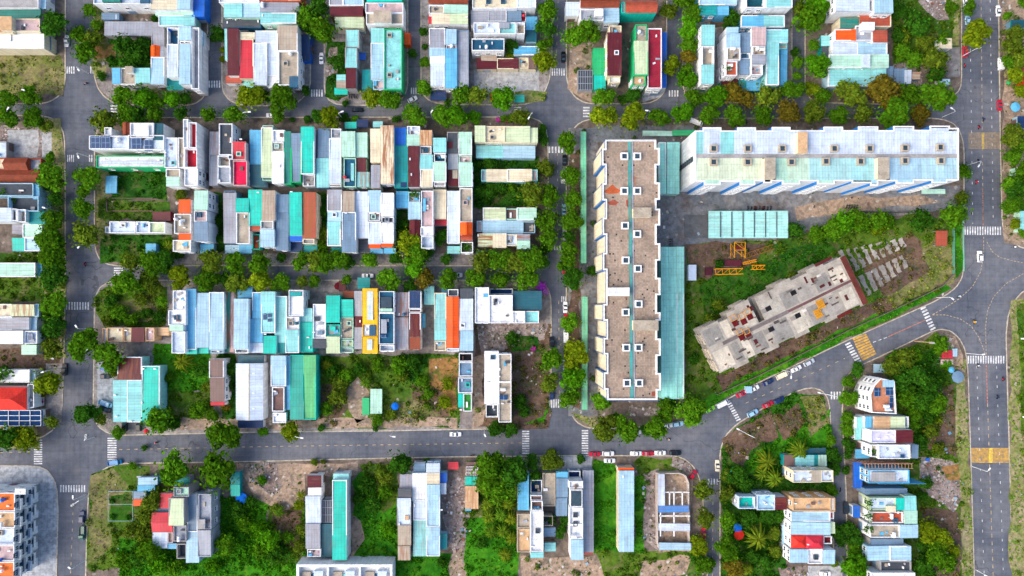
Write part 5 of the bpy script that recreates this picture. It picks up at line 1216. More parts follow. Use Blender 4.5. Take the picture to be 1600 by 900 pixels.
for i_, (s0, s1) in enumerate(((.6, 7.5), (8.3, 11.6), (12.2, 15.6), (16.3, 21.6), (24.8, 32.5), (33.5, 39.5), (40.5, 46.5), (47.5, 53.5), (54.4, 60.2))):
    for t0, t1 in ((2, 8.6), (-8.2, -.4)):
        g_ = random.choice(((196,190,176), (160,156,150), (206,198,182), (174,170,160), (148,146,142))); slab_patch('roof_screed', s0 + random.uniform(0, .3), t0, s1 - random.uniform(0, .4), t1 - random.uniform(0, .6), g_, .012)
slab_patch('maroon_edge', 61, -9.4, 63, 10.6, (104,52,46), .5); slab_patch('maroon_edge', 50, -9.9, 56, -8.7, (104,36,36), .2); slab_patch('maroon_edge', 51, 11.5, 58, 12.6, (96,40,44), .2)
for s, t in ((35.5, -3), (26.5, 4.3), (24, -3.2), (37.8, 5.5)): slab_patch('shaft_opening', s, t, s + 2.2, t + 1.8, 'bk', .05); slab_patch('shaft_kerb', s - 2.1, t, s - .1, t + 1.6, (150,146,140), .2)
for s, t in ((12.5, 7.0), (15.7, 6.2), (18.6, 6.8), (15, .3), (23.5, -4.6) if False else (12.4, 1.2)):
    m = MB(); a, b, c_, d = U(s, t, 0), U(s + 2, t, 0), U(s + 2, t + 2, 0), U(s, t + 2, 0)
    for A, B in ((a, b), (b, c_), (c_, d), (d, a)): m.bar((A.x, A.y, HU + 1.1), (B.x, B.y, HU + 1.1), .2); m.bar((A.x, A.y, HU), (A.x, A.y, HU + 1.1), .2)
    m.build('scaffold_frame', 'painted_metal', root, rgb((200,140,60)))
    slab_patch('formwork_plate', s + .1, t - 2.4, s + 2.3, t - .3, (100,22,30), .18)
for s, t, w, h in ((17, -4.8, 1.3, 1.8), (21.2, 7.2, 1.2, 1.8), (20.4, 8.8, .8, 1), (49, 3.4, 2, 1), (56, -5.2, 1, 2.2), (57, 1.8, 1.2, 1.4), (52.5, 2.6, 1, 1.6), (45, 7.4, .7, 2.6), (47.2, 6.4, .8, 2)): slab_patch('formwork_plate', s, t, s + w, t + h, (84,36,40), .12)
for s, t, w, h in ((8, -7, 2.5, .5), (10, -5, 3, .6), (27, -1.2, 2, 1), (29, -2, 2.6, .6), (41, 6.5, 1.5, .7), (13.5, -1.8, 4, .7), (54, 5, 2.6, .6), (50, -4.5, 3, .5), (30, 8, .4, 3)): slab_patch('debris_pile', s, t, s + w, t + h, (92,86,84), .22)
for k_ in range(34):
    s = random.uniform(1, 59); t = random.choice((random.uniform(2.5, 8), random.uniform(-8, -1))); slab_patch('stain_sheet', s, t, s + random.uniform(.4, 2.4), t + random.uniform(.3, 1.0), random.choice(((92,86,84), (120,84,66), (110,104,100), (84,60,58), (216,212,205))), .06 + k_ * .001)
for s, t in ((42.4, -6.2), (44.8, -3.4)):
    m = MB()
    for k in range(7): m.bar(U(s + .2 + k * .42, t, HU + .3), U(s + .2 + k * .42, t + 3, HU + .3), .22)
    m.bar(U(s, t, HU + .3), U(s + 3, t, HU + .3), .3); m.bar(U(s, t + 3, HU + .3), U(s + 3, t + 3, HU + .3), .3); m.build('scaffold_stack', 'painted_metal', root, rgb((215,150,30)))
# strips of old foundations east of the shell
for i in range(9):
    for j, (t0, t1) in enumerate(((1.5, 11.5), (-10, -.8))):
        s = 66.5 + i * 3.0; t1 = t1 - (i * .75 if j == 0 else 0); t0 = t0 + (i * .55 if j else 0)
        if i == 8 and j: continue
        m = MB(); nseg = 7; lf = []; rt = []
        for k in range(nseg + 1):
            t = t0 + (t1 - t0) * k / nseg; lf.append(U(s + random.uniform(-.25, .35), t, 0)); rt.append(U(s + 1.9 + random.uniform(-.45, .25), t, 0))
        e = rt + lf[::-1]; m.prism([(k.x, k.y) for k in ccwv(e)], BZ, BZ + random.uniform(.25, .5)); c = (lf[0] + rt[-1]) / 2
        o = m.build('foundation_strip', 'weathered_concrete', None, rgb(random.choice(((176,172,166),(150,146,140),(164,158,150),(188,184,178)))), Vector((c.x, c.y, BZ)))
        tag(o, f"weathered foundation strip, {ORD[i]} from the shell in its {'upper' if j == 0 else 'lower'} rank", 'foundation strip', 'old foundation strips beside the unfinished shell')
# dismantled yellow tower crane lying in the weeds
def truss(name, a, b, w, label, col=(225,150,10), cat='crane section'):
    a, b = W(*a, .2), W(*b, .2); c = (a + b) / 2; root = thing(name, label, cat, (c.x, c.y, BZ)); d = (b - a); n = max(2, int(d.length / w)); s = d.normalized().cross(Vector((0, 0, 1))) * w / 2; z = Vector((0, 0, w))
    m = MB()
    for o in (s, -s, s + z, -s + z): m.bar(a + o, b + o, .24)
    m.build('chord', 'painted_metal', root, rgb(col), origin=root.location)
    m = MB()
    for i in range(n):
        p, q_ = a + d * i / n, a + d * (i + 1) / n; m.bar(p + s + z, q_ - s + z, .15); m.bar(p + s, q_ + s + z, .15); m.bar(p - s, q_ - s + z, .15); m.bar(p + s + z, p - s + z, .15)
    m.build('bracing', 'painted_metal', root, rgb(col), origin=root.location)
truss('crane_section', (1115,425), (1158,424), 2.2, 'yellow lattice crane mast lying below a maroon stack')
truss('crane_section', (1160,412), (1181,407), .9, 'short thin yellow lattice piece right of the mast'); truss('crane_section', (1173,418), (1193,418), 1.6, 'short yellow lattice frame farthest right in the weeds')
truss('crane_section', (1161,401), (1206,386), 1.8, 'slanting rusty lattice jib lying in the grass', (130,90,30))
truss('crane_section', (1150,380), (1150,404), 4.2, 'yellow square lattice crane tower section beside the shed', (215,150,15))
box_thing('steel_stack', 1122, 406, 1158, 416, 1.2, (88,30,40), 'maroon stack of steel panels by the yellow mast', 'steel stack'); box_thing('steel_stack', 1102, 418, 1113, 430, 1.0, (80,26,40), 'small square maroon steel stack left of the mast', 'steel stack'); box_thing('steel_stack', 1150, 384, 1165, 391, 1.0, (110,34,34), 'short maroon steel stack beside the yellow cab', 'steel stack')

# walled building site with blue sheeting by the south branch road
root = thing('building_site', 'roofless walled building site with blue sheeting and white beams', 'building site', W(1053, 800, 0))
m = MB()
P0 = [(1026,739),(1062,739),(1072,743),(1077,755),(1077,790),(1078,858),(1030,858),(1027,848)]
q = ccwv([W(x, y, 3) for x, y in P0]); ring(m, q, .35, 0, 3.0); m.build('wall', 'painted_plaster', root, rgb((196,186,180)))
for x0, y0, x1, y1, h, c in [(1028,741,1038,789,3.6,'wb'),(1029,790,1076,800,3.4,(80,150,225)),(1029,818,1077,829,3.2,'wb'),(1030,848,1079,859,3.4,'lb')]:
    roof_sheet(root, quadw(x0, y0, x1, y1, h), h, c, 'roof', 'sheet_metal', '', rust=.2)
for a, b in (((1053,768),(1053,838)),((1032,800),(1032,838)),((1038,769),(1077,769)),((1066,768),(1066,790)),((1046,768),(1046,790)),((1030,806),(1078,806))):
    m = MB(); m.bar(W(*a, 3.2), W(*b, 3.2), .4); m.build('beam', 'painted_plaster', root, rgb('w'))
# white roof frame at the bottom edge
root = thing('row_house', 'white row building with three framed roof bays at the picture\'s bottom edge', 'building', W(538, 905, 0))
HH = 9
m = MB(); m.prism([(p.x, p.y) for p in quadw(463, 882, 613, 930, HH)], 0, HH - 2.6); m.build('wall', 'painted_plaster', root, rgb('w'))
m = MB(); q = quadw(463, 882, 613, 930, HH); ring(m, q, .9, HH - 2.6, HH); m.build('parapet', 'painted_plaster', root, rgb('w'))
for x in (512, 562):
    m = MB(); m.prism([(p.x, p.y) for p in quadw(x - 1.4, 886, x + 1.4, 928, HH)], HH - 2.6, HH - .05); m.build('party_wall', 'painted_plaster', root, rgb('w'))
for i, x in enumerate((468, 517, 567)):
    for x0, y0, x1, y1, z, c in ((x + 4, 893, x + 18, 915, 1.0, 'be'), (x + 24, 890, x + 38, 912, 2.2, 'wb'), (x + 16, 897, x + 24, 920, .5, ('cb', 'aq', 'cb')[i])):
        m = MB(); m.prism([(p.x, p.y) for p in quadw(x0, y0, x1, y1, HH - 2)], HH - 2.6, HH - 2.6 + z); m.build('roof_room', 'painted_plaster', root, rgb(c))
# stepped balconies of the striped corner terrace
for h in [o for o in LABELS.values() if 'striped corner terrace' in o['label']]:
    n = [c for c in h.children if c.name.startswith('wall')][0]; b = np.array([v.co[:] for v in n.data.vertices]); x1 = b[:, 0].max(); ya, yb = b[:, 1].min(), b[:, 1].max()
    for k in range(4):
        z = 2.9 + k * 2.7; d = 1.5 if k % 2 else 1.0; m = MB(); y0, y1 = (ya + .3, ya + (yb - ya) * .62) if k % 2 else (ya + (yb - ya) * .3, yb - .3)
        m.box(x1, y0, z, x1 + d, y1, z + .18)
        m.box(x1 + d - .14, y0, z + .18, x1 + d, y1, z + 1.0); m.box(x1, y0, z + .18, x1 + d - .14, y0 + .14, z + 1.0); m.box(x1, y1 - .14, z + .18, x1 + d - .14, y1, z + 1.0)
        put('balcony', m.mesh('balcony', ['painted_plaster']), h, rgb(('w', 'wb', 'gy', 'w')[k]))
        fit('window', WIN, h, h.location + Vector((x1 + .012, (y0 + y1) / 2, z + 1.6)), math.pi / 2, 'cb', 1.3)
# low site walls
def lowwall(pts, h, label, col='cg', t=.22):
    pts = [W(*p, 0) for p in pts]; m = MB()
    for a, b in zip(pts, pts[1:]):
        d = (b - a).normalized(); s = Vector((-d.y, d.x, 0)) * t / 2; m.prism(ccw([((a + s).x, (a + s).y), ((a - s).x, (a - s).y), ((b - s).x, (b - s).y), ((b + s).x, (b + s).y)]), 0, h)
    tag(m.build('boundary_wall', 'painted_plaster', None, rgb(col), pts[0]), label, 'wall')
lowwall([(1118,616),(1180,588),(1323,516),(1400,481),(1470,447),(1488,428)], 1.6, 'low mottled boundary wall along the diagonal road\'s verge', (120,110,100))
lowwall([(1488,352),(1488,428)], 1.4, 'low green-grey wall beside the avenue', (90,150,130)); lowwall([(1503,300),(1505,424)], .7, 'thin pale green kerb railing along the avenue', (120,190,160))
lowwall([(168,310),(168,330),(240,330)], .8, 'low ruined plot wall in the western lot', (150,120,110)); lowwall([(168,310),(240,310)], .8, 'low plot wall north of the ruined one', (120,110,90))
lowwall([(1213,374),(1240,372),(1302,345),(1338,331),(1440,333)], 1.4, 'dark boundary wall between courtyard and wooded plot', (95,90,85))
# goal-like pipe frame on the south west lot
root = thing('pipe_frame', 'thin white pipe frame rectangle standing on the weedy lot', 'frame', W(188, 795, BZ))
m = MB(); q = [W(169, 768, 2.2), W(207, 768, 2.2), W(207, 814, 2.2), W(169, 814, 2.2)]
for i in range(4): m.tube([q[i], q[(i + 1) % 4]], .06, 6)
m.tube([W(169, 788, 2.2), W(207, 788, 2.2)], .06, 6); m.build('top_rail', 'painted_metal', root, rgb('lb'), origin=root.location)
for p in q: m = MB(); m.tube([(p.x, p.y, BZ), p], .09, 6); m.build('post', 'painted_metal', root, rgb('lb'), origin=root.location)
# scaffolding round the blue-netted house
root = thing('scaffolding', 'brown pole scaffolding along the blue sheeted building site', 'scaffolding', W(1390, 728, 0))
m = MB()
for k in range(15):
    for z in (3.2, 6.4, 9.3): m.bar(W(1352 + k * 5.2, 724, z), W(1352 + k * 5.2, 732, z), .16)
    p = W(1352 + k * 5.2, 726, 9.3); m.bar((p.x, p.y, BZ), p, .16)
for z in (3.2, 6.4, 9.3):
    for y in (724, 732): m.bar(W(1350, y, z), W(1427, y, z), .16)
m.build('poles', 'painted_metal', root, rgb((170,130,110)))
m = MB(); a, b = W(1353, 746.5, 0), W(1424, 746.5, 0)
for k in range(2): m.prism([(a.x, a.y - .1), (b.x, b.y - .1), (b.x, b.y), (a.x, a.y)], BZ, 9.2)
m2 = MB(); m2.prism([(a.x, a.y - .1), (b.x, b.y - .1), (b.x, b.y), (a.x, a.y)], BZ, 9.2); o = m2.build('netting', 'cloth', root, rgb((90,165,205)))

# the cornered house with the solar roof at the diagonal road
HS = 12
root = thing('house', 'tall white house with chamfered front, brick red terrace and solar panels', 'house', W(1375, 620, 0))
q = ccwv([W(x, y, HS) for x, y in ((1376,591),(1398,596),(1401,647),(1362,645),(1360,616),(1366,602))])
m = MB(); m.prism([(p.x, p.y) for p in q], 0, HS - .9); m.build('wall', 'painted_plaster', root, rgb('w'))
m = MB(); ring(m, q, .35, HS - .9, HS); m.build('parapet', 'painted_plaster', root, rgb('w'))
m = MB(); m.face([(*p, HS - .88) for p in inset([(p.x, p.y) for p in q], .33)]); m.build('terrace_floor', 'weathered_concrete', root, rgb((196,132,100)))
m = MB(); g = quadw(1379, 594, 1397, 605, HS + .1); m.face(g); m.face([p - Vector((0, 0, .1)) for p in g][::-1]); m.build('glass_canopy', 'sheet_metal', root, rgb('lb'))
for p in g: m = MB(); m.tube([(p.x, p.y, HS - .88), p], .05, 6); m.build('post', 'painted_metal', root, rgb('w'))
for x0, y0, x1, y1 in ((1367,607,1377,620),(1385,605,1397,618),(1391,619,1397,638)):
    g = quadw(x0, y0, x1, y1, HS + .1); m = MB(); m.prism([(p.x, p.y) for p in g], HS - .5, HS - .4, bottom=True)
    for p in g: m.bar((p.x, p.y, HS - .88), (p.x, p.y, HS - .5), .08)
    m.build('solar_panel', 'solar_cells', root)
fit('water_tank', TANK, root, W(1382, 634, HS - .88), 0, 'w'); fit('water_tank', TANK, root, W(1384, 639, HS - .88), .0, 'wb'); fit('air_conditioner', ACM, root, W(1391, 641, HS - .88), 0, 'w'); fit('skylight', SKYL, root, W(1392, 643, HS - .88), 0, 'cb', .8)
for i in range(len(q)):
    a, b = q[i], q[(i + 1) % len(q)]; d = (b - a); n = int(d.length / 2.6); d.normalize(); rz = math.atan2(d.y, d.x); off = Vector((d.y, -d.x, 0)) * .012
    if off.x > .004 and abs(off.y) < .008: continue
    for k in range(n):
        for lv in range(4): fit('window' if lv else 'door', WIN if lv else DOOR, root, Vector((a.x, a.y, 0)) + d * ((b - a).length * (k + .5) / n) + off + Vector((0, 0, 1.45 + lv * 2.75)), rz, 'w' if lv else 'cg', 1.25 if lv else .62)
# ------------------------------------------------------------------ vehicles
def loft(m, secs, mi=0):
    """secs: (x, half width, z low, z high); bevelled box sections joined along x"""
    rings = []
    for x, w, z0, z1 in secs:
        b = min(.18, (z1 - z0) * .3); rings.append([Vector((x, -w * .96, z0)), Vector((x, -w, z0 + b)), Vector((x, -w, z1 - b)), Vector((x, -w * .86, z1)), Vector((x, w * .86, z1)), Vector((x, w, z1 - b)), Vector((x, w, z0 + b)), Vector((x, w * .96, z0))])
    for a, b in zip(rings, rings[1:]):
        for k in range(8):
            j = (k + 1) % 8; m.face([a[j], a[k], b[k], b[j]], mi)
    m.face(rings[0], mi); m.face(rings[-1][::-1], mi)
def car_parts(kind):
    """front of the car towards +x; returns (name, mesh, colour) with None for the paint colour"""
    out = []; m = MB()
    if kind in ('sedan', 'hatchback', 'suv'):
        L = {'sedan': 4.5, 'hatchback': 3.9, 'suv': 4.6}[kind] / 2; w = .88 if kind != 'suv' else .94; hb = .88 if kind != 'suv' else 1.05; hr = 1.42 if kind != 'suv' else 1.72
        loft(m, [(-L, w * .78, .35, hb * .85), (-L + .12, w * .92, .26, hb * .97), (-L * .55, w, .22, hb), (L * .45, w, .22, hb), (L - .25, w * .92, .24, hb * .86), (L, w * .74, .34, hb * .68)])
        rb = {'sedan': -L + 1.0, 'hatchback': -L + .3, 'suv': -L + .25}[kind]; f0 = L * .42; f1 = f0 - .75; r1 = rb + (.62 if kind == 'sedan' else .35)
        wr = w * .74
        A = [Vector((rb, -w * .84, hb - .02)), Vector((f0, -w * .84, hb - .02)), Vector((f0, w * .84, hb - .02)), Vector((rb, w * .84, hb - .02))]
        B = [Vector((r1, -wr, hr)), Vector((f1, -wr, hr)), Vector((f1, wr, hr)), Vector((r1, wr, hr))]
        m.face(B)
        for i in range(4): m.face([A[i], A[(i + 1) % 4], B[(i + 1) % 4], B[i]])
        for s in (-1, 1): m.box(f0 - .35, s * (w + .12) - .08, hb, f0 - .15, s * (w + .12) + .08, hb + .14)
        out.append(('body', m.mesh('body', ['car_paint']), None))
        def pane(nm, P, ins=.08):
            c = sum(P, Vector()) / 4; n = (P[1] - P[0]).cross(P[3] - P[0]).normalized(); g = MB(); g.face([p.lerp(c, ins) + n * .015 for p in P]); return (nm, g.mesh(nm, ['window_glass']), 'bk')
        out.append(pane('windscreen', [A[1], A[2], B[2], B[1]])); out.append(pane('rear_window', [A[3], A[0], B[0], B[3]]))
        out.append(pane('side_window', [A[0], A[1], B[1], B[0]])); out.append(pane('side_window', [A[2], A[3], B[3], B[2]]))
        wx = (L * .62, -L * .6); wy = w - .09; rr = .32
        for s in (-1, 1):
            g = MB(); g.box(L - .14, s * w * .6 - .16, hb * .5, L + .0, s * w * .6 + .16, hb * .66); out.append(('headlight', g.mesh('headlight', ['window_glass']), 'w'))
            g = MB(); g.box(-L - .005, s * w * .6 - .15, hb * .62, -L + .08, s * w * .6 + .15, hb * .8); out.append(('tail_light', g.mesh('tail_light', ['plastic']), 'rd'))
    else:
        if kind == 'van': Lc, hb, w, L = 4.8, 2.0, .95, 2.5
        else: Lc, hb, w, L = 1.6, 1.75, .92, 2.6
        if kind == 'van':
            loft(m, [(-L, w * .96, .3, hb), (L - 1.1, w, .3, hb), (L - .45, w * .96, .3, hb * .68), (L, w * .85, .32, hb * .5)])
            out.append(('body', m.mesh('body', ['car_paint']), None))
            g = MB(); g.face([(L - .98, -w * .8, hb * .96), (L - .5, -w * .82, hb * .73), (L - .5, w * .82, hb * .73), (L - .98, w * .8, hb * .96)]); out.append(('windscreen', g.mesh('windscreen', ['window_glass']), 'bk'))
        else:
            loft(m, [(L - 1.9, w, .3, hb), (L - 1.0, w, .3, hb), (L - .5, w * .95, .3, 1.1), (L, w * .82, .34, .85)]); out.append(('body', m.mesh('body', ['car_paint']), None))
            g = MB(); g.face([(L - .96, -w * .8, hb * .96), (L - .55, -w * .82, 1.2), (L - .55, w * .82, 1.2), (L - .96, w * .8, hb * .96)]); out.append(('windscreen', g.mesh('windscreen', ['window_glass']), 'bk'))
            g = MB(); g.box(-L, -w, .55, L - 1.95, w, .7)
            for a in ((-L, -w, L - 1.95, -w + .08), (-L, w - .08, L - 1.95, w), (-L, -w + .08, -L + .08, w - .08)): g.box(a[0], a[1], .7, a[2], a[3], 1.15)
            out.append(('cargo_bed', g.mesh('cargo_bed', ['car_paint']), None))
        wx = (L * .6, -L * .62); wy = w - .12; rr = .36
        for s in (-1, 1): g = MB(); g.box(L - .1, s * w * .6 - .14, .6, L + .01, s * w * .6 + .14, .76); out.append(('headlight', g.mesh('headlight', ['window_glass']), 'w'))
    for x in wx:
        for s in (-1, 1):
            g = MB(); g.tube([(x, s * wy - .1, rr), (x, s * wy + .1, rr)], rr, 12); g.tube([(x, s * wy + s * .1, rr), (x, s * wy + s * .115, rr)], rr * .6, 10, 1); out.append(('wheel', g.mesh('wheel', ['rubber', 'car_paint']), 'dg'))
    return out
CARS = {k: car_parts(k) for k in ('sedan', 'hatchback', 'suv', 'van', 'pickup')}
CARCOL = {'white': (235,238,242), 'black': (16,18,26), 'red': (190,14,50), 'navy': (18,44,96), 'pale blue': (150,195,225), 'silver': (190,198,208), 'dark grey': (44,50,60), 'lime green': (120,200,20), 'cream': (235,225,200), 'cyan': (30,130,190), 'green': (10,95,85), 'blue': (30,90,190)}
def vehicle(kind, col, u, v, hd, label, h=0.0, cat='car', name='parked_car', group=None):
    p = W(u, v, 0); p.z = h
    r = thing(name, label, cat, p, R(hd), group)
    for nm, me, c in CARS[kind]: put(nm, me, r, rgb(CARCOL[col]) if c is None else rgb(c))
    return r
for a in [
 ('sedan','white',106,65,90,'white sedan driving down the upper left road beside a dark tree'),
 ('sedan','white',503,92,90,'white sedan alone on the street between second and third top blocks'),
 ('sedan','white',426,181,0,'white sedan half hidden by a tree on the upper street'),
 ('sedan','black',559,172,0,'black sedan on the upper street below the aqua rounded house'),
 ('hatchback','white',645,156,28,'white hatchback turning into the upper street'),
 ('sedan','black',880,90,90,'black sedan parked beside the big crowned tree near a zebra crossing'),
 ('pickup','white',1087,192,-20,'white pickup parked askew at the pale apartment block\'s corner'),
 ('sedan','white',1558,18,90,'white sedan at the top of the east avenue\'s right lane'),
 ('sedan','white',1507,3,90,'white sedan parked at the avenue\'s left kerb, touching the picture\'s top'),
 ('hatchback','pale blue',1510,32,90,'pale blue hatchback parked at the avenue\'s left kerb'),
 ('suv','red',1506,82,90,'red car parked under the lamp by the avenue\'s round tree'),
 ('sedan','red',1560,165,90,'red sedan parked at the avenue\'s right kerb'),
 ('van','white',1561,101,90,'white van parked at the avenue\'s right kerb'),
 ('suv','white',1529,401,90,'white car driving alone through the wide avenue junction'),
 ('sedan','black',882,251,90,'black car with pale bonnet, uppermost of the tree-lined street\'s parked row'),
 ('suv','white',880,278,90,'white car peeking from under a tree, second in the parked row'),
 ('sedan','pale blue',881,328,90,'pale blue car mostly hidden between two street trees'),
 ('sedan','silver',882,367,90,'silver sedan parked beside the narrow green shelter'),
 ('sedan','red',882,419,90,'red car tucked under trees beside the narrow green shelter'),
 ('sedan','white',883,480,90,'white sedan parked in the open just below the small crossing marks'),
 ('hatchback','red',884,498,90,'small red car half under a tree below the white sedan'),
 ('van','white',884,525,90,'white van parked under trees along the brown block\'s street'),
 ('sedan','pale blue',883,571,90,'pale blue car parked between two trees west of the brown block'),
 ('suv','black',862,535,90,'black car parked at the west kerb beside the scrub lot'),
 ('sedan','navy',862,615,90,'navy car at the west kerb just above a zebra crossing'),
 ('suv','dark grey',884,612,90,'dark grey car under a tree just above a zebra crossing'),
 ('sedan','white',575,431,0,'white sedan parked on the middle street before the yellow house'),
 ('hatchback','silver',715,430,0,'silver hatchback half under a middle street tree'),
 ('sedan','white',712,678,0,'white sedan alone at the lower street\'s north kerb'),
 ('pickup','cyan',181,722,8,'cyan pickup at the corner by the zebra crossing'),
 ('suv','black',103,577,90,'black car at the left road\'s west kerb'),
 ('suv','navy',130,807,90,'navy car parked behind a green truck'),
 ('pickup','green',130,832,-90,'dark green truck parked in front of the navy car'),
 ('sedan','red',929,709,0,'red sedan at the left end of the lower street\'s kerb row'),
 ('suv','white',950,708,0,'white car directly right of the leftmost red sedan'),
 ('sedan','white',952,719,0,'white sedan on the pavement below the kerb row'),
 ('sedan','white',993,708,180,'white sedan left of the middle red sedan in the kerb row'),
 ('sedan','red',1012,708,0,'red sedan between two white cars in the kerb row'),
 ('sedan','white',1031,707,0,'white sedan between a red sedan and a black car'),
 ('suv','black',1054,707,0,'black car at the right end of the kerb row'),
 ('hatchback','lime green',1109,639,28,'lime green hatchback at the lower end of the diagonal road'),
 ('van','white',1128,630,26,'white van on the zebra crossing of the diagonal road'),
 ('sedan','red',1158,615,26,'red sedan on the diagonal road\'s upper kerb'),
 ('sedan','white',1177,607,26,'white sedan between a red and a navy car on the diagonal'),
 ('sedan','navy',1199,597,26,'navy sedan on the diagonal road\'s upper kerb'),
 ('pickup','cream',1221,586,26,'cream pickup on the diagonal road\'s upper kerb'),
 ('sedan','white',1243,576,26,'white sedan right of the cream pickup'),
 ('suv','silver',1263,566,26,'silver car nearest the yellow rumble strips on the diagonal'),
 ('suv','pale blue',1175,645,26,'pale blue car at the diagonal road\'s lower kerb by the zebra'),
 ('sedan','red',1199,632,26,'red sedan at the diagonal road\'s lower kerb'),
 ('suv','navy',1216,625,26,'navy car ahead of the red sedan at the lower kerb'),
 ('hatchback','white',1042,665,8,'white hatchback between trees at the lower junction'),
 ('suv','pale blue',1058,662,10,'pale blue car between trees at the lower junction'),
 ('hatchback','silver',994,675,8,'silver hatchback almost hidden under a lower street tree'),
 ('sedan','cream',1120,727,90,'cream sedan by the reddish scrub at the branch road mouth'),
 ('hatchback','red',1082,741,50,'red hatchback parked askew outside the walled building site'),
 ('sedan','red',1099,832,90,'red car between trees on the branch road'),
 ('sedan','white',1288,895,0,'white car parked in the yard below the red roofed house'),
 ('suv','dark grey',1320,793,90,'dark grey car on the narrow lane by the pale terrace'),
 ('pickup','pale blue',167,630,-20,'pale blue pickup in front of the turquoise roofed shop'),
 ('suv','dark grey',166,639,-20,'dark grey car below the pale blue pickup by the shop'),
 ('suv','black',197,664,90,'black car behind the turquoise roofed shop, nearer the road corner'),
 ('suv','black',219,664,90,'black car behind the turquoise shop beside a round tree'),
 ('hatchback','blue',167,575,0,'blue hatchback on the pavement beside a maroon roof'),
 ('hatchback','dark grey',166,588,0,'dark grey hatchback below the blue one on the pavement')]:
    off = a[0:5]; lot = BZ if a[5].find('pavement') >= 0 or a[5].find('shop') >= 0 or a[5].find('yard') >= 0 or a[5].find('askew') >= 0 else 0.0
    vehicle(*a, h=lot + (.03 if lot else .012))

# motorbikes and their riders
def motorbike_parts():
    out = []; m = MB(); m.tube([(-.55, 0, .62), (-.2, 0, .72), (.1, 0, .62), (.45, 0, .78), (.5, 0, 1.0)], [.12, .17, .14, .15, .08], 8); m.tube([(-.5, 0, .45), (.3, 0, .42)], .13, 8); out.append(('body', m.mesh('body', ['car_paint']), None))
    m = MB(); m.tube([(-.6, 0, .78), (-.1, 0, .8)], [.12, .15], 8); out.append(('saddle', m.mesh('saddle', ['rubber']), 'bk'))
    m = MB(); m.tube([(.42, -.34, 1.05), (.5, 0, 1.02), (.42, .34, 1.05)], .03, 6); out.append(('handlebar', m.mesh('handlebar', ['rubber']), 'bk'))
    for x in (-.6, .62): m = MB(); m.tube([(x, -.06, .28), (x, .06, .28)], .28, 12); out.append(('wheel', m.mesh('wheel', ['rubber']), 'bk'))
    return out
BIKE = motorbike_parts()
def skin_fig():
    """seated rider as one skinned body: pelvis, spine, neck, head, bent arms and legs"""
    J = [(-.2,0,.86,.15),(-.17,0,1.1,.15),(-.12,0,1.32,.16),(-.08,0,1.48,.065),(-.06,0,1.6,.105),(-.05,0,1.7,.1)]
    E = [(0,1),(1,2),(2,3),(3,4),(4,5)]
    for s in (-1, 1):
        n = len(J); J += [(-.1, s*.2, 1.36,.07),(.1, s*.3, 1.16,.05),(.38, s*.3, 1.08,.042),(.46, s*.3,1.07,.04)]; E += [(2,n),(n,n+1),(n+1,n+2),(n+2,n+3)]
        n = len(J); J += [(-.16, s*.11,.86,.1),(.22, s*.2,.78,.075),(.16, s*.2,.42,.055),(.28, s*.2,.36,.045)]; E += [(0,n),(n,n+1),(n+1,n+2),(n+2,n+3)]
    me = bpy.data.meshes.new('person'); me.from_pydata([j[:3] for j in J], E, []); o = bpy.data.objects.new('person', me); COL.objects.link(o)
    o.modifiers.new('skin', 'SKIN'); o.modifiers.new('sub', 'SUBSURF').render_levels = 1
    for v, j in zip(me.skin_vertices[0].data, J): v.radius = (j[3], j[3])
    me.skin_vertices[0].data[0].use_root = True
    dg = bpy.context.evaluated_depsgraph_get(); r = bpy.data.meshes.new_from_object(o.evaluated_get(dg)); bpy.data.objects.remove(o)
    r.materials.clear(); r.materials.append(MATS['cloth']); return r
FIG = skin_fig()
def helmet_mesh():
    m = MB()
    for i in range(5):
        pass
    m.tube([(-.05,0,1.56),(-.05,0,1.64),(-.05,0,1.72),(-.05,0,1.78),(-.05,0,1.81)], [.14,.155,.14,.09,.03], 12); return m.mesh('helmet', ['car_paint'])
HELM = helmet_mesh()
for u, v, hd, bc, cc, hc, where, shirt in [(135,131,-150,'ma','pk','rd','in the upper left junction','pink'),(245,691,180,'rd','rd','w','on the lower street\'s west end','red'),(1044,686,180,'dg','tn','w','on the lower street before the junction','tan'),
     (1535,187,-90,'dg','nb','bk','above the faded rumble strips, right side','navy'),(1528,199,-90,'rd','ma','rd','just above the faded rumble strips','maroon'),(1527,252,-90,'bk','nb','bk','just below the faded rumble strips','dark blue'),
     (1524,285,-90,'rd','rd','w','beside the avenue\'s kerb tree','bright red'),(1521,503,-80,'ye','ye','w','in the middle of the avenue junction','yellow'),(1527,571,-90,'bk','w','bk','on the avenue\'s lower zebra crossing','white'),
     (1566,592,90,'rd','ma','ma','in the right lane of the lower avenue','dark red'),(1557,620,90,'bk','nb','bk','farthest down the lower avenue','black'),(134,413,-90,'rd','ma','rd','on the left road by the middle street','brown-red'),
     (1583,386,10,'w','w','w','in the eastern side road','pale'),(1497,463,35,'w','lb','w','by the diagonal road\'s lamp','light blue')]:
    p = W(u, v, 0); p.z = .012
    r = thing('motorbike', f"motorbike ridden by person in {shirt} {where}", 'motorbike', p, R(hd))
    for nm, me, c in BIKE: put(nm, me, r, rgb(bc) if c is None else rgb(c))
    o = put('person', FIG, None, rgb(cc), p); o.rotation_euler = (0, 0, R(hd)); tag(o, f"person in {shirt} riding a motorbike {where}", 'person'); put('helmet', HELM, o, rgb(hc))
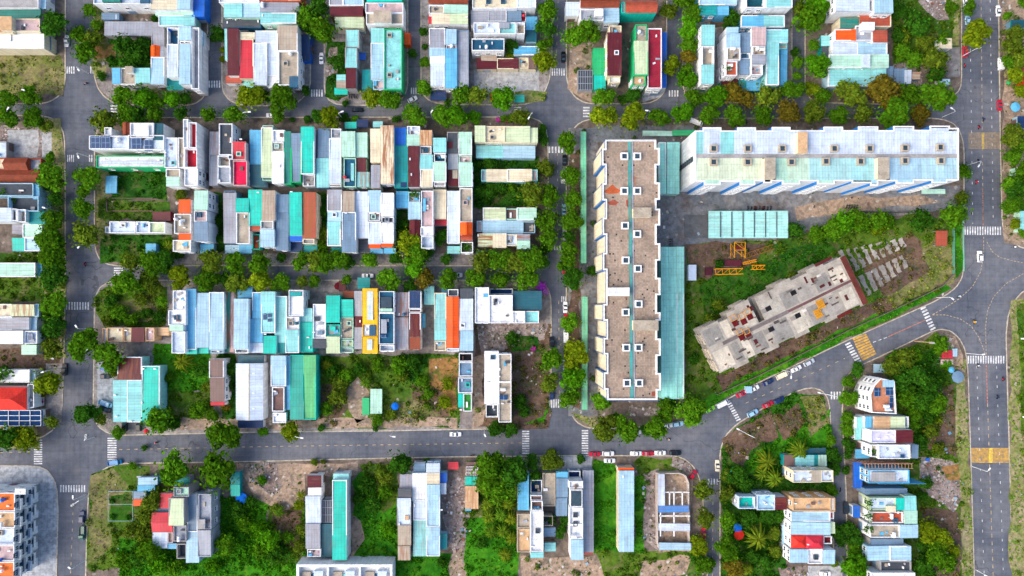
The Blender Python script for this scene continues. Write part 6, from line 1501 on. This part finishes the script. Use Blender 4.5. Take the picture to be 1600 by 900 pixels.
for u, v, hd, c, where in [(738,711,5,'bk','lying dark at the lower kerb'),(1506,103,90,'rd','parked red at the kerb under the avenue\'s lamp'),(1312,765,80,'bk','parked in the narrow lane by the terrace'),(976,729,90,'bk','parked at the pale blue long roof\'s entrance'),
     (570,734,90,'dg','parked left of the turquoise long roof'),(1166,191,80,'bk','leaning under the trees north of the white block'),(530,734,90,'bk','parked before the turquoise long roof house'),(1122,752,60,'w','parked white beside the branch road zebra')]:
    r = thing('motorbike', f"motorbike without rider {where}", 'motorbike', W(u, v, BZ if v != 711 else .012), R(hd))
    for nm, me, cc in BIKE: put(nm, me, r, rgb(c) if cc is None else rgb(cc))

for lab, grp, pts, hd in [('dark motorbike parked in the row north of the aqua shed', 'motorbikes north of the parking shed', [(1168 + 4.2 * k + (k % 3), 325 + (k % 2)) for k in range(9)], 80),
      ('dark motorbike parked by the brown block\'s courtyard corner', 'motorbikes at the courtyard corner', [(1048, 374 + 3.6 * k) for k in range(4)], 0),
      ('motorbike parked in the row under the mint lean-to\'s street', 'motorbikes by the mint lean-to', [(1322 + 4 * k, 323) for k in range(5)], 75),
      ('motorbike parked on the pavement before the third top block', 'motorbikes before the third top block', [(546 + 4 * k, 151) for k in range(4)], 90)]:
    for u, v in pts:
        r = thing('motorbike', lab, 'motorbike', W(u, v, BZ + .03), R(hd + random.uniform(-9, 9)), grp); cc_ = random.choice(('bk', 'dg', 'nb', 'ma'))
        for nm, me, cc in BIKE: put(nm, me, r, rgb(cc_) if cc is None else rgb(cc))

# ------------------------------------------------------------------ street lamps, parasols
LAMPS = [((139,115),(122,108),'at the upper left zebra crossing'),((83,55),(69,46),'beside the white roof in the top left corner'),((56,150),(35,140),'over a tree west of the upper left junction'),((33,186),(12,171),'farthest west on the upper street'),
 ((391,185),(388,175),'on the upper street below the second top block'),((536,186),(533,175),'on the upper street below the third top block'),((676,186),(674,175),'on the upper street below the fourth top block'),((830,184),(827,183),'by the pink flowers on the upper street'),((1009,183),(1012,173),'on the upper street beside the apartment blocks'),
 ((1503,88),(1529,75),'reaching over the avenue from the round tree'),((1472,183),(1488,170),'curving at the avenue\'s upper corner'),((140,246),(122,244),'beside the solar roof house'),((148,384),(124,385),'over the left road by the middle lot'),((95,331),(70,325),'behind the mint roofed shed'),
 ((143,513),(120,511),'over the left road near the long tan house'),((138,560),(137,546),'in a big tree on the left road'),((95,576),(68,581),'beside the black car on the left road'),((135,772),(114,778),'above the traffic signal arm'),((133,876),(110,888),'lowest on the left road'),
 ((1511,258),(1530,258),'in the avenue\'s kerb tree by the white block'),((1463,465),(1487,466),'at the diagonal road\'s upper end'),((1510,552),(1535,554),'beside the avenue\'s lower zebra crossing'),((1519,729),(1545,734),'below the yellow rumble strips'),((1524,890),(1541,900),'at the bottom end of the avenue'),
 ((1602,652),(1577,647),'standing right of the lower avenue'),((1600,529),(1574,528),'right of the avenue junction'),((1292,616),(1268,611),'at the narrow lane\'s mouth'),((1167,678),(1150,669),'in the reddish scrub lot'),((1222,578),(1236,588),'over the cream pickup'),
 ((614,675),(614,682),'on the lower street\'s north kerb, middle of three'),((757,672),(757,679),'on the lower street\'s north kerb, right of three'),((470,676),(470,684),'on the lower street\'s north kerb, left of three'),((1010,671),(938,671),'hidden')][:-1]
for b, h, where in LAMPS:
    B = W(*b, 0); Hh = W(*h, 8.4); B.z = BZ; r = thing('street_lamp', f"tall white street lamp {where}", 'street lamp', B)
    d = (Hh - B); d.z = 0; L = d.length; d = d / max(L, .01)
    if L > 7: d = d; L = 7
    m = MB(); m.tube([B, B + Vector((0, 0, 4)), B + Vector((0, 0, 7.6))], [.14, .11, .09], 8); m.build('pole', 'painted_metal', r, rgb('w'))
    m = MB(); m.tube([B + Vector((0, 0, 7.6)), B + d * L * .3 + Vector((0, 0, 8.2)), B + d * L + Vector((0, 0, 8.4))], [.1, .09, .08], 7); m.build('arm', 'painted_metal', r, rgb('w'))
    m = MB(); p = B + d * L + Vector((0, 0, 8.38)); m.bar(p - d * .15, p + d * .95, .5, .2); m.bar(p + Vector((0, 0, -.13)), p + d * .8 + Vector((0, 0, -.13)), .34, .06, 0); m.build('lamp_head', 'painted_metal', r, rgb('w'))
# signal gantries
for b, h, where, c in [((139,775),(112,790),'reaching over the left road with white signal heads','w'),((1429,533),(1459,536),'of pale orange steel at the diagonal road\'s upper mouth','tn'),((148,683),(135,679),'at the lower left junction corner','w')]:
    B = W(*b, 0); H2 = W(*h, 6.5); B.z = BZ; r = thing('traffic_signal', f"traffic signal gantry {where}", 'traffic signal', B); d = H2 - B; d.z = 0
    m = MB(); m.tube([B, B + Vector((0, 0, 6.6))], [.18, .13], 8); m.build('pole', 'painted_metal', r, rgb(c))
    m = MB(); m.tube([B + Vector((0, 0, 6.4)), B + d + Vector((0, 0, 6.5))], .12, 7); m.tube([B + Vector((0, 0, 5.6)), B + d + Vector((0, 0, 5.9))], .08, 7); m.build('arm', 'painted_metal', r, rgb(c))
    for f in (.72, .95):
        m = MB(); p = B + d * f + Vector((0, 0, 6.1)); m.box(p.x - .35, p.y - .35, p.z - .6, p.x + .35, p.y + .35, p.z + .6); m.build('signal_head', 'painted_metal', r, rgb('cg'))
for u, v, rr, c, lab in [(377,779,9,'bl','bright blue parasol below the teal long shed'),(1497,589,10,'bg','big grey-blue parasol beside the roadside stalls'),(1487,578,5,'sb','small sky blue parasol left of the grey one'),(1153,825,7,'bl','blue parasol in the woods beside an orange one'),(1155,836,8,'hr','orange-red parasol below the blue one'),
     (1150,737,9,'tq','round turquoise tarpaulin parasol in the branch road woods'),(1587,167,8,'sb','sky blue dome parasol at the avenue market'),(528,447,6,'ma','maroon parasol in front of the turquoise roofed house'),(166,578,4,'bl','tiny blue parasol beside the round tree'),(617,635,6,'bl','square bright blue sunshade on the vacant lot'),
     (1577,128,4,'gn','little green parasol at the avenue market'),(1592,122,5,'og','little orange parasol at the avenue market'),(1598,117,5,'rd','little red parasol at the picture\'s right edge'),(228,674,4,'rd','little red parasol by the shop\'s tree'),(787,187,5,'mp','pink flowering shade left at the corner house'),(779,187,4,'lv','pale lilac shade left of the pink one')][:14]:
    p = W(u, v, 2.4); r = thing('parasol', lab, 'parasol', (p.x, p.y, BZ)); rad = rr * .25
    m = MB(); n = 8
    for k in range(n):
        a0, a1 = k * 2 * math.pi / n, (k + 1) * 2 * math.pi / n; A = Vector((rad * math.cos(a0), rad * math.sin(a0), 2.2)); B = Vector((rad * math.cos(a1), rad * math.sin(a1), 2.2)); T = Vector((0, 0, 2.75))
        m.face([A, B, T]); m.face([A - Vector((0, 0, .18)), B - Vector((0, 0, .18)), B, A])
    put('canopy', m.mesh('canopy', ['cloth']), r, rgb(c)); m = MB(); m.tube([(0, 0, 0), (0, 0, 2.7)], .05, 6); put('pole', m.mesh('pole', ['painted_metal']), r, rgb('w'))

# ------------------------------------------------------------------ trees
def crown_mesh(seed, lobes=15, per=92, leaf=.15, flat=.85, name='crown'):
    global rng
    r = np.random.default_rng(seed); Cs, Ns, Ss = [], [], []
    for i in range(lobes):
        d = r.normal(size=3); d /= np.linalg.norm(d); d[2] = abs(d[2]) * .9 - .15 if r.random() < .85 else d[2] * .5
        c = d * r.uniform(.30, .74) * np.array([r.uniform(.85, 1.1), r.uniform(.85, 1.1), flat]); lr = r.uniform(.18, .42)
        n = int(per * (lr / .33) ** 2); e = r.normal(size=(n, 3)); e /= np.linalg.norm(e, axis=1)[:, None]; e[:, 2] = np.where(e[:, 2] < -.35, -e[:, 2], e[:, 2])
        Cs.append(c + e * lr * r.uniform(.72, 1.05, (n, 1)) * np.array([1, 1, flat])); N = e + r.normal(0, .5, (n, 3)) + np.array([0, 0, .35]); Ns.append(N / np.linalg.norm(N, axis=1)[:, None]); Ss.append(r.uniform(.6, 1.35, n) * leaf)
    n = 150; e = r.normal(size=(n, 3)); e /= np.linalg.norm(e, axis=1)[:, None]; e[:, 2] = np.abs(e[:, 2]) * .8; Cs.append(e * r.uniform(.7, 1.12, (n, 1)) * np.array([1, 1, flat])); Ns.append(e + r.normal(0, .6, (n, 3))); Ns[-1] /= np.linalg.norm(Ns[-1], axis=1)[:, None]; Ss.append(r.uniform(.5, 1.1, n) * leaf)
    n = 160; e = r.normal(size=(n, 3)); e /= np.linalg.norm(e, axis=1)[:, None]; Cs.append(e * r.uniform(.1, .55, (n, 1)) * np.array([1, 1, .7])); Ns.append(e); Ss.append(np.full(n, leaf * 1.6))
    old = rng; rng = r; me = quads_mesh(name, np.concatenate(Cs), np.concatenate(Ns), np.concatenate(Ss)); rng = old
    me.materials.append(MATS['tree_leaves']); return me
def trunk_mesh(seed, h=1.15):
    r = random.Random(seed); m = MB(); m.tube([(0, 0, -h), (.02, .01, -h * .5), (0, 0, -.15), (.02, 0, .35)], [.075, .055, .045, .02], 8)
    for k in range(5):
        a = k * 1.26 + r.uniform(-.3, .3); z = r.uniform(-.5, -.1); m.tube([(0, 0, z), (.25 * math.cos(a), .25 * math.sin(a), z + .25), (.55 * math.cos(a), .55 * math.sin(a), z + .5)], [.04, .028, .012], 6)
    return m.mesh('trunk', ['bark'])
CROWNS = [crown_mesh(100 + k) for k in range(9)]
LOOSE = [crown_mesh(200 + k, lobes=20, per=48, leaf=.17, flat=.75) for k in range(5)]
TRUNKS = [trunk_mesh(k) for k in range(4)]
TCOL = {'g': (0.061,0.173,0.007), 'd': (0.029,0.109,0.008), 'y': (0.128,0.200,0.007), 'b': (.128,.112,.012), 'l': (0.061,0.212,0.006), 'o': (0.086,0.144,0.011)}
TNAME = {'g': 'mid green', 'd': 'dark green', 'y': 'yellow-green', 'b': 'brownish', 'l': 'bright green', 'o': 'olive'}
def sizeword(r): return 'tiny' if r < 8 else 'small' if r < 12 else 'medium' if r < 16 else 'large' if r < 20 else 'very large'
TREES = [
('on the upper street\'s north side west', '14 154 12 g;47 152 14 g;190 152 16 g;222 153 18 l;243 157 13 g;268 154 14 l;290 153 10 d;391 153 19 y;412 151 10 d;438 154 18 g;478 142 8 d;540 160 6 d;580 152 15 y;611 157 16 g;664 137 13 g;698 159 6 g;720 151 16 g;748 150 16 o;787 153 17 l'),
('on the upper street\'s south side west', '14 183 16 g;52 183 15 g;72 197 10 o;165 188 18 o;196 180 14 g;217 181 12 d;243 178 13 g;285 177 13 d;328 179 13 g;368 181 16 g;434 185 10 g;456 187 5 d;480 186 6 d;497 183 9 d;515 184 16 y;537 184 7 d;555 185 6 g;618 185 6 d;648 182 16 g;690 182 14 g;714 184 18 l;740 184 10 l;787 185 6 g;800 184 7 g;815 183 14 o'),
('on the upper street\'s north side east', '945 152 15 g;975 154 8 d;990 151 12 d;1085 153 14 g;1116 149 16 l;1147 148 16 b;1166 157 14 b;1198 149 17 o;1238 141 15 g;1272 142 11 y;1285 152 13 g;1327 147 19 o;1377 144 25 b;1417 147 18 g;1461 151 22 g'),
('on the upper street\'s south side east', '943 182 18 y;988 184 18 y;1028 184 14 g;1066 179 16 l;1107 181 15 g;1147 182 17 g;1190 180 15 g;1230 177 18 b;1272 176 17 o;1310 179 14 g;1347 178 16 o;1394 177 23 g;1435 180 14 b'),
('in the top left quarter lots', '84 37 19 d;118 52 13 g;140 58 14 o;133 82 15 g;137 14 10 g;148 37 9 g;158 118 7 d;192 70 15 d;215 85 16 d;197 95 14 d;222 69 12 d;240 28 6 d;338 50 14 d;347 78 5 y;347 92 5 y;475 27 17 g;500 10 16 d;505 45 20 g;484 45 12 d;487 25 9 y'),
('around the top middle blocks', '526 95 11 d;645 85 8 d;663 50 8 d;665 98 9 g;664 72 5 d;798 72 11 d;797 87 7 y;855 20 17 g;851 45 14 d;852 96 17 y;846 74 10 g;858 65 8 g;893 57 17 g;918 50 19 g;847 203 8 d;850 220 8 d'),
('between the upper right blocks', '1045 17 13 o;1068 4 14 g;1085 20 15 g;1074 45 16 l;1075 72 14 g;1074 90 13 b;1073 108 11 g;1072 127 15 l;1048 103 13 y;1144 30 14 d;1136 42 8 d;1245 97 11 g;1244 80 7 d;1245 120 8 g;1250 12 14 o;1262 32 21 g;1273 12 17 l;1270 72 9 g;1275 103 18 l;1268 138 10 y'),
('on the rough plot by the upper avenue', '1412 12 14 d;1430 40 18 d;1408 50 13 d;1412 80 12 g;1432 90 14 g;1460 95 18 o;1465 112 14 d;1450 62 14 o;1475 60 11 g;1522 56 20 y;1518 10 12 g;1490 10 9 g'),
('along the avenue\'s eastern edge', '1574 25 8 g;1598 5 10 g;1584 52 13 o;1580 72 16 o;1590 92 15 o;1575 98 12 g;1583 118 13 y;1594 145 11 y;1580 212 16 o;1594 225 14 g;1580 244 14 g;1596 270 14 g;1576 285 14 g;1590 296 17 d;1583 318 13 g;1573 325 10 g;1598 320 9 d;1584 351 9 y;1597 365 8 g'),
('along the left road\'s west kerb', '80 248 8 g;82 278 20 g;70 290 9 d;88 313 12 d;82 343 17 g;80 372 18 g;92 375 10 g;70 398 9 o;84 408 17 g;84 431 18 d;85 474 19 g;70 490 11 d;87 510 16 d;75 520 12 d;83 545 15 o;75 597 18 y;82 659 10 o;66 616 6 b'),
('along the left road\'s east kerb', '137 275 17 g;130 298 9 g;130 325 15 g;135 368 19 o;132 540 20 g;174 556 21 g;178 578 9 o;133 648 14 d;148 645 10 d;185 675 10 g;160 655 9 o'),
('on the middle street\'s west half', '205 410 14 o;236 412 17 g;258 408 15 d;200 443 20 g;232 440 14 o;243 452 10 o;284 433 15 y;258 420 9 d;330 408 17 o;325 437 17 g;367 412 16 g;355 438 11 d;371 441 15 o;407 410 18 g;407 437 16 y;437 441 13 g;472 440 9 o;493 440 10 g;471 408 14 g;492 407 15 o;441 402 8 d'),
('on the middle street\'s east half', '508 408 16 g;530 407 15 g;543 410 9 d;577 408 13 g;541 437 9 g;610 437 17 g;637 380 18 y;652 400 18 g;648 415 16 l;663 437 16 b;640 447 11 d;618 405 9 d;700 436 16 g;698 405 8 d;742 437 14 g;755 408 18 o;780 436 15 g;779 405 18 g;805 408 18 o;830 405 19 g;847 408 12 d;822 435 18 g;690 372 11 d;667 397 10 d'),
('in the small courtyard plots', '745 257 10 d;766 254 12 d;753 300 12 d;767 293 13 d;783 291 12 d;798 291 10 g;760 310 8 d;852 262 14 o;830 302 20 o;858 305 17 g;856 345 18 g;857 372 15 g;850 390 9 d;735 255 8 d;502 365 12 o;497 385 11 g;506 330 9 d;340 345 8 d;344 372 8 d;630 352 10 d;281 303 9 o;260 380 9 g;275 396 9 d'),
('along the tree-lined street', '887 222 15 g;892 277 14 g;893 314 15 g;893 347 16 g;888 370 10 d;888 395 17 g;885 412 14 g;893 432 16 d;891 505 13 g;895 553 18 y;894 592 17 l;890 622 14 g;925 424 9 d;859 562 19 g;857 598 13 o;895 570 9 o'),
('in the lower left plots', '12 684 18 d;26 672 10 o;44 685 16 y;8 582 9 d;6 660 6 g;247 656 20 g;268 662 12 d;305 641 14 g;330 650 9 g;357 578 12 d;352 602 9 d;352 635 6 b;343 560 8 d;366 575 6 d;273 733 23 g;265 752 12 y;340 737 24 g;225 700 5 d;205 729 7 g;238 782 15 o;246 768 10 o;212 780 7 o'),
('beside the lower street', '351 679 23 g;410 675 7 l;455 672 15 y;445 652 9 o;502 670 6 d;590 655 10 g;586 668 6 d;490 723 5 o;505 722 4 o;521 752 5 l;625 722 16 d;667 720 5 g;775 672 11 d;797 672 10 d;768 738 26 g;800 735 25 d;783 765 22 g;760 752 16 o;832 721 10 d;862 722 15 o;862 708 7 o;835 744 10 d;907 718 7 d;882 813 9 d;876 830 9 d;884 800 7 d;863 812 6 d'),
('round the lower apartment corner', '940 624 14 g;943 668 18 o;977 672 18 g;960 655 11 d;1025 665 18 g;1010 672 9 d;1040 640 15 g;1080 640 22 g;1048 630 8 d'),
('along the south branch road', '1098 766 15 o;1101 808 15 o;1095 855 14 y;1102 885 13 g;1086 870 10 d;1138 772 13 o;1134 814 15 g;1138 857 16 g;1145 888 15 b;1155 745 14 d;1166 760 12 d;1140 745 10 o;1170 812 13 d;1200 806 13 d;1222 808 11 d;1178 868 12 d;1200 880 12 d;1210 835 10 o;1215 862 11 o'),
('along the narrow lane', '1342 578 10 d;1328 598 10 g;1330 622 12 g;1326 652 11 g;1325 672 11 g;1328 695 10 d;1327 710 8 d;1300 690 9 g;1305 715 12 d;1304 735 10 d;1302 768 9 g;1322 735 6 d;1326 825 10 d;1338 842 12 d;1340 862 14 g;1330 880 18 l;1350 893 12 l;1312 832 12 d;1303 880 7 o;1320 845 10 d'),
('in the wood behind the solar roof', '1392 575 16 o;1412 562 15 o;1432 555 13 g;1408 595 17 d;1430 585 18 d;1450 600 17 d;1440 625 17 d;1415 620 15 g;1462 628 15 g;1432 645 14 g;1455 650 13 d;1426 667 12 g;1440 690 13 d;1457 675 12 o;1470 700 10 o;1475 540 14 g;1482 568 9 l;1465 655 9 y;1470 590 10 d'),
('behind the lower avenue verge', '1450 828 16 y;1470 843 16 y;1460 865 18 g;1440 880 15 d;1475 880 14 g;1448 895 13 d;1490 860 10 y;1440 850 10 d;1445 755 9 d;1440 775 8 d'),
('along the shed courtyard\'s wooded edge', '1245 360 13 d;1281 366 14 g;1302 360 15 g;1318 348 16 l;1334 340 15 g;1352 348 14 g;1372 344 15 g;1390 346 13 g;1376 358 11 y;1438 343 18 d;1490 335 20 g;1510 267 13 g;1507 309 11 o;1125 412 8 d;1240 435 10 o;1085 560 8 d;1110 500 9 o;1125 475 10 o'),
('among the southern grass plots', '352 850 15 g;368 800 12 d;382 820 13 g;402 830 14 l;420 840 15 l;405 860 14 g;425 868 12 d;390 785 10 d;437 865 10 d;448 840 9 g;225 812 14 o;222 835 14 o;232 860 15 g;215 870 14 d;200 830 11 o;245 885 14 l;190 880 13 g;270 890 13 g;330 888 12 l;465 790 8 y;478 800 5 g;470 830 10 o;465 855 10 o;430 795 8 o;408 750 7 l;570 760 14 d;585 790 13 d;600 770 12 g;605 830 11 l;600 745 12 o;560 780 9 d;690 880 9 d;752 850 10 d'),
('on the weedy middle lots', '517 580 11 d;540 588 12 g;560 575 10 d;525 620 14 o;508 640 11 g;530 600 12 o;590 570 10 g;622 572 14 g;645 568 13 d;628 588 10 o;660 595 9 g;670 615 8 g;695 630 10 y;700 600 9 y;610 650 9 o;512 565 8 d;812 630 11 d;820 645 8 d;170 470 10 d;182 490 12 g;165 500 10 o;205 500 11 g;225 490 9 d;245 495 9 d;220 468 9 o;250 470 9 g;312 580 10 d;322 605 9 o;262 590 8 g;800 528 9 d;770 555 6 d'),
]
NT_ = 0
LOTGROUPS = ('wood', 'plots', 'lots', 'woods', 'rough plot', 'branch road', 'wooded edge')
ALL = []
for where, s in TREES:
    for e in s.split(';'):
        e = e.split(); ALL.append((where, float(e[0]), float(e[1]), float(e[2]), e[3]))
def is_shrub(t): return t[3] < 8 or (t[3] < 14.5 and any(g in t[0] for g in ('wood', 'plots', 'lots', 'rough plot', 'lane', 'branch')))
trees = sorted([t for t in ALL if not is_shrub(t)], key=lambda t: -t[3]); shrubs = [t for t in ALL if is_shrub(t)]
rest = trees[300:]; trees = trees[:300]
def plant(t, word, lab):
    where, u, v, r, k = t; rad = r * .25 * 1.23; p = W(u, v, rad * 1.1)
    root = thing(word, lab, word, (p.x, p.y, BZ), random.uniform(0, 6.28), word + 's ' + where); root.scale = (rad, rad, rad)
    lo = (k in 'ob' and random.random() < .5) or any(g in where for g in ('wood', 'plots', 'lots'))
    j = .85 + .3 * random.random(); col = tuple(x * j for x in TCOL[k]); hz = 1.1 if word == 'tree' else .6
    cr = put('crown' if word == 'tree' else 'foliage', random.choice(LOOSE if lo else CROWNS), root, col, (0, 0, hz)); cr.scale = (random.uniform(.88, 1.12), random.uniform(.88, 1.12), random.uniform(.85, 1.1))
    tr = put('trunk' if word == 'tree' else 'stem', random.choice(TRUNKS), root, None, (0, 0, hz)); tr.scale = (1, 1, hz / 1.15)
for word, lst in (('tree', trees), ('shrub', shrubs)):
    for where, s in TREES:
        ent = sorted([t for t in lst if t[0] == where], key=lambda t: (t[1], t[2])); names = [f"{sizeword(t[3])} {TNAME[t[4]]} {word}" for t in ent]; cnt = {}
        for t, nm in zip(ent, names):
            c = cnt.get(nm, 0); cnt[nm] = c + 1
            plant(t, word, f"{nm} {where}" if names.count(nm) == 1 else f"{nm}, {ORD[c]} from left {where}"); NT_ += 1
print('trees', len(trees), 'shrubs', len(shrubs), 'rest', len(rest))
if rest:
    bm = bmesh.new()
    for where, u, v, r, k in rest:
        rad = r * .25 * 1.23; p = W(u, v, rad); tmp = random.choice(CROWNS).copy(); tmp.transform(Matrix.Translation((p.x, p.y, BZ + rad * 1.1)) @ Matrix.Scale(rad, 4)); bm.from_mesh(tmp); bpy.data.meshes.remove(tmp)
        tmp = random.choice(TRUNKS).copy(); tmp.transform(Matrix.Translation((p.x, p.y, BZ + rad * 1.1)) @ Matrix.Scale(rad, 4)); n0 = len(bm.faces); bm.from_mesh(tmp); bm.faces.ensure_lookup_table()
        for fc in bm.faces[n0:]: fc.material_index = 1
        bpy.data.meshes.remove(tmp)
    me = bpy.data.meshes.new('small_trees'); bm.to_mesh(me); bm.free(); me.materials.clear(); me.materials.append(MATS['tree_leaves']); me.materials.append(MATS['bark'])
    o = put('small_trees', me, color=TCOL['g']); struct(o, 'stuff'); o['label'] = 'smallest green trees filling gaps along the streets'
# palms and bananas: fronds radiating from a short stem
def palm_mesh(seed, n=22):
    r = random.Random(seed); m = MB()
    for k in range(n):
        a = k * 2.4 + r.uniform(-.2, .2); L = r.uniform(.75, 1.05); up = r.uniform(.15, .75); d = Vector((math.cos(a), math.sin(a), 0)); s = Vector((-d.y, d.x, 0)); pts = []
        for i in range(6):
            t = i / 5; pts.append(d * L * t + Vector((0, 0, up * t - (up + .45) * t * t)))
        for i in range(5):
            w0, w1 = .085 * math.sin(math.pi * (.12 + .85 * i / 5)), .085 * math.sin(math.pi * (.12 + .85 * (i + 1) / 5)); z = Vector((0, 0, -.05))
            m.face([pts[i], pts[i + 1], pts[i + 1] + s * w1 + z, pts[i] + s * w0 + z]); m.face([pts[i + 1], pts[i], pts[i] - s * w0 + z, pts[i + 1] - s * w1 + z])
    return m.mesh('fronds', ['tree_leaves'])
PALMS = [palm_mesh(k) for k in range(4)]
m = MB(); m.tube([(0, 0, -1), (.04, .02, -.5), (0, 0, 0)], [.06, .05, .06], 8); PTR = m.mesh('trunk', ['bark'])
PL = [(285,565,16,'on the bright lawn behind the blue terrace'),(265,384,11,'beside the small blue shed'),(510,570,10,'just below the turquoise roof house'),(573,598,10,'in the middle weedy lot'),(1185,842,19,'in the branch road woods'),(1250,703,17,'above the dark teal lean-to'),(1200,722,17,'upper of the pale banana clump'),(1212,748,15,'lower of the pale banana clump'),(1192,740,12,'left in the pale banana clump'),(1415,52,13,'on the rough plot by the avenue'),
      (762,788,11,'top left in the palm lot'),(778,782,12,'top middle of the palm lot'),(795,788,11,'top right in the palm lot'),(765,808,12,'middle left in the palm lot'),(783,805,12,'centre of the palm lot'),(799,812,11,'middle right in the palm lot'),(768,832,12,'lower left in the palm lot'),(786,830,12,'lower middle of the palm lot'),(800,842,11,'lower right in the palm lot'),(790,868,11,'lowest in the palm lot'),(1170,890,10,'at the woods\' bottom edge'),(470,774,8,'by the red striped lean-to'),(435,800,10,'beside the dirt clearing'),(1422,610,12,'in the wood behind the solar roof')]
for u, v, r, where in PL:
    rad = r * .30; p = W(u, v, rad); root = thing('palm_tree', f"{'large' if r > 14 else 'small'} star-shaped palm {where}", 'palm', (p.x, p.y, BZ), random.uniform(0, 6), 'palms'); root.scale = (rad, rad, rad)
    put('fronds', random.choice(PALMS), root, (.065 + random.random() * .05, .155, .010), (0, 0, 1.0)); put('trunk', PTR, root, None, (0, 0, 1.0))
for u, v, r, c, lab in [(779,187,5,(.5,.05,.4),'magenta flowering bush before the cream corner house'),(791,187,6,(.6,.03,.15),'pink-red flowering bush right of the magenta one'),(846,448,9,(.35,.05,.5),'purple flowering bush at the white corner house'),(852,456,7,(.45,.2,.5),'pale lilac bush below the purple one'),(833,545,5,(.5,.05,.4),'pink flowering bush in the scrub lot'),(64,627,6,(.4,.03,.2),'magenta bush beside the red hipped roof')]:
    rad = r * .25; p = W(u, v, 1); root = thing('flowering_bush', lab, 'bush', (p.x, p.y, BZ)); root.scale = (rad, rad, rad * .8); put('foliage', LOOSE[0], root, c, (0, 0, .8)); put('trunk', TRUNKS[0], root, None, (0, 0, .9))
print('houses', NHOUSE, 'trees', NT_, 'objects', len(bpy.data.objects))
